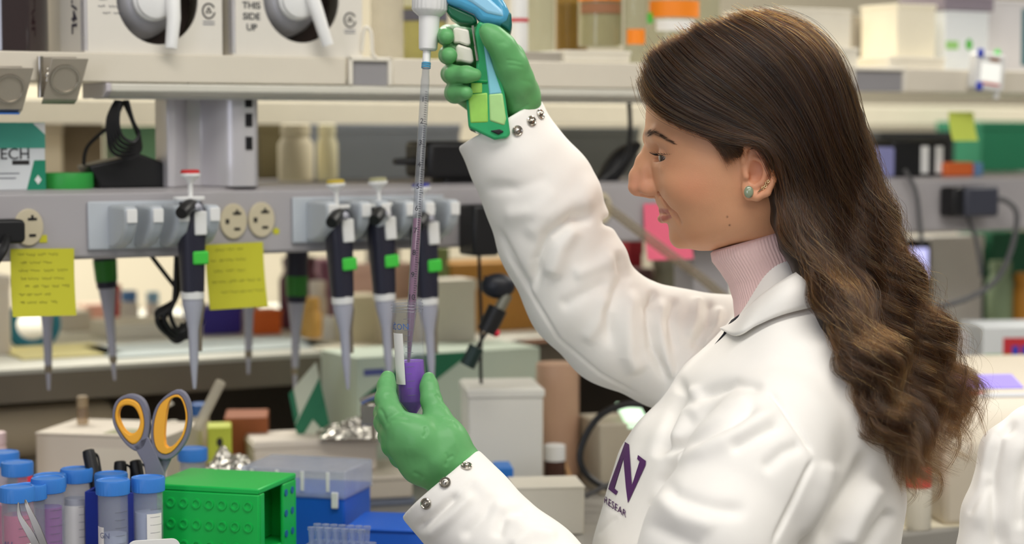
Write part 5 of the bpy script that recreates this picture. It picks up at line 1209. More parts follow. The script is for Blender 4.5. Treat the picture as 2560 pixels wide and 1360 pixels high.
# small clear tube strip rack and low blue tray
p = P(846, 1000, 2.04); t = thing('strip_tube_rack', 'clear rack of little lidded tubes in front of the blue tip box', 'rack', (p.x, p.y, BT), math.radians(-14)); z1 = zat(1326, 2.03) - BT
part('base', MB().box2((-0.034, -0.02, 0), (0.034, 0.02, z1 - 0.018)), clear('clear_rack_plastic', (225, 232, 246), 0.3, (205, 214, 232), 0.15, 0.6), t, 0.001)
for k in range(7):
    for j in range(2): part('strip_tube', MB().lathe([(0.0026, z1 - 0.017), (0.0034, z1 - 0.003), (0.0042, z1 - 0.003), (0.0042, z1)], 12, (-0.027 + 0.009 * k, -0.009 + 0.018 * j, 0)), MATS['clear_rack_plastic'], t)
t = bx('blue_tray', 'low blue tray on the worktop below the gloved hand', 'tray', 862, 1070, 1334, 2.12, mat('royal_blue_plastic', (24, 92, 200), 0.4), 0.09, math.radians(-10)); w, h, dd = dims(t)
part('rim', MB().box2((-w / 2 - 0.002, -dd / 2 - 0.002, h), (w / 2 + 0.002, dd / 2 + 0.002, h + 0.003)), MATS['royal_blue_plastic'], t, 0.001)
# spatula and card at the bottom edge
b = MB().prism(rrect(0.045, 0.016, 0.007), 0, 0.002, lambda a, b_, h: (a, b_, h)); single('plastic_spatula', b, mat('pale_lime_plastic', (190, 214, 110), 0.5), 'pale lime plastic spatula lying in front of the green rack', 'spatula', P(490, 1372, 1.93) , 0.2)
b = MB().prism(rrect(0.05, 0.05, 0.008), 0, 0.004, lambda a, b_, h: (a, h, b_)); single('white_tag', b, MATS['white_plastic'], 'white rounded tag at the bottom edge beside the clear tubes', 'tag', P(386, 1415, 1.90), 0.3)
# cartons and tip boxes further back
WB = mat('cream_carton', (216, 206, 190), 0.65, var=0.04, vscale=10)
t = bx('carton', 'low cream carton behind the pens and scissors', 'carton', 78, 420, 1092, 2.36, WB, 0.12, math.radians(-12)); w, h, dd = dims(t)
panel(t, w, h, dd, 0.4, 0.98, 0.1, 0.86, mat('pale_carton_label', (226, 218, 200), 0.6)); part('lid_flap', MB().box2((-w / 2, -dd / 2 - 0.001, h), (w / 2, dd / 2, h + 0.002)), WB, t)
part('printed_strip', MB().box2((w * 0.0, -dd / 2 + 0.01, h + 0.002), (w * 0.35, -dd / 2 + 0.05, h + 0.0026)), mat('olive_print', (150, 150, 110), 0.6), t)
TIPC = mat('beige_tip_box', (206, 196, 178), 0.5, var=0.04); TIPG = mat('grey_blue_tray', (132, 140, 156), 0.5, var=0.05)
for k, (x0, x1, yt, yb, d, mm, lab) in enumerate(((640, 1035, 1258, 1420, 2.42, TIPG, 'grey-blue tray at the bottom of the tip box stack'), (662, 1030, 1196, 1258, 2.42, TIPC, 'wide beige tip box in the stack beside the glove'), (640, 940, 1100, 1196, 2.45, mat('pale_beige_box', (216, 206, 192), 0.5, var=0.05), 'pale beige box on top of the tip box stack'))):
    zb = BT if k == 0 else zat(yb, 2.42) + 0.0004
    t = bx('tip_box_layer' if k else 'tip_tray', lab, 'tip box' if k else 'tray', x0, x1, yt, d, mm, 0.12 if k < 2 else 0.09, math.radians(16), zb, 0.003); w, h, dd = dims(t)
    part('rim', MB().box2((-w / 2 - 0.0015, -dd / 2 - 0.0015, h * 0.78), (w / 2 + 0.0015, dd / 2 + 0.0015, h * 0.9)), mm, t, 0.0008)
def foil(name, label, x0, x1, y0, y1, d, zb=None, seed=1):
    w = (x1 - x0) * d / F; h = (y1 - y0) * d / F; n = 26; r = random.Random(seed); vs = []
    for i in range(n + 1):
        for j in range(n + 1):
            a, b_ = i / n - 0.5, j / n - 0.5; e = max(0, 1 - (2 * abs(a)) ** 3) * max(0, 1 - (2 * abs(b_)) ** 3)
            vs.append((a * w + r.uniform(-1, 1) * 0.001, b_ * 0.06 + r.uniform(-1, 1) * 0.001, h * e * (0.6 + 0.3 * math.sin(9 * a + seed) * math.cos(7 * b_)) + r.uniform(0, 0.005) * e + 0.001))
    fs = [(i * (n + 1) + j, (i + 1) * (n + 1) + j, (i + 1) * (n + 1) + j + 1, i * (n + 1) + j + 1) for i in range(n) for j in range(n)]
    z = P(1280, y1, d).z if zb is None else zb; p = P((x0 + x1) / 2, 1000, d)
    o = single(name, MB().add(vs, fs), mat('crumpled_foil', (200, 196, 186), 0.25, metal=0.9, var=0.05), label, 'foil', (p.x, p.y, z), 0.1, 'crumpled foil', smooth=0); md = o.modifiers.new('s', 'SOLIDIFY'); md.thickness = 0.0004
foil('foil_sheet', 'crumpled foil sheet behind the blue-capped jar', 505, 645, 1105, 1180, 2.34, BT + 0.055, 3)
b = MB(); b.box2((-0.04, -0.03, 0), (0.04, 0.03, 0.054)); p = P(575, 1000, 2.34); single('foam_block', b, mat('foam_white', (222, 218, 206), 0.8), 'off-white foam block under the crumpled foil', 'block', (p.x, p.y, BT), 0.1, bevel=0.003)
foil('foil_sheet', 'crumpled foil spread left of the gloved hand', 800, 985, 1062, 1105, 2.47, zat(1100, 2.45) + 0.0015, 8)
t = bx('brown_carton', 'small brown carton behind the lime box', 'carton', 560, 668, 1045, 2.5, mat('brown_card', (150, 84, 44), 0.7, var=0.08), 0.08, 0.1); dims(t)
t = bx('lime_box', 'small lime green box with a black mark', 'box', 518, 578, 1070, 2.44, mat('lime_card', (196, 206, 70), 0.6), 0.05, 0.15); w, h, dd = dims(t)
part('printed_mark', MB().prism(ellipse(0.004, 0.006, 14, 0, h - 0.018), -dd / 2 - 0.0004, -dd / 2), INK, t)
def bottle(name, label, cx, ytop, rpx, d, m, base=BT, capm=None, caph=0.012, neck=0.45, shoulder=0.25, cat='bottle', group=None, liq=None, level=0.5):
    p = P(cx, 1000, d); h = zat(ytop, d) - base; r = rpx * d / F; t = thing(name, label, cat, (p.x, p.y, base), 0, group); hb = h - caph
    body_ = part('body', MB().lathe([(r * 0.9, 0), (r, 0.003), (r, hb * (1 - shoulder)), (r * 0.8, hb * (1 - shoulder * 0.5)), (r * neck, hb * 0.97), (r * neck, hb)], 28), m, t)
    if capm is not None: part('cap', MB().lathe([(r * (neck + 0.08), hb - 0.002), (r * (neck + 0.08), h - 0.001), (r * neck * 0.9, h)], 24), capm, t)
    if liq is not None: part('liquid', MB().lathe([(r * 0.88, 0.002), (r * 0.96, 0.005), (r * 0.96, hb * level), (1e-6, hb * level)], 24), liq, t)
    return t
SQ = mat('milky_bottle', (226, 220, 204), 0.45, var=0.03)
t = bottle('squeeze_bottle', 'milky squeeze bottle seen through the right scissor loop', 432, 1012, 44, 2.47, SQ, caph=0.02, neck=0.25, shoulder=0.55)
part('spout', MB().tube([P(428, 1014, 2.47) - Vector(t.location), P(420, 1000, 2.47) - Vector(t.location)], [0.004, 0.002], 10), SQ, t)
t = bottle('blue_lid_jar', 'milky jar with blue lid and a drinking-straw-like spout', 500, 1008, 30, 2.56, SQ, capm=mat('mid_blue_lid', (52, 104, 176), 0.5), caph=0.014, neck=0.7, shoulder=0.2)
part('straw', MB().tube([P(494, 1070, 2.39) - Vector(t.location), P(552, 955, 2.37) - Vector(t.location)], 0.0062, 12), clear('milky_straw', (235, 232, 222), 0.6, (226, 220, 206), 0.3, 0.4), t)
bottle('pink_lidded_tub', 'pale pink tub cut by the left picture edge', -12, 1080, 26, 2.3, mat('pale_pink_tub', (222, 196, 196), 0.5), capm=mat('pale_pink_tub', (222, 196, 196), 0.5), neck=0.9, shoulder=0.06)
t = bx('red_folder', 'red plastic folder edge behind the tubes at left', 'folder', 40, 76, 1190, 2.22, mat('red_plastic', (226, 52, 74), 0.5), 0.02, 0.2); dims(t)
# green and white carton
GW = mat('mint_white_card', (192, 206, 188), 0.6, var=0.06, vscale=8); DG = mat('bottle_green_print', (34, 112, 78), 0.6, var=0.06)
t = bx('glove_carton', 'large mint and bottle-green carton standing behind the tube', 'carton', 905, 1352, 880, 2.62, GW, 0.12, A); w, h, dd = dims(t); zz = lambda f: h * f
for poly in ([(0.08, 0.45), (0.62, 1.0), (0.30, 1.0), (0.02, 0.70)], [(0.5, 0.25), (0.56, 0.35), (0.98, 0.30), (0.98, 0.18), (0.62, 0.16)], [(0.1, 0.0), (0.4, 0.0), (0.3, 0.14)]):
    part('printed_panel', MB().prism([(-w / 2 + a * w, b_ * h) for a, b_ in poly], -dd / 2 - 0.0005, -dd / 2 + 0.0002), DG, t)
part('printed_bar', MB().prism([(-w / 2 + w * 0.03, h * 0.86), (-w / 2 + w * 0.14, h * 0.86), (-w / 2 + w * 0.14, h * 0.91), (-w / 2 + w * 0.03, h * 0.91)], -dd / 2 - 0.0005, -dd / 2), mat('blue_ink_bar', (84, 92, 150), 0.6), t)
p0 = P(776, 1000, 2.50); t = thing('leaflet_box', 'narrow green and white carton leaning in front of the mint carton', 'carton', (p0.x, p0.y, BT)); c0 = Vector(t.location)
q4 = lambda d: [P(722, 985, d) - c0, P(790, 905, d) - c0, P(824, 1060, d) - c0, P(748, 1112, d) - c0]
fr_, bk_ = q4(2.50), q4(2.53); part('carton', MB().hexa(fr_, bk_), mat('white_green_card', (200, 206, 186), 0.6, var=0.05), t, 0.001)
ip = lambda u, v_: (fr_[0] * (1 - u) + fr_[1] * u) * (1 - v_) + (fr_[3] * (1 - u) + fr_[2] * u) * v_ - FW * 0.0012
for poly in ([(0, 0.62), (1, 0.25), (1, 0.62), (0, 0.95)], [(0.55, 0.75), (1, 0.6), (1, 1), (0.75, 1)], [(0, 0), (0.16, 0), (0.16, 0.5), (0, 0.6)]):
    part('printed_panel', MB().hexa([ip(*q) for q in poly], [ip(*q) + FW * 0.0011 for q in poly]), DG, t)
part('leg_block', MB().box2((-0.012, 0.01, 0), (0.02, 0.03, zat(1090, 2.5) - BT)), DG, t)
# frosted bin, jar, beaker, box, clip and cables right of the glove
t = bx('frosted_bin', 'tall frosted white plastic bin behind the gloved hand', 'bin', 1172, 1358, 970, 2.44, mat('frosted_white', (222, 220, 210), 0.5, var=0.03, vscale=6), 0.1, 0.12); w, h, dd = dims(t)
part('rim', MB().box2((-w / 2 - 0.002, -dd / 2 - 0.002, h - 0.012), (w / 2 + 0.002, dd / 2 + 0.002, h - 0.002)), MATS['frosted_white'], t, 0.0015)
t = bx('white_box', 'small white box on the worktop beside the forearm', 'box', 1288, 1462, 1222, 2.26, mat('white_small_box', (230, 224, 208), 0.55), 0.07, 0.12); w, h, dd = dims(t)
part('lid', MB().box2((-w / 2 - 0.001, -dd / 2 - 0.001, h - 0.002), (w / 2 + 0.001, dd / 2 + 0.001, h + 0.001)), MATS['white_small_box'], t, 0.001)
bottle('lidded_jar', 'dark glass jar with white lid and white label', 1387, 1112, 27, 2.5, mat('dark_glass', (72, 44, 34), 0.15), capm=MATS['white_plastic'], caph=0.018, neck=0.92, shoulder=0.05)
p = P(1387, 1000, 2.5); single('jar_label', MB().lathe([(27 * 2.5 / F + 0.0008, 0.004), (27 * 2.5 / F + 0.0008, 0.030)], 28, cap=False), MATS['white_write_on_patch'], 'white paper label round the dark jar', 'label', (p.x, p.y, BT + 0.002)) if False else None
bottle('rose_beaker', 'tall rose-tinted plastic beaker behind the dark jar', 1394, 905, 54, 2.60, mat('rose_plastic', (206, 168, 140), 0.4, var=0.08, trans=0.2), neck=0.98, shoulder=0.02, caph=0.001, cat='beaker')
single('wooden_stick', MB().tube([(0, 0, 0), (-0.022, 0.03, 0.055)], 0.003, 8), mat('pale_wood', (206, 160, 110), 0.6), 'short wooden stick leaning beside the dark jar', 'stick', P(1442, 1000, 2.5) - Vector((0, 0, P(1442, 1000, 2.5).z - BT - 0.003)))
t = bx('blue_lid_box', 'bright blue lidded box behind the cuff', 'box', 1240, 1284, 1172, 2.34, mat('sky_blue_lid', (40, 120, 206), 0.45), 0.05, 0.1); dims(t)
pts = [P(x, y, 2.42) for x, y in ((1610, 1012), (1560, 1012), (1500, 1040), (1462, 1095), (1450, 1150), (1475, 1195), (1530, 1222), (1600, 1225))]
single('cable_loop', MB().tube(catmull(pts, 8), 0.0042, 10), MATS['black_plastic'], 'black cable loop between the bin and the coat front', 'cable')
pts = [P(x, y, 2.36) for x, y in ((1462, 1242), (1500, 1222), (1560, 1195))]
single('grey_cable', MB().tube(catmull(pts, 6), 0.003, 8), mat('grey_rubber', (90, 90, 92), 0.6), 'thin grey cable behind the small white box', 'cable')
t = bx('benchtop_device', 'small grey-beige device beside the coat front', 'device', 1500, 1640, 1060, 2.52, mat('device_beige', (176, 166, 146), 0.5), 0.1, 0.25); w, h, dd = dims(t)
part('screen', MB().hexa([(w * 0.0, -dd / 2 - 0.002, h - 0.002), (w * 0.4, -dd / 2 - 0.002, h - 0.002), (w * 0.4, 0.0, h + 0.02), (w * 0.0, 0.0, h + 0.02)], [(w * 0.0, -dd / 2, h - 0.006), (w * 0.4, -dd / 2, h - 0.006), (w * 0.4, 0.004, h + 0.016), (w * 0.0, 0.004, h + 0.016)]), mat('lit_screen', (206, 240, 206), 0.4, emit=0.9), t)
# magnifier-like clamp at the left of the glove
pts = [P(x, y, 2.3) for x, y in ((902, 1005), (930, 992), (960, 985))]
t = thing('steel_clamp', 'bright steel clamp left of the gloved fingers', 'clamp', P(930, 1090, 2.36) - Vector((0, 0, 0.02))); c0 = Vector(t.location)
part('jaw', MB().tube([p - c0 for p in catmull(pts, 4)], 0.004, 8), STEEL, t); part('screw_block', MB().box(P(922, 1035, 2.31) - c0, (0.018, 0.016, 0.026)), STEEL, t, 0.002); part('post', MB().tube([P(930, 1020, 2.33) - c0, P(935, 1100, 2.36) - c0], 0.003, 8), STEEL, t)
# ------------------------------------------------------------------ the far half of the bench: ledge, far shelf and what stands there
LZ = 1.055
b = MB(); b.box2((-1.5, 0, -0.043), (4.5, 0.75, 0)); led = thing('ledge_shelf', 'pale raised ledge with taupe front edge behind the worktop', 'shelf', W(0, 0.35, LZ), A)
part('ledge_top', MB().box2((-1.5, 0.004, -0.006), (4.5, 0.75, 0)), mat('pale_ledge_top', (226, 226, 214), 0.5, var=0.03), led); part('front_edge', MB().box2((-1.5, 0, -0.043), (4.5, 0.02, -0.0062)), mat('taupe_edge', (126, 118, 104), 0.5, var=0.05), led, 0.001)
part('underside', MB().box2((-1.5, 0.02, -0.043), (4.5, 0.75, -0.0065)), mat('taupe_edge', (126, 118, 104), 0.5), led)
b = MB(); b.box2((-2.0, 0.50, 0), (4.5, 0.52, LZ - 0.044 - BT)); single('cavity_shade_board', b, mat('dark_cavity_shade', (70, 60, 50), 0.6, var=0.1), 'dark brown board closing the gap under the ledge', 'board', W(0, 0, BT), A)  # dark colour stands in for the shade of the cavity below the ledge
fs_ = thing('far_shelf', 'cream shelf lip blurred behind the power rail', 'shelf', W(0, 0.72, 0), A)
part('shelf_board', MB().box2((-1.5, 0.0, 1.372), (4.5, 0.32, 1.385)), CREAM, fs_); part('front_lip', MB().box2((-1.5, -0.012, 1.370), (4.5, 0.0, 1.407)), mat('butter_lip', (212, 205, 184), 0.5), fs_, 0.002)
for k in range(4): part('bracket', MB().box2((-1.2 + 1.7 * k, 0.0, LZ), (-1.16 + 1.7 * k, 0.05, 1.372)), ALU, fs_)
def far(name, label, cat, x0, x1, y0, y1, d, col, depth=0.05, rot=None, rough=0.55, kind='box', base=LZ, group=None, capcol=None):
    m = mat('m_%d_%d_%d' % col, col, rough, var=0.06)
    if kind == 'box':
        t = bx(name, label, cat, x0, x1, y0, d, m, depth, rot, base, 0.002, group); w, h, dd = dims(t)
        part('lid', MB().box2((-w / 2 - 0.001, -dd / 2 - 0.001, h * 0.86), (w / 2 + 0.001, dd / 2 + 0.001, h * 1.0 + 0.001)), m, t, 0.001); return t
    return bottle(name, label, (x0 + x1) / 2, y0, (x1 - x0) / 2, d, m, base, capm=mat('m_%d_%d_%d' % (capcol or col), capcol or col, 0.5, var=0.06), caph=0.014, neck=0.75, shoulder=0.22, cat=cat, group=group)
far('white_carton', 'white carton at the left picture edge under the rail', 'carton', -40, 26, 690, 920, 2.72, (232, 222, 210), 0.08)
far('blue_purple_box', 'blue-violet box on the ledge below the middle sticky note', 'box', 498, 604, 768, 860, 3.0, (62, 52, 150), 0.06)
far('orange_packet', 'orange packet on the ledge right of the middle sticky note', 'packet', 640, 704, 775, 835, 3.0, (232, 112, 46), 0.04)
far('white_tray', 'shallow white tray on the ledge behind the cable coil', 'tray', 300, 500, 808, 862, 2.95, (238, 234, 222), 0.12)
far('white_tub', 'white tub with blue lid on the ledge left of the cable coil', 'tub', 302, 350, 725, 800, 3.1, (236, 230, 224), kind='bottle', capcol=(92, 140, 206))
far('red_marker_box', 'little red box on the ledge beside the blue-lidded tub', 'box', 282, 304, 712, 760, 3.1, (214, 52, 60), 0.03)
far('pale_blue_tub', 'pale tub with light blue lid on the ledge by the cable coil', 'tub', 366, 404, 728, 800, 3.15, (236, 232, 224), kind='bottle', capcol=(150, 196, 226))
far('peach_box', 'peach box on the ledge behind the green-banded pipette', 'box', 224, 276, 762, 800, 3.15, (240, 206, 186), 0.05)
far('white_box_far', 'white box on the ledge behind the left sticky note', 'box', 150, 226, 780, 850, 3.05, (236, 228, 214), 0.08)
far('orange_tab', 'tiny orange box on the ledge left of the left sticky note', 'box', 14, 40, 776, 800, 3.1, (240, 160, 110), 0.03)
far('maroon_bottle', 'dark maroon bottle behind the right green-banded pipette', 'bottle', 700, 800, 640, 800, 3.1, (112, 66, 84), kind='bottle', capcol=(96, 52, 72))
far('round_white_jar', 'round white jar on the ledge right of the maroon bottle', 'jar', 770, 822, 700, 760, 3.0, (240, 234, 224), kind='bottle')
far('ochre_jar', 'ochre jar on the ledge between two pipettes', 'jar', 752, 806, 742, 810, 2.95, (222, 176, 96), kind='bottle')
far('small_white_jar', 'small white jar in front of the ochre jar', 'jar', 808, 846, 790, 850, 2.9, (240, 236, 226), kind='bottle')
far('pink_carton', 'dusty pink carton behind the three dark pipettes', 'carton', 880, 1030, 660, 760, 3.0, (222, 184, 168), 0.03)
far('purple_strip', 'dusty purple carton behind the leftmost dark pipette', 'carton', 806, 884, 650, 700, 3.2, (160, 110, 140), 0.07)
far('cream_carton_far', 'cream carton on the ledge between the middle and right pipettes', 'carton', 880, 960, 740, 870, 2.86, (232, 222, 192), 0.06)
far('purple_cube', 'small deep purple cube left of the tube', 'box', 930, 968, 800, 850, 2.88, (98, 38, 124), 0.03)
far('cream_pack', 'cream pack on the ledge behind the tube', 'pack', 985, 1110, 760, 870, 2.84, (236, 226, 202), 0.07)
far('ochre_carton', 'ochre cardboard carton behind the raised sleeve', 'carton', 1130, 1400, 655, 830, 3.05, (188, 138, 66), 0.1)
far('white_wrap', 'white paper pack in front of the ochre carton', 'pack', 1090, 1190, 700, 900, 2.78, (236, 230, 212), 0.05)
far('brown_block', 'brown block on the ledge below the raised elbow', 'block', 1320, 1420, 855, 900, 2.9, (132, 84, 44), 0.05, base=LZ)
far('leafy_packet', 'mottled green packet right of the dark pipettes', 'packet', 1070, 1122, 620, 720, 2.98, (124, 138, 84), 0.05)
far('steel_cylinder', 'grey steel cylinder bank behind the pink note', 'cylinder', 1620, 1720, 640, 900, 2.95, (160, 158, 136), kind='bottle')
far('steel_cylinder', 'olive-grey cylinder right of the one behind the pink note', 'cylinder', 1722, 1820, 630, 900, 2.98, (178, 174, 146), kind='bottle')
far('red_label_box', 'small box with red end left of the pink note', 'box', 1570, 1606, 600, 660, 2.95, (176, 40, 56), 0.05)
far('dark_red_pack', 'dark red-brown pack in the gap above the raised upper arm', 'pack', 1588, 1630, 672, 740, 2.9, (96, 62, 60), 0.05)
p = P(86, 1000, 2.85); b = MB(); b.tube([(0.032 * math.cos(a), 0, 0.034 + 0.030 * math.sin(a)) for a in np.linspace(0, 2 * PI, 30, endpoint=False)], 0.0085, 8, close=True); single('tape_ring', b, mat('teal_tape', (40, 130, 160), 0.5), 'teal tape roll standing on the ledge below the left sticky note', 'tape', (p.x, p.y, LZ - 0.0045), A)
for k, (x0, x1, d, col, lab) in enumerate(((60, 280, 2.72, (236, 226, 160), 'pale yellow pad lying on the ledge at left'), (300, 800, 2.78, (214, 226, 226), 'pale blue absorbent pad lying on the ledge'), (820, 1100, 2.82, (232, 226, 204), 'cream sheet lying on the ledge behind the pipettes'))):
    c = P((x0 + x1) / 2, 1000, d); w = (x1 - x0) * d / F / math.cos(A); b = MB(); b.box2((-w / 2, -0.03, 0), (w / 2, 0.12, 0.003)); single('bench_pad', b, mat('pad_%d' % k, col, 0.7), lab, 'pad', (c.x, c.y, LZ), A, 'pads on the ledge')
# between rail and far shelf
FR = 1.288
fr2 = thing('far_rail', 'grey far-side rail hidden behind the power rail', 'power rail', W(0, 0.60, 0), A)
part('rail_body', MB().box2((-1.4, 0, 1.225), (4.5, 0.11, FR)), RAILM, fr2, 0.002)
for k in range(4): part('support_leg', MB().box2((-1.0 + 1.7 * k, 0.03, LZ), (-0.96 + 1.7 * k, 0.07, 1.225)), RAILM, fr2)
far('olive_box', 'olive brown box under the far shelf left of the cream cans', 'box', 655, 712, 312, 440, 3.0, (92, 82, 52), 0.06, base=FR)
far('cream_can', 'left cream can in the gap above the rail', 'can', 700, 788, 310, 440, 2.9, (206, 196, 168), kind='bottle', base=FR)
far('cream_can', 'right cream can in the gap above the rail', 'can', 796, 848, 310, 440, 2.95, (208, 202, 168), kind='bottle', base=FR)
far('grey_case', 'large slate grey case behind the long pipette', 'case', 850, 1150, 312, 440, 3.0, (128, 134, 142), 0.1, base=FR)
far('beige_pack', 'beige pack behind the green tape roll', 'pack', 112, 164, 312, 440, 3.0, (206, 194, 166), 0.06, base=FR)
far('brown_pack', 'dark brown pack behind the black power brick', 'pack', 166, 262, 312, 440, 3.05, (120, 106, 82), 0.06, base=FR)
far('green_pack', 'soft green pack behind the hanging black cord', 'pack', 300, 432, 316, 400, 3.1, (116, 164, 128), 0.05, base=FR)
far('slate_case', 'slate grey case right of the raised sleeve', 'case', 1400, 1600, 320, 470, 3.1, (106, 110, 108), 0.1, base=FR)
far('dark_case', 'very dark case behind the hair above the rail', 'case', 2180, 2390, 330, 430, 3.4, (52, 54, 56), 0.08, base=FR)
far('green_crate', 'deep green crate above the rail at the right edge', 'crate', 2430, 2640, 305, 400, 3.6, (26, 110, 78), 0.12, base=FR)
# on top of the power rail
def on_rail(name, label, cat, x0, x1, y0, m, v0=0.02, v1=0.09, bevel=0.003, z0=None):
    ua_, z = uz(x0, y0, v0); ub_ = uz(x1, y0, v0)[0]; zb = ZR1 if z0 is None else z0
    t = thing(name, label, cat, W((ua_ + ub_) / 2, (v0 + v1) / 2, zb), A); w = ub_ - ua_; h = z - zb; dd = v1 - v0
    part('body', MB().box2((-w / 2, -dd / 2, 0), (w / 2, dd / 2, h)), m, t, bevel); return t, w, h, dd
TEAL = mat('teal_carton_print', (70, 160, 140), 0.55, var=0.04); TEALD = mat('teal_green_print', (24, 136, 104), 0.55, var=0.04)
t, w, h, dd = on_rail('tech_carton', 'teal and white carton lettered TECH at the left edge', 'carton', -110, 112, 306, mat('white_print_card', (222, 226, 228), 0.6, var=0.02), 0.02, 0.075, 0.001)
panel(t, w, h, dd, 0, 1, 0.62, 1.0, TEAL)
part('printed_panel', MB().prism([(w * 0.5 - w * 0.22, 0), (w * 0.5, 0), (w * 0.5, h * 0.44), (w * 0.5 - w * 0.13, h * 0.44)], -dd / 2 - 0.0005, -dd / 2), TEALD, t)
part('printed_corner', MB().prism([(w * 0.5, h * 0.99), (w * 0.5, h * 0.82), (w * 0.5 - w * 0.14, h * 0.99)], -dd / 2 - 0.0008, -dd / 2), MATS['white_plastic'], t)
part('printed_diamond', MB().prism([(w * 0.41, h * 0.08), (w * 0.45, h * 0.15), (w * 0.41, h * 0.22), (w * 0.37, h * 0.15)], -dd / 2 - 0.0009, -dd / 2), MATS['white_plastic'], t)
panel(t, w, h, dd, 0.62, 0.815, 0.375, 0.44, INK, 'printed_bar'); panel(t, w, h, dd, 0.3, 0.70, 0.24, 0.255, GPRINT, 'printed_line'); panel(t, w, h, dd, 0.3, 0.66, 0.17, 0.185, GPRINT, 'printed_line')
text_on('TECH', 0.0175, mat('dark_grey_ink', (60, 62, 66), 0.7, var=0), t, (w * 0.325, -dd / 2 - 0.0008, h * 0.53), align='RIGHT')
u, z = uz(171, 460, 0.045); b = MB(); b.lathe([(0.0290, 0), (0.0295, 0.0015), (0.0295, 0.0165), (0.029, 0.018), (0.022, 0.018), (0.022, 0), (0.0290, 0)], 40, cap=False); single('tape_roll', b, mat('green_tape', (52, 164, 70), 0.45, var=0.05), 'roll of bright green tape lying on the rail beside the carton', 'tape', W(u, 0.05, ZR1), A)
# black power brick and its hanging cord
u0, _ = uz(212, 450, 0.05); u1_, z1 = uz(418, 388, 0.05); t = thing('power_brick', 'black power brick lying on the rail below the light bar', 'power adapter', W((u0 + u1_) / 2, 0.06, ZR1), A); w = u1_ - u0; h = z1 - ZR1
part('case', MB().prism([(-w * 0.5, h * 0.7), (-w * 0.36, 0), (w * 0.5, 0), (w * 0.48, h * 0.7), (w * 0.1, h * 1.08), (-w * 0.05, h * 0.95)], -0.025, 0.025), BLACK, t, 0.003); part('cord', MB().tube(catmull([(-w * 0.48, 0, h * 0.72), (-w * 0.44, -0.005, h * 1.3), (-w * 0.2, -0.02, h * 2.0), (w * -0.1, -0.03, h * 2.6)], 6), 0.0022, 8), BLACK, t)
uh, zh = uz(300, 250, 0.0); t = thing('cord_bundle', 'bundle of black cord hanging below the left end of the light bar', 'cord', W(uh, 0, 1.3965 - 0.055), A)
for k in range(5):
    w_ = 0.007 + 0.0018 * k; L = 0.040 + 0.004 * k; part('cord_loop', MB().tube(catmull([(-0.002, 0.004 * k - 0.008, 0.053), (-w_ + 0.002, 0.004 * k - 0.008, 0.03), (0.006 - w_, 0.004 * k - 0.008, 0.053 - L), (0.012, 0.004 * k - 0.008, 0.05 - L - 0.004), (0.012 + w_, 0.004 * k - 0.008, 0.056 - L), (0.008 + w_ * 0.6, 0.004 * k - 0.008, 0.03), (0.006, 0.004 * k - 0.008, 0.053)], 6), 0.0021, 8), BLACK, t)
# coil of black cable under the rail
uh, zh = uz(425, 650, 0.05); t = thing('cable_coil', 'coil of black cable hanging under the rail beside the red-button pipette', 'cable', W(uh + 0.006, 0.04, ZR0 - 0.10), A)
for k in range(7):
    w_ = 0.008 + 0.0022 * ((k * 3) % 7); L = 0.098 - 0.004 * abs(k - 3); oy = 0.004 * k - 0.012; part('cable_loop', MB().tube(catmull([(-0.006 + 0.002 * k, oy, 0.099), (-0.009 + 0.002 * k, oy, 0.05), (-0.006 - w_, oy, 0.10 - L * 0.8), (-0.003, oy, 0.1 - L - 0.004), (0.006 + w_, oy, 0.1 - L * 0.85), (0.010 + 0.001 * k, oy, 0.05), (0.009 + 0.001 * k, oy, 0.099)], 7), 0.0028, 8), BLACK, t)
part('tail', MB().tube(catmull([(-0.032, 0, 0.099), (-0.016, 0, 0.078), (-0.002, 0, 0.06)], 6), 0.0026, 8), BLACK, t)
part('tail_loop', MB().tube(catmull([(0.004, 0, 0.02), (0.0, 0, 0.006), (0.010, 0, 0.001), (0.018, 0, 0.008), (0.014, 0, 0.022)], 6), 0.0016, 8), BLACK, t)
# plug at the left edge
u, z = uz(18, 578, -0.02); t = thing('plug', 'black plug and cord in the rail at the left edge', 'plug', W(u, -0.016, z), A)
part('plug_body', MB().prism(rrect(0.034, 0.026, 0.006), -0.016, 0.0155), BLACK, t, 0.003); part('cord', MB().tube(catmull([(-0.004, -0.016, -0.006), (-0.012, -0.03, -0.02), (-0.03, -0.03, -0.045), (-0.05, -0.03, -0.08)], 6), 0.0048, 10), BLACK, t)
# black lamp-like device, hanging adapter, lens clip and cable right of the holders
t = thing('black_device', 'black device standing on the rail behind the raised sleeve', 'device', W(uz(1140, 470, 0.05)[0], 0.06, ZR1), A); c0 = Vector(t.location); R3 = Matrix.Rotation(-A, 3, 'Z')
lp = lambda x, y, v: R3 @ (hit(x, y, v) - c0)
part('arm', MB().tube([lp(985, 404, 0.06), lp(1080, 402, 0.06)], [0.004, 0.007], 10), BLACK, t); part('head', MB().box2(tuple(lp(1072, 445, 0.03)), tuple(lp(1238, 352, 0.10))), BLACK, t, 0.006); part('stand', MB().box2(tuple(lp(1112, 476, 0.04)), tuple(lp(1150, 440, 0.08))), BLACK, t, 0.003)
u, z = uz(1205, 575, -0.03); t = thing('plug_adapter', 'black block adapter plugged into the rail beside the sleeve', 'power adapter', W(u, -0.022, z), A); part('case', MB().box((0, 0, 0), (0.036, 0.042, 0.062)), BLACK, t, 0.004)
part('cable', MB().tube(catmull([(0.0, 0, -0.031), (0.001, 0, -0.06), (0.003, 0.0, -0.12), (0.002, 0.0, -0.165), (0.003, 0, -0.19)], 8), 0.0022, 8), BLACK, t)
t = thing('ring_clip', 'dark ring clip hanging on the black cable beside the sleeve', 'clip', P(1245, 715, 2.38)); c0 = Vector(t.location)
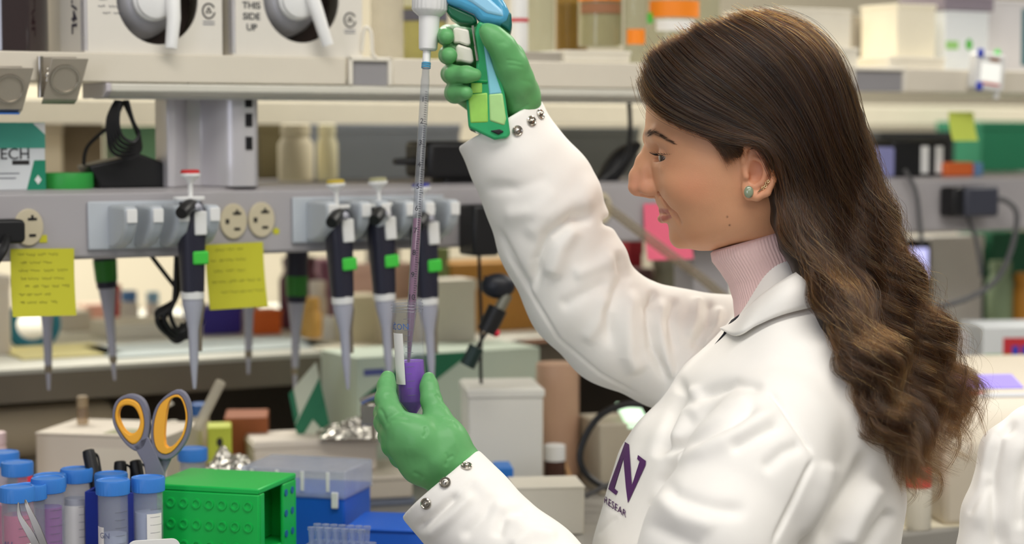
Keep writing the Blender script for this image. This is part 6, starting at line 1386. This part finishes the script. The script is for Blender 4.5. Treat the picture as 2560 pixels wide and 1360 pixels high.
part('ring', MB().sphere((0, 0, 0), 0.018, 20, 12, (1.15, 0.7, 0.85)), mat('blue_black_plastic', (26, 28, 36), 0.4), t); part('arm', MB().tube([P(1268, 735, 2.38) - c0, P(1240, 790, 2.38) - c0], 0.007, 10), mat('grey_steel_arm', (132, 130, 116), 0.4, metal=0.5), t); part('grip', MB().tube([P(1245, 770, 2.38) - c0, P(1215, 830, 2.38) - c0], 0.012, 12), BLACK, t)
part('red_tip', MB().sphere(P(1240, 832, 2.38) - c0, 0.005), mat('red_plastic', (226, 52, 74), 0.5), t); part('tag', MB().tube([P(1192, 868, 2.38) - c0, P(1168, 915, 2.38) - c0], 0.0095, 8), mat('blackish_green', (20, 44, 40), 0.5), t); part('link', MB().tube([P(1222, 822, 2.38) - c0, P(1190, 872, 2.38) - c0], 0.002, 6), BLACK, t)
part('cable_hook', MB().tube([P(1222, 712, 2.38) - c0, P(1212, 690, 2.38) - c0], 0.002, 6), BLACK, t)
pts = [hit(x, y, -0.05) for x, y in ((1440, 470), (1520, 520), (1600, 580), (1680, 640), (1760, 700), (1840, 770))]
single('clear_tubing', MB().tube(catmull(pts, 6), 0.0065, 12), clear('hazy_tubing', (226, 222, 210), 0.3, (206, 196, 180), 0.2, 0.5), 'hazy clear tubing slanting past the pink sticky note', 'tubing')
single('hanging_wire', MB().tube(catmull([hit(1572, 246, 0.02), hit(1575, 330, 0.02), hit(1560, 400, 0.03), hit(1500, 455, 0.04)], 8), 0.003, 8), BLACK, 'black wire hanging down left of the forehead', 'wire')
single('wire_clump', MB().tube(catmull([hit(1600, 360, 0.05), hit(1560, 390, 0.05), hit(1520, 440, 0.05), hit(1490, 470, 0.05)], 8), [0.004 + 0.011 * math.sin(PI * k / 24) for k in range(25)], 10), BLACK, 'dark wire bunch on the rail left of the nose', 'wire')
# right of the hair
u, z = uz(2440, 504, -0.03); t = thing('wall_adapter', 'dark slate power adapter plugged into the rail right of the hair', 'power adapter', W(u, -0.02, z), A); part('case', MB().box((0.006, 0, 0), (0.062, 0.036, 0.043)), mat('slate_plastic', (60, 62, 74), 0.45), t, 0.005); part('plug_end', MB().box((-0.034, 0.002, 0), (0.02, 0.03, 0.042)), BLACK, t, 0.004)
part('cable', MB().tube(catmull([(0.037, 0, 0.002), (0.056, -0.01, 0.0), (0.068, -0.02, -0.02), (0.058, -0.02, -0.07), (0.03, -0.02, -0.112), (-0.02, -0.02, -0.135), (-0.09, -0.02, -0.148)], 8), 0.004, 8), mat('grey_rubber', (90, 90, 92), 0.6), t)
for k, (pp) in enumerate((((2262, 425), (2290, 480), (2300, 560), (2305, 610)), ((2420, 545), (2440, 600), (2450, 660), (2452, 690)))):
    single('grey_wire', MB().tube(catmull([hit(x, y, -0.012) for x, y in pp], 6), 0.003, 8), MATS['grey_rubber'], ('grey wire running down from the black box right of the hair', 'grey wire below the slate adapter')[k], 'wire')
t, w, h, dd = on_rail('striped_box', 'black box with white stripes on the rail right of the hair', 'box', 2232, 2372, 352, BLACK, 0.03, 0.09); panel(t, w, h, dd, 0.5, 0.64, 0.1, 0.85, MATS['white_plastic'], 'stripe'); panel(t, w, h, dd, 0.76, 0.9, 0.1, 0.85, MATS['white_plastic'], 'stripe')
t, w, h, dd = on_rail('lavender_box', 'small lavender box on the rail behind the hair', 'box', 2180, 2240, 368, mat('lavender_plastic', (140, 142, 190), 0.4), 0.03, 0.08)
t, w, h, dd = on_rail('orange_box', 'flat orange box on the rail at right', 'box', 2366, 2436, 406, mat('burnt_orange', (216, 104, 46), 0.5), 0.02, 0.06); t, w, h, dd = on_rail('blue_box', 'tiny grey-blue box beside the flat orange box', 'box', 2438, 2460, 406, mat('grey_blue_small', (100, 136, 176), 0.5), 0.02, 0.06)
note(2368, 280, 2432, 352, 'lime sticky note hanging from the shelf at right', 3, 0, v=0.0, m=mat('lime_note', (206, 222, 96), 0.75))
far('white_panel_box', 'tall white box below the rail right of the hair', 'box', 2312, 2462, 590, 745, 3.2, (226, 222, 216), 0.06); far('green_bin', 'dark green bin below the rail at the right edge', 'bin', 2466, 2580, 580, 745, 3.25, (32, 98, 66), 0.08); far('amber_jar', 'amber jar at the right picture edge', 'jar', 2524, 2590, 680, 780, 3.1, (190, 130, 44), kind='bottle')
far('sage_canister', 'sage green canister beside the amber jar', 'canister', 2462, 2528, 650, 780, 3.1, (132, 150, 116), kind='bottle')
t = bx('glowing_display', 'small lit lavender display just right of the hair', 'display', 2256, 2322, 598, 3.15, mat('black_plastic', (22, 22, 24), 0.42), 0.03, 0.2, LZ); w, h, dd = dims(t); panel(t, w, h, dd, 0.1, 0.9, 0.55, 0.9, mat('lit_lavender', (196, 196, 250), 0.4, emit=1.0), 'screen')
# instruments on the worktop at right
t = bx('printer_box', 'white box with red, blue and green print at the right edge', 'box', 2452, 2660, 815, 2.75, mat('white_print_card', (222, 226, 228), 0.6), 0.1, 0.1); w, h, dd = dims(t)
panel(t, w, h, dd, 0.02, 0.98, 0.72, 0.80, mat('leaf_green_print', (80, 180, 60), 0.6), 'printed_band'); panel(t, w, h, dd, 0.25, 0.98, 0.80, 0.92, mat('red_print', (200, 50, 60), 0.6), 'printed_band'); panel(t, w, h, dd, 0.36, 0.44, 0.70, 0.86, mat('royal_print', (50, 70, 190), 0.6), 'printed_letter', 0.0008); panel(t, w, h, dd, 0.48, 0.56, 0.70, 0.86, MATS['royal_print'], 'printed_letter', 0.0008)
t = bx('grey_carton', 'grey-white carton behind the hair ends', 'carton', 2340, 2430, 830, 2.8, mat('pale_grey_card', (206, 204, 206), 0.6), 0.08, 0.1); dims(t)
ip_ = P(2470, 1000, 2.45); t = thing('thermal_cycler', 'cream benchtop instrument with violet screen behind the hair ends', 'instrument', (ip_.x, ip_.y, BT), 0.12); CI = mat('cream_instrument', (204, 194, 176), 0.45, var=0.03)
z1, z2 = zat(1060, 2.38) - BT, zat(900, 2.55) - BT; prof = [(-0.13, 0), (0.16, 0), (0.16, z2), (0.05, z2), (-0.09, z1 + 0.02), (-0.13, z1 - 0.02)]
part('housing', MB().prism(prof, -0.10, 0.12, lambda a, b_, h: (h, a, b_)), CI, t, 0.008)
sl = lambda s, x: (x, 0.05 + (-0.14) * s, z2 + (z1 + 0.02 - z2) * s); nrm_ = Vector((0, z1 + 0.02 - z2, 0.14)).normalized()
def on_slope(name, x0, x1, s0, s1, m, th=0.0015): 
    q = [Vector(sl(s1, x0)), Vector(sl(s1, x1)), Vector(sl(s0, x1)), Vector(sl(s0, x0))]; nn = Vector((0, -(z2 - z1 - 0.02), 0.14)).normalized(); part(name, MB().hexa(q, [p + nn * th for p in q]), m, t, 0.0004)
on_slope('screen', -0.045, 0.035, 0.25, 0.55, mat('lit_violet', (140, 124, 214), 0.35, emit=0.5)); on_slope('button_strip', -0.03, 0.06, 0.66, 0.74, mat('pale_key', (196, 198, 204), 0.5)); on_slope('red_key', -0.05, -0.02, 0.62, 0.68, mat('red_plastic', (226, 52, 74), 0.5))
part('blue_bracket', MB().box2((-0.04, -0.134, z1 - 0.05), (0.03, -0.128, z1 - 0.03)), mat('sky_print', (90, 170, 220), 0.5), t)
bottle('red_cap_bottle', 'white bottle with coral red cap seen through the hair ends', 2298, 1170, 34, 2.3, MATS['milky_bottle'], capm=mat('coral_red', (222, 84, 80), 0.5), caph=0.02, neck=0.9, shoulder=0.08)
b = MB().prism([(-0.09, -0.05), (0.08, -0.06), (0.09, 0.05), (-0.07, 0.06)], 0, 0.002, lambda a, b_, h: (a, b_, h)); pp = onz(2350, 1295, BT); single('paper_sheet', b, mat('cream_paper', (240, 232, 208), 0.7), 'cream paper sheet lying on the worktop under the hair ends', 'paper', (pp.x, pp.y, BT + 0.0002), 0.3)

p = P(95, 1000, 2.62); b = MB(); b.lathe([(0.030, -0.10), (0.036, -0.097), (0.037, 0.085), (0.033, 0.094), (0.02, 0.098)], 32, (0, 0, 0.037), Matrix.Rotation(PI / 2, 3, 'Y')); t = thing('beige_roller', 'large beige cylinder lying under the ledge at left', 'cylinder', (p.x, p.y, BT + 0.03), A); part('drum', b, mat('beige_drum', (190, 176, 150), 0.4), t); part('cradle', MB().box2((-0.09, -0.03, -0.03), (0.08, 0.03, 0.004)), mat('taupe_edge', (126, 118, 104), 0.5), t)
bottle('sample_vial', 'slim glass vial with red content in front of the beige cylinder', 206, 990, 14, 2.45, clear('vial_glass', (226, 216, 200), 0.35, (190, 170, 150), 0.08, 0.8), capm=mat('tan_cap', (170, 150, 120), 0.5), neck=0.9, shoulder=0.05, liq=liquid('red_liquid', (206, 70, 60)), level=0.7)
# ------------------------------------------------------------------ on the reagent shelf
SB = ZL1 + 0.0003                                             # top of the shelf board
SBX = ZL1 + 0.001
def solvent_box(label, x0, x1, tap, seed):
    v0 = -0.027; ua_, _ = uz(x0, 130, v0); ub_, _ = uz(x1, 130, v0); w = ub_ - ua_; h = 0.178; dd = 0.165
    t = thing('solvent_box', label, 'carton', W((ua_ + ub_) / 2, v0 + dd / 2, SB), A, 'solvent cartons on the reagent shelf'); N_ = 48
    cz = 0.085 + (SBX - SB) * 0 ; rx, rz = 0.0475, 0.051; hw = w / 2
    cz = uz((x0 + x1) / 2, -4, v0)[1] - SB
    # front with a round cut-out
    sq = []; 
    for k in range(N_):
        a = 2 * PI * k / N_; c_, s_ = math.cos(a), math.sin(a); sx_ = hw if c_ > 0 else -hw; tz = (h - cz) if s_ > 0 else -cz
        f = min(abs(sx_ / c_) if abs(c_) > 1e-6 else 9, abs(tz / s_) if abs(s_) > 1e-6 else 9); sq.append((c_ * f, cz + s_ * f))
    for cx_, cz_ in ((hw, 0), (hw, h), (-hw, 0), (-hw, h)):
        k = min(range(N_), key=lambda i: (sq[i][0] - cx_) ** 2 + (sq[i][1] - cz_) ** 2); sq[k] = (cx_, cz_)
    ho = [(rx * math.cos(2 * PI * k / N_) + 0.004, cz + rz * math.sin(2 * PI * k / N_)) for k in range(N_)]; y0 = -dd / 2
    vs = [(x, y0, z) for x, z in sq] + [(x, y0, z) for x, z in ho] + [(x, y0 + 0.003, z) for x, z in ho] + [(x, y0 + 0.003, z) for x, z in sq]
    fs = []
    for k in range(N_):
        j = (k + 1) % N_; fs += [(k, j, N_ + j, N_ + k), (N_ + k, N_ + j, 2 * N_ + j, 2 * N_ + k), (2 * N_ + k, 2 * N_ + j, 3 * N_ + j, 3 * N_ + k), (3 * N_ + k, 3 * N_ + j, j, k)]
    part('front_panel', MB().add(vs, fs), CARD, t)
    for nm, a0, a1 in (('side_panel', (-hw, y0 + 0.003, 0), (-hw + 0.003, dd / 2, h)), ('side_panel', (hw - 0.003, y0 + 0.003, 0), (hw, dd / 2, h)), ('back_panel', (-hw + 0.003, dd / 2 - 0.003, 0), (hw - 0.003, dd / 2, h)), ('bottom_panel', (-hw + 0.003, y0 + 0.003, 0), (hw - 0.003, dd / 2 - 0.003, 0.003)), ('top_panel', (-hw + 0.003, y0 + 0.003, h - 0.003), (hw - 0.003, dd / 2 - 0.003, h))): part(nm, MB().box2(a0, a1), CARD, t)
    part('edge_tape', MB().box2((-hw - 0.0006, y0 - 0.0004, 0.002), (-hw + 0.0035, y0 + 0.012, h)), clear('shiny_tape', (240, 240, 245), 0.35, (225, 225, 230), 0.08, 1.0), t)
    Mx = Matrix.Rotation(PI / 2, 3, 'X'); c_ = (0.002, y0 + 0.004, cz)
    part('inner_dark', MB().lathe([(0.06, -0.055), (0.06, -0.05)], 32, c_, Mx), mat('carton_inside_shade', (62, 52, 48), 0.3, var=0.1), t)  # dark disc behind the cut-out, colours in the shaded inside of the carton
    part('bottle_shoulder', MB().lathe([(0.042, -0.045), (0.040, -0.03), (0.032, -0.012), (0.024, -0.006)], 36, (-0.002, y0 + 0.004, cz - 0.002), Mx), mat('grey_white_shoulder', (178, 178, 184), 0.4), t)
    nk = part('screw_cap', MB().lathe([(0.024, -0.008), (0.024, 0.004), (0.021, 0.006), (0.021, 0.010), (0.015, 0.012)], 32, (0.0, y0 + 0.004, cz - 0.001), Mx), MATS['white_plastic'], t)
    (xa, za), (xb, zb) = tap; part('tap_spout', MB().tube([(xa, y0 - 0.010, cz + za), (xa * 0.7 + xb * 0.3, y0 - 0.018, cz + za * 0.6 + zb * 0.4), (xb, y0 - 0.02, cz + zb)], [0.0085, 0.0078, 0.0068], 14), MATS['white_plastic'], nk)
    # round emblem with an arrow ring
    ex, ez = hw - 0.016, cz - 0.012 if seed == 1 else cz - 0.023
    pts = [(ex + 0.0072 * math.cos(a), y0 - 0.0004, ez + 0.0082 * math.sin(a)) for a in np.linspace(0.5, 6.1, 30)]; part('printed_emblem', MB().tube(pts, 0.0009, 6), INK, t)
    pts = [(ex + 0.0036 * math.cos(a), y0 - 0.0004, ez + 0.0036 * math.sin(a)) for a in np.linspace(PI / 2, PI / 2 + 2 * PI, 4)]; part('printed_emblem', MB().tube(pts, 0.0009, 6), INK, t)
    for k in range(2): part('printed_line', MB().box2((ex - 0.007, y0 - 0.0006, ez - 0.0125 - 0.003 * k), (ex + 0.007, y0, ez - 0.0115 - 0.003 * k)), GPRINT, t)
    return t, hw, y0, cz
t, hw, y0, cz = solvent_box('white solvent carton marked 4L at the left end of the shelf', 212, 556, ((0.018, 0.0), (0.012, -0.056)), 1)
text_on('1GAL./4L', 0.026, mat('dark_violet_ink', (44, 38, 58), 0.7, var=0), t, (-hw - 0.0008, -0.046, 0.072), (PI / 2, PI / 2, -PI / 2), 0.0003)
part('scribble', (lambda s_: (setattr(s_, 'v', [(p[0] - hw + 0.03, y0 - 0.0005, p[2] + cz - 0.003) for p in s_.v]), s_)[1])(scribble(3, 0.03, 0.022, 0, 21)), GPRINT, t)
t, hw, y0, cz = solvent_box('white solvent carton reading THIS SIDE UP', 582, 906, ((0.012, 0.004), (0.028, -0.054)), 2)
for k, s in enumerate(('THIS', 'SIDE', 'UP')): text_on(s, 0.0108, mat('dark_grey_ink', (60, 62, 66), 0.7, var=0), t, (-hw + 0.023, y0 - 0.0005, cz - 0.010 - 0.0125 * k), (PI / 2, 0, 0), 0.00015)
def shelf_bottle(name, label, x, rpx, v, m, h=0.2, cap=None, neck=0.45, liq=None, level=0.5, sh=0.25, cat='bottle', base=None):
    u, z = uz(x, 120, v); r = rpx * (hit(x, 120, v) - CAM).dot(FW) / F; bs_ = SB if base is None else base
    t = thing(name, label, cat, W(u, v, bs_), A); hb = h - 0.02
    part('body', MB().lathe([(r * 0.9, 0), (r, 0.003), (r, hb * (1 - sh)), (r * 0.75, hb * (1 - sh * 0.5)), (r * neck, hb * 0.97), (r * neck, hb)], 32), m, t)
    part('cap', MB().lathe([(r * (neck + 0.08), hb - 0.002), (r * (neck + 0.08), h - 0.001), (r * neck * 0.9, h)], 24), cap or MATS['white_plastic'], t)
    if liq is not None: part('liquid', MB().lathe([(r * 0.88, 0.002), (r * 0.95, 0.005), (r * 0.95, hb * level), (1e-6, hb * level)], 28), liq, t)
    return t, r, h
shelf_bottle('amber_bottle', 'large dark amber glass bottle at the left end of the shelf', 28, 92, 0.072, mat('dark_amber_glass', (44, 30, 30), 0.1, var=0.1, coat=1.0, spec=0.8), 0.3)
GLS = clear('bottle_glass', (232, 234, 226), 0.10, (200, 196, 176), 0.04, 1.0); BAG = clear('hazy_bag', (228, 226, 220), 0.35, (206, 202, 192), 0.15, 0.6)
shelf_bottle('hazy_bottle', 'hazy translucent bottle right of the THIS SIDE UP carton', 968, 42, 0.03, BAG, 0.26, neck=0.8, sh=0.1)
t, r, h = shelf_bottle('yellow_flask', 'flask with pale yellow liquid behind the white collar', 1060, 58, 0.10, GLS, 0.24, liq=liquid('pale_yellow_liquid', (206, 196, 120)), level=0.32); part('label', MB().lathe([(r + 0.0006, 0.052), (r + 0.0006, 0.066)], 28, cap=False), mat('slate_label', (86, 86, 100), 0.6), t)
t, r, h = shelf_bottle('red_band_vial', 'white vial with red band right of the controller', 1298, 22, 0.02, MATS['white_plastic'], 0.16, neck=0.8); part('label', MB().lathe([(r + 0.0006, 0.05), (r + 0.0006, 0.0545)], 24, cap=False), mat('red_print', (200, 50, 60), 0.6), t)
OT = mat('orange_tape', (250, 140, 30), 0.5, var=0.05); k = 0
for x, rp, v, nm, lab in ((1352, 34, 0.06, 'clear_flask', 'clear glass flask next to the red-banded vial'), (1428, 40, 0.14, 'clear_flask', 'amber-tinted flask behind the white tray'), (1500, 56, 0.05, 'clear_bottle', 'large clear bottle standing on the white tray'), (1590, 30, 0.02, 'clear_bottle', 'slim clear bottle with small orange tag'), (1680, 66, 0.04, 'clear_bottle', 'large clear bottle with orange tape above the forehead'), (1770, 30, 0.06, 'clear_bottle', 'slim clear bottle right of the taped one')):
    t, r, h = shelf_bottle(nm, lab, x, rp, v, GLS if k != 1 else clear('amber_glass', (206, 186, 140), 0.2, (160, 140, 90), 0.05, 1.0), 0.26 if k != 3 else 0.2, liq=liquid('straw_liquid', (196, 186, 150)) if k in (1, 2) else None, level=0.35, base=SB if k != 2 else SB + 0.022, neck=0.4)
    def tape(a0, a1, z0, z1_, m): 
        vs = []; n = 10
        for rr in (r + 0.0004, r + 0.001):
            for i in range(n + 1):
                a = -PI / 2 - A + math.radians(a0 + (a1 - a0) * i / n); vs += [(rr * math.cos(a), rr * math.sin(a), z0), (rr * math.cos(a), rr * math.sin(a), z1_)]
        kk_ = 2 * (n + 1); part('tape', MB().add(vs, [(2 * i, 2 * i + 2, 2 * i + 3, 2 * i + 1) for i in range(n)] + [(kk_ + 2 * i, kk_ + 2 * i + 1, kk_ + 2 * i + 3, kk_ + 2 * i + 2) for i in range(n)]), m, t)
    zz_ = lambda y: uz(x, y, v)[1] - t.location.z
    if k == 4: tape(-60, 75, zz_(46), zz_(4), OT); tape(-75, -50, zz_(60), zz_(34), GREENL)
    if k == 3: tape(-50, 40, zz_(112), zz_(74), OT)
    if k == 2: tape(-70, 60, zz_(4), zz_(-20), OT); tape(-60, 60, zz_(36), zz_(10), mat('brown_label', (150, 104, 72), 0.6))
    if k == 4: tape(-40, 50, zz_(80), zz_(52), MATS['white_write_on_patch'])
    k += 1
def shelf_box(name, label, cat, x0, x1, y0, m, v0, v1, zb=None, bevel=0.002):
    ua_, z = uz(x0, y0, v0); ub_ = uz(x1, y0, v0)[0]; zb = SB if zb is None else zb; t = thing(name, label, cat, W((ua_ + ub_) / 2, (v0 + v1) / 2, zb), A); w = ub_ - ua_; h = z - zb; dd = v1 - v0
    part('body', MB().box2((-w / 2, -dd / 2, 0), (w / 2, dd / 2, h)), m, t, bevel); part('rim', MB().box2((-w / 2 - 0.001, -dd / 2 - 0.001, h - 0.004), (w / 2 + 0.001, dd / 2 + 0.001, h + 0.0006)), m, t, 0.0008); return t, w, h, dd
shelf_box('white_shelf_tray', 'white tray under the large clear bottle', 'tray', 1412, 1576, 126, mat('warm_white_tray', (228, 222, 206), 0.45), -0.02, 0.12); shelf_box('grey_shelf_tray', 'grey tray left of the white tray on the shelf', 'tray', 1312, 1408, 130, mat('mid_grey_tray', (168, 162, 152), 0.5), -0.01, 0.03)
shelf_box('white_crate', 'white crate on the shelf above the crown of the head', 'crate', 1962, 2128, 20, mat('warm_white_tray', (228, 222, 206), 0.45), 0.02, 0.16); shelf_box('narrow_box', 'narrow white box beside the white crate', 'box', 2104, 2146, 120, mat('warm_white_tray', (228, 222, 206), 0.45), -0.02, 0.018)
shelf_box('grey_crate', 'grey shadowed crate right of the white crate', 'crate', 2132, 2236, 40, mat('taupe_grey_crate', (158, 150, 136), 0.55), 0.10, 0.2); shelf_box('cream_pad_stack', 'cream paper pad stack on the shelf right of the hair', 'paper stack', 2244, 2340, 10, mat('cream_paper', (240, 232, 208), 0.7), 0.01, 0.09, SB + 0.0165); shelf_box('pad_tray', 'white tray under the cream paper pads', 'tray', 2222, 2362, 142, mat('warm_white_tray', (228, 222, 206), 0.45), -0.015, 0.14)
t, w, h, dd = shelf_box('white_lab_carton', 'white carton with green print on the shelf at right', 'carton', 2364, 2472, 28, MATS['white_print_card'], 0.02, 0.12); panel(t, w, h, dd, 0.02, 0.3, 0.36, 0.5, mat('pale_green_print', (150, 200, 120), 0.6)); part('printed_dot', MB().prism(ellipse(0.006, 0.008, 16, w * 0.05, h * 0.45), -dd / 2 - 0.0005, -dd / 2), mat('leaf_green_print', (80, 180, 60), 0.6), t)
t, w, h, dd = shelf_box('pale_carton', 'pale grey carton with teal edge at the right end of the shelf', 'carton', 2476, 2600, 0, mat('pale_grey_card', (206, 204, 206), 0.6), 0.05, 0.16); panel(t, w, h, dd, 0.64, 1.0, 0.1, 0.9, mat('deep_teal_print', (40, 100, 110), 0.6))
shelf_box('mauve_pack', 'flat mauve pack lying on the white green-printed carton', 'pack', 2362, 2486, -12, mat('mauve_grey', (140, 130, 140), 0.6), 0.02, 0.12, uz(2364, 28, 0.02)[1] + 0.0012)
# timer clipped to the lip
u, z = uz(2472, 180, -0.05); t = thing('lab_timer', 'white lab timer with bright display clipped to the shelf lip', 'timer', W(u, -0.036, z), A); t.rotation_euler = (0.0, 0.10, A)
part('case', MB().prism(rrect(0.052, 0.052, 0.006), -0.018, 0.0), MATS['white_plastic'], t, 0.002); part('display', MB().box2((-0.018, -0.0188, -0.014), (0.018, -0.0178, 0.012)), mat('bright_lcd', (252, 252, 244), 0.25, emit=0.35), t)
for x_, z_ in ((-0.022, 0.024), (-0.019, -0.022)): part('button', MB().box2((x_ - 0.006, -0.021, z_ - 0.006), (x_ + 0.005, -0.017, z_ + 0.006)), mat('royal_print', (50, 70, 190), 0.6), t, 0.002)
part('brand_strip', MB().box2((-0.004, -0.0186, 0.015), (0.014, -0.0178, 0.02)), mat('brown_label', (150, 104, 72), 0.6), t); part('stand_leg', MB().box2((0.018, -0.014, -0.036), (0.024, -0.006, -0.026)), MATS['white_plastic'], t, 0.002); part('coral_strip', MB().box2((-0.018, -0.0187, -0.018), (0.018, -0.0178, -0.0155)), mat('coral_red', (222, 84, 80), 0.5), t); part('top_knob', MB().sphere((0.018, -0.008, 0.029), 0.005, 12, 8), GREENL, t)
# magnetic clips
for (x, y, s, lab) in ((152, 198, 1.0, 'square steel clip with round magnet hanging on the shelf lip'), (14, 222, 1.0, 'steel clip with round magnet cut by the left picture edge')):
    u, z = uz(x, y, -0.045); t = thing('magnetic_clip', lab, 'clip', W(u, -0.0365, z), A, 'magnetic clips on the shelf lip'); ZS = mat('zinc_steel', (186, 178, 164), 0.34, metal=0.7, var=0.06); h = 0.022 * s
    part('back_plate', MB().box2((-0.021, -0.002, -h * 0.9), (0.020, 0.0, h * 1.12)), ZS, t, 0.0006)
    part('front_plate', MB().hexa([(-0.014, -0.026, h), (0.026, -0.026, h), (0.017, -0.012, -h), (-0.021, -0.012, -h)], [(-0.014, -0.0245, h), (0.026, -0.0245, h), (0.017, -0.0105, -h), (-0.021, -0.0105, -h)]), ZS, t, 0.0004)
    part('foot', MB().hexa([(-0.021, -0.012, -h), (0.017, -0.012, -h), (0.016, -0.003, -h * 1.22), (-0.020, -0.003, -h * 1.22)], [(-0.021, -0.0105, -h), (0.017, -0.0105, -h), (0.016, -0.0015, -h * 1.22), (-0.020, -0.0015, -h * 1.22)]), ZS, t)
    part('side_roll', MB().tube([(-0.021, -0.004, h * 1.1), (-0.021, -0.004, -h * 0.9)], 0.0034, 12), STEEL, t)
    M = Vector((0.0, -0.95, -0.3)).to_track_quat('Z', 'Y').to_matrix(); mg = part('magnet', MB().lathe([(0.0155, 0.0), (0.0155, 0.0018), (0.0145, 0.0022), (0.0135, 0.0006), (1e-6, 0.0006)], 36, (0.001, -0.0192, 0.0), M), ZS, t); part('rim', MB().lathe([(0.0160, 0.0008), (0.0160, 0.0028), (0.0140, 0.0028), (0.0136, 0.0008)], 36, (0.001, -0.0192, 0.0), M, cap=False), STEEL, mg)
    part('spring', MB().tube([(-0.012 + 0.004 * math.cos(a * 5), -0.010, -0.004 + 0.010 * math.sin(a * 5) * 0.4 + 0.004 * a) for a in np.linspace(0, 3, 40)], 0.0008, 6), STEEL, t)
    if x < 50: part('blue_edge', MB().box2((-0.020, -0.0105, -h * 1.24), (0.014, -0.0015, -h * 1.15)), mat('mid_blue_lid', (52, 104, 176), 0.5), t)
# ------------------------------------------------------------------ white coat hung on a chair at the right edge
Gc = Field((2350, 990, -60), (2760, 1700, 260), 6.0)
Gc.chain([(2640, 1060, 90, 62), (2560, 1080, 100, 70), (2490, 1120, 110, 62), (2440, 1270, 120, 58), (2410, 1420, 120, 60)], k=30)
Gc.chain([(2640, 1080, 90, 90), (2600, 1250, 90, 130), (2590, 1500, 90, 150), (2590, 1650, 90, 150)], k=40)
Gc.chain([(2500, 1180, 120, 46), (2420, 1300, 130, 26), (2392, 1330, 130, 10)], k=24)
V, Q = Gc.nets(); V = relax(V, Q, 3, 0.5); Wc = aff(V); Q = outward(Wc, Q); N = normals(Wc, Q); sx, sy, sd = proj(Wc); dp = 0.0006 * vnoise(Wc, 20, 8, 2); fc = np.clip(-(N @ _R[2]) * 1.6 + 0.1, 0, 1)
for poly, amp, wid in (([(2545, 1050), (2500, 1090), (2480, 1180), (2490, 1300), (2500, 1400)], -8, 14), ([(2520, 1060), (2470, 1120), (2455, 1230), (2440, 1330)], 4, 20), ([(2560, 1080), (2530, 1180), (2520, 1300), (2540, 1400)], 5, 22), ([(2580, 1120), (2555, 1220), (2550, 1330)], -6, 12), ([(2420, 1290), (2450, 1240), (2480, 1200)], -3, 10)):
    d, t_ = seg_dist(sx, sy, poly); dp += amp * 0.0007 * np.exp(-(d / wid) ** 2) * smooth01(t_, 0, .15) * smooth01(1 - t_, 0, .15) * fc
hc_ = thing('hanging_coat', 'second white lab coat draped at the right picture edge', 'coat', tuple(Wc.mean(0) * [1, 1, 0] + [0, 0, Wc[:, 2].min()])); o = link('cloth', npmesh('cloth', Wc + N * dp[:, None], Q), COATM, hc_); o.location = -Vector(hc_.location)
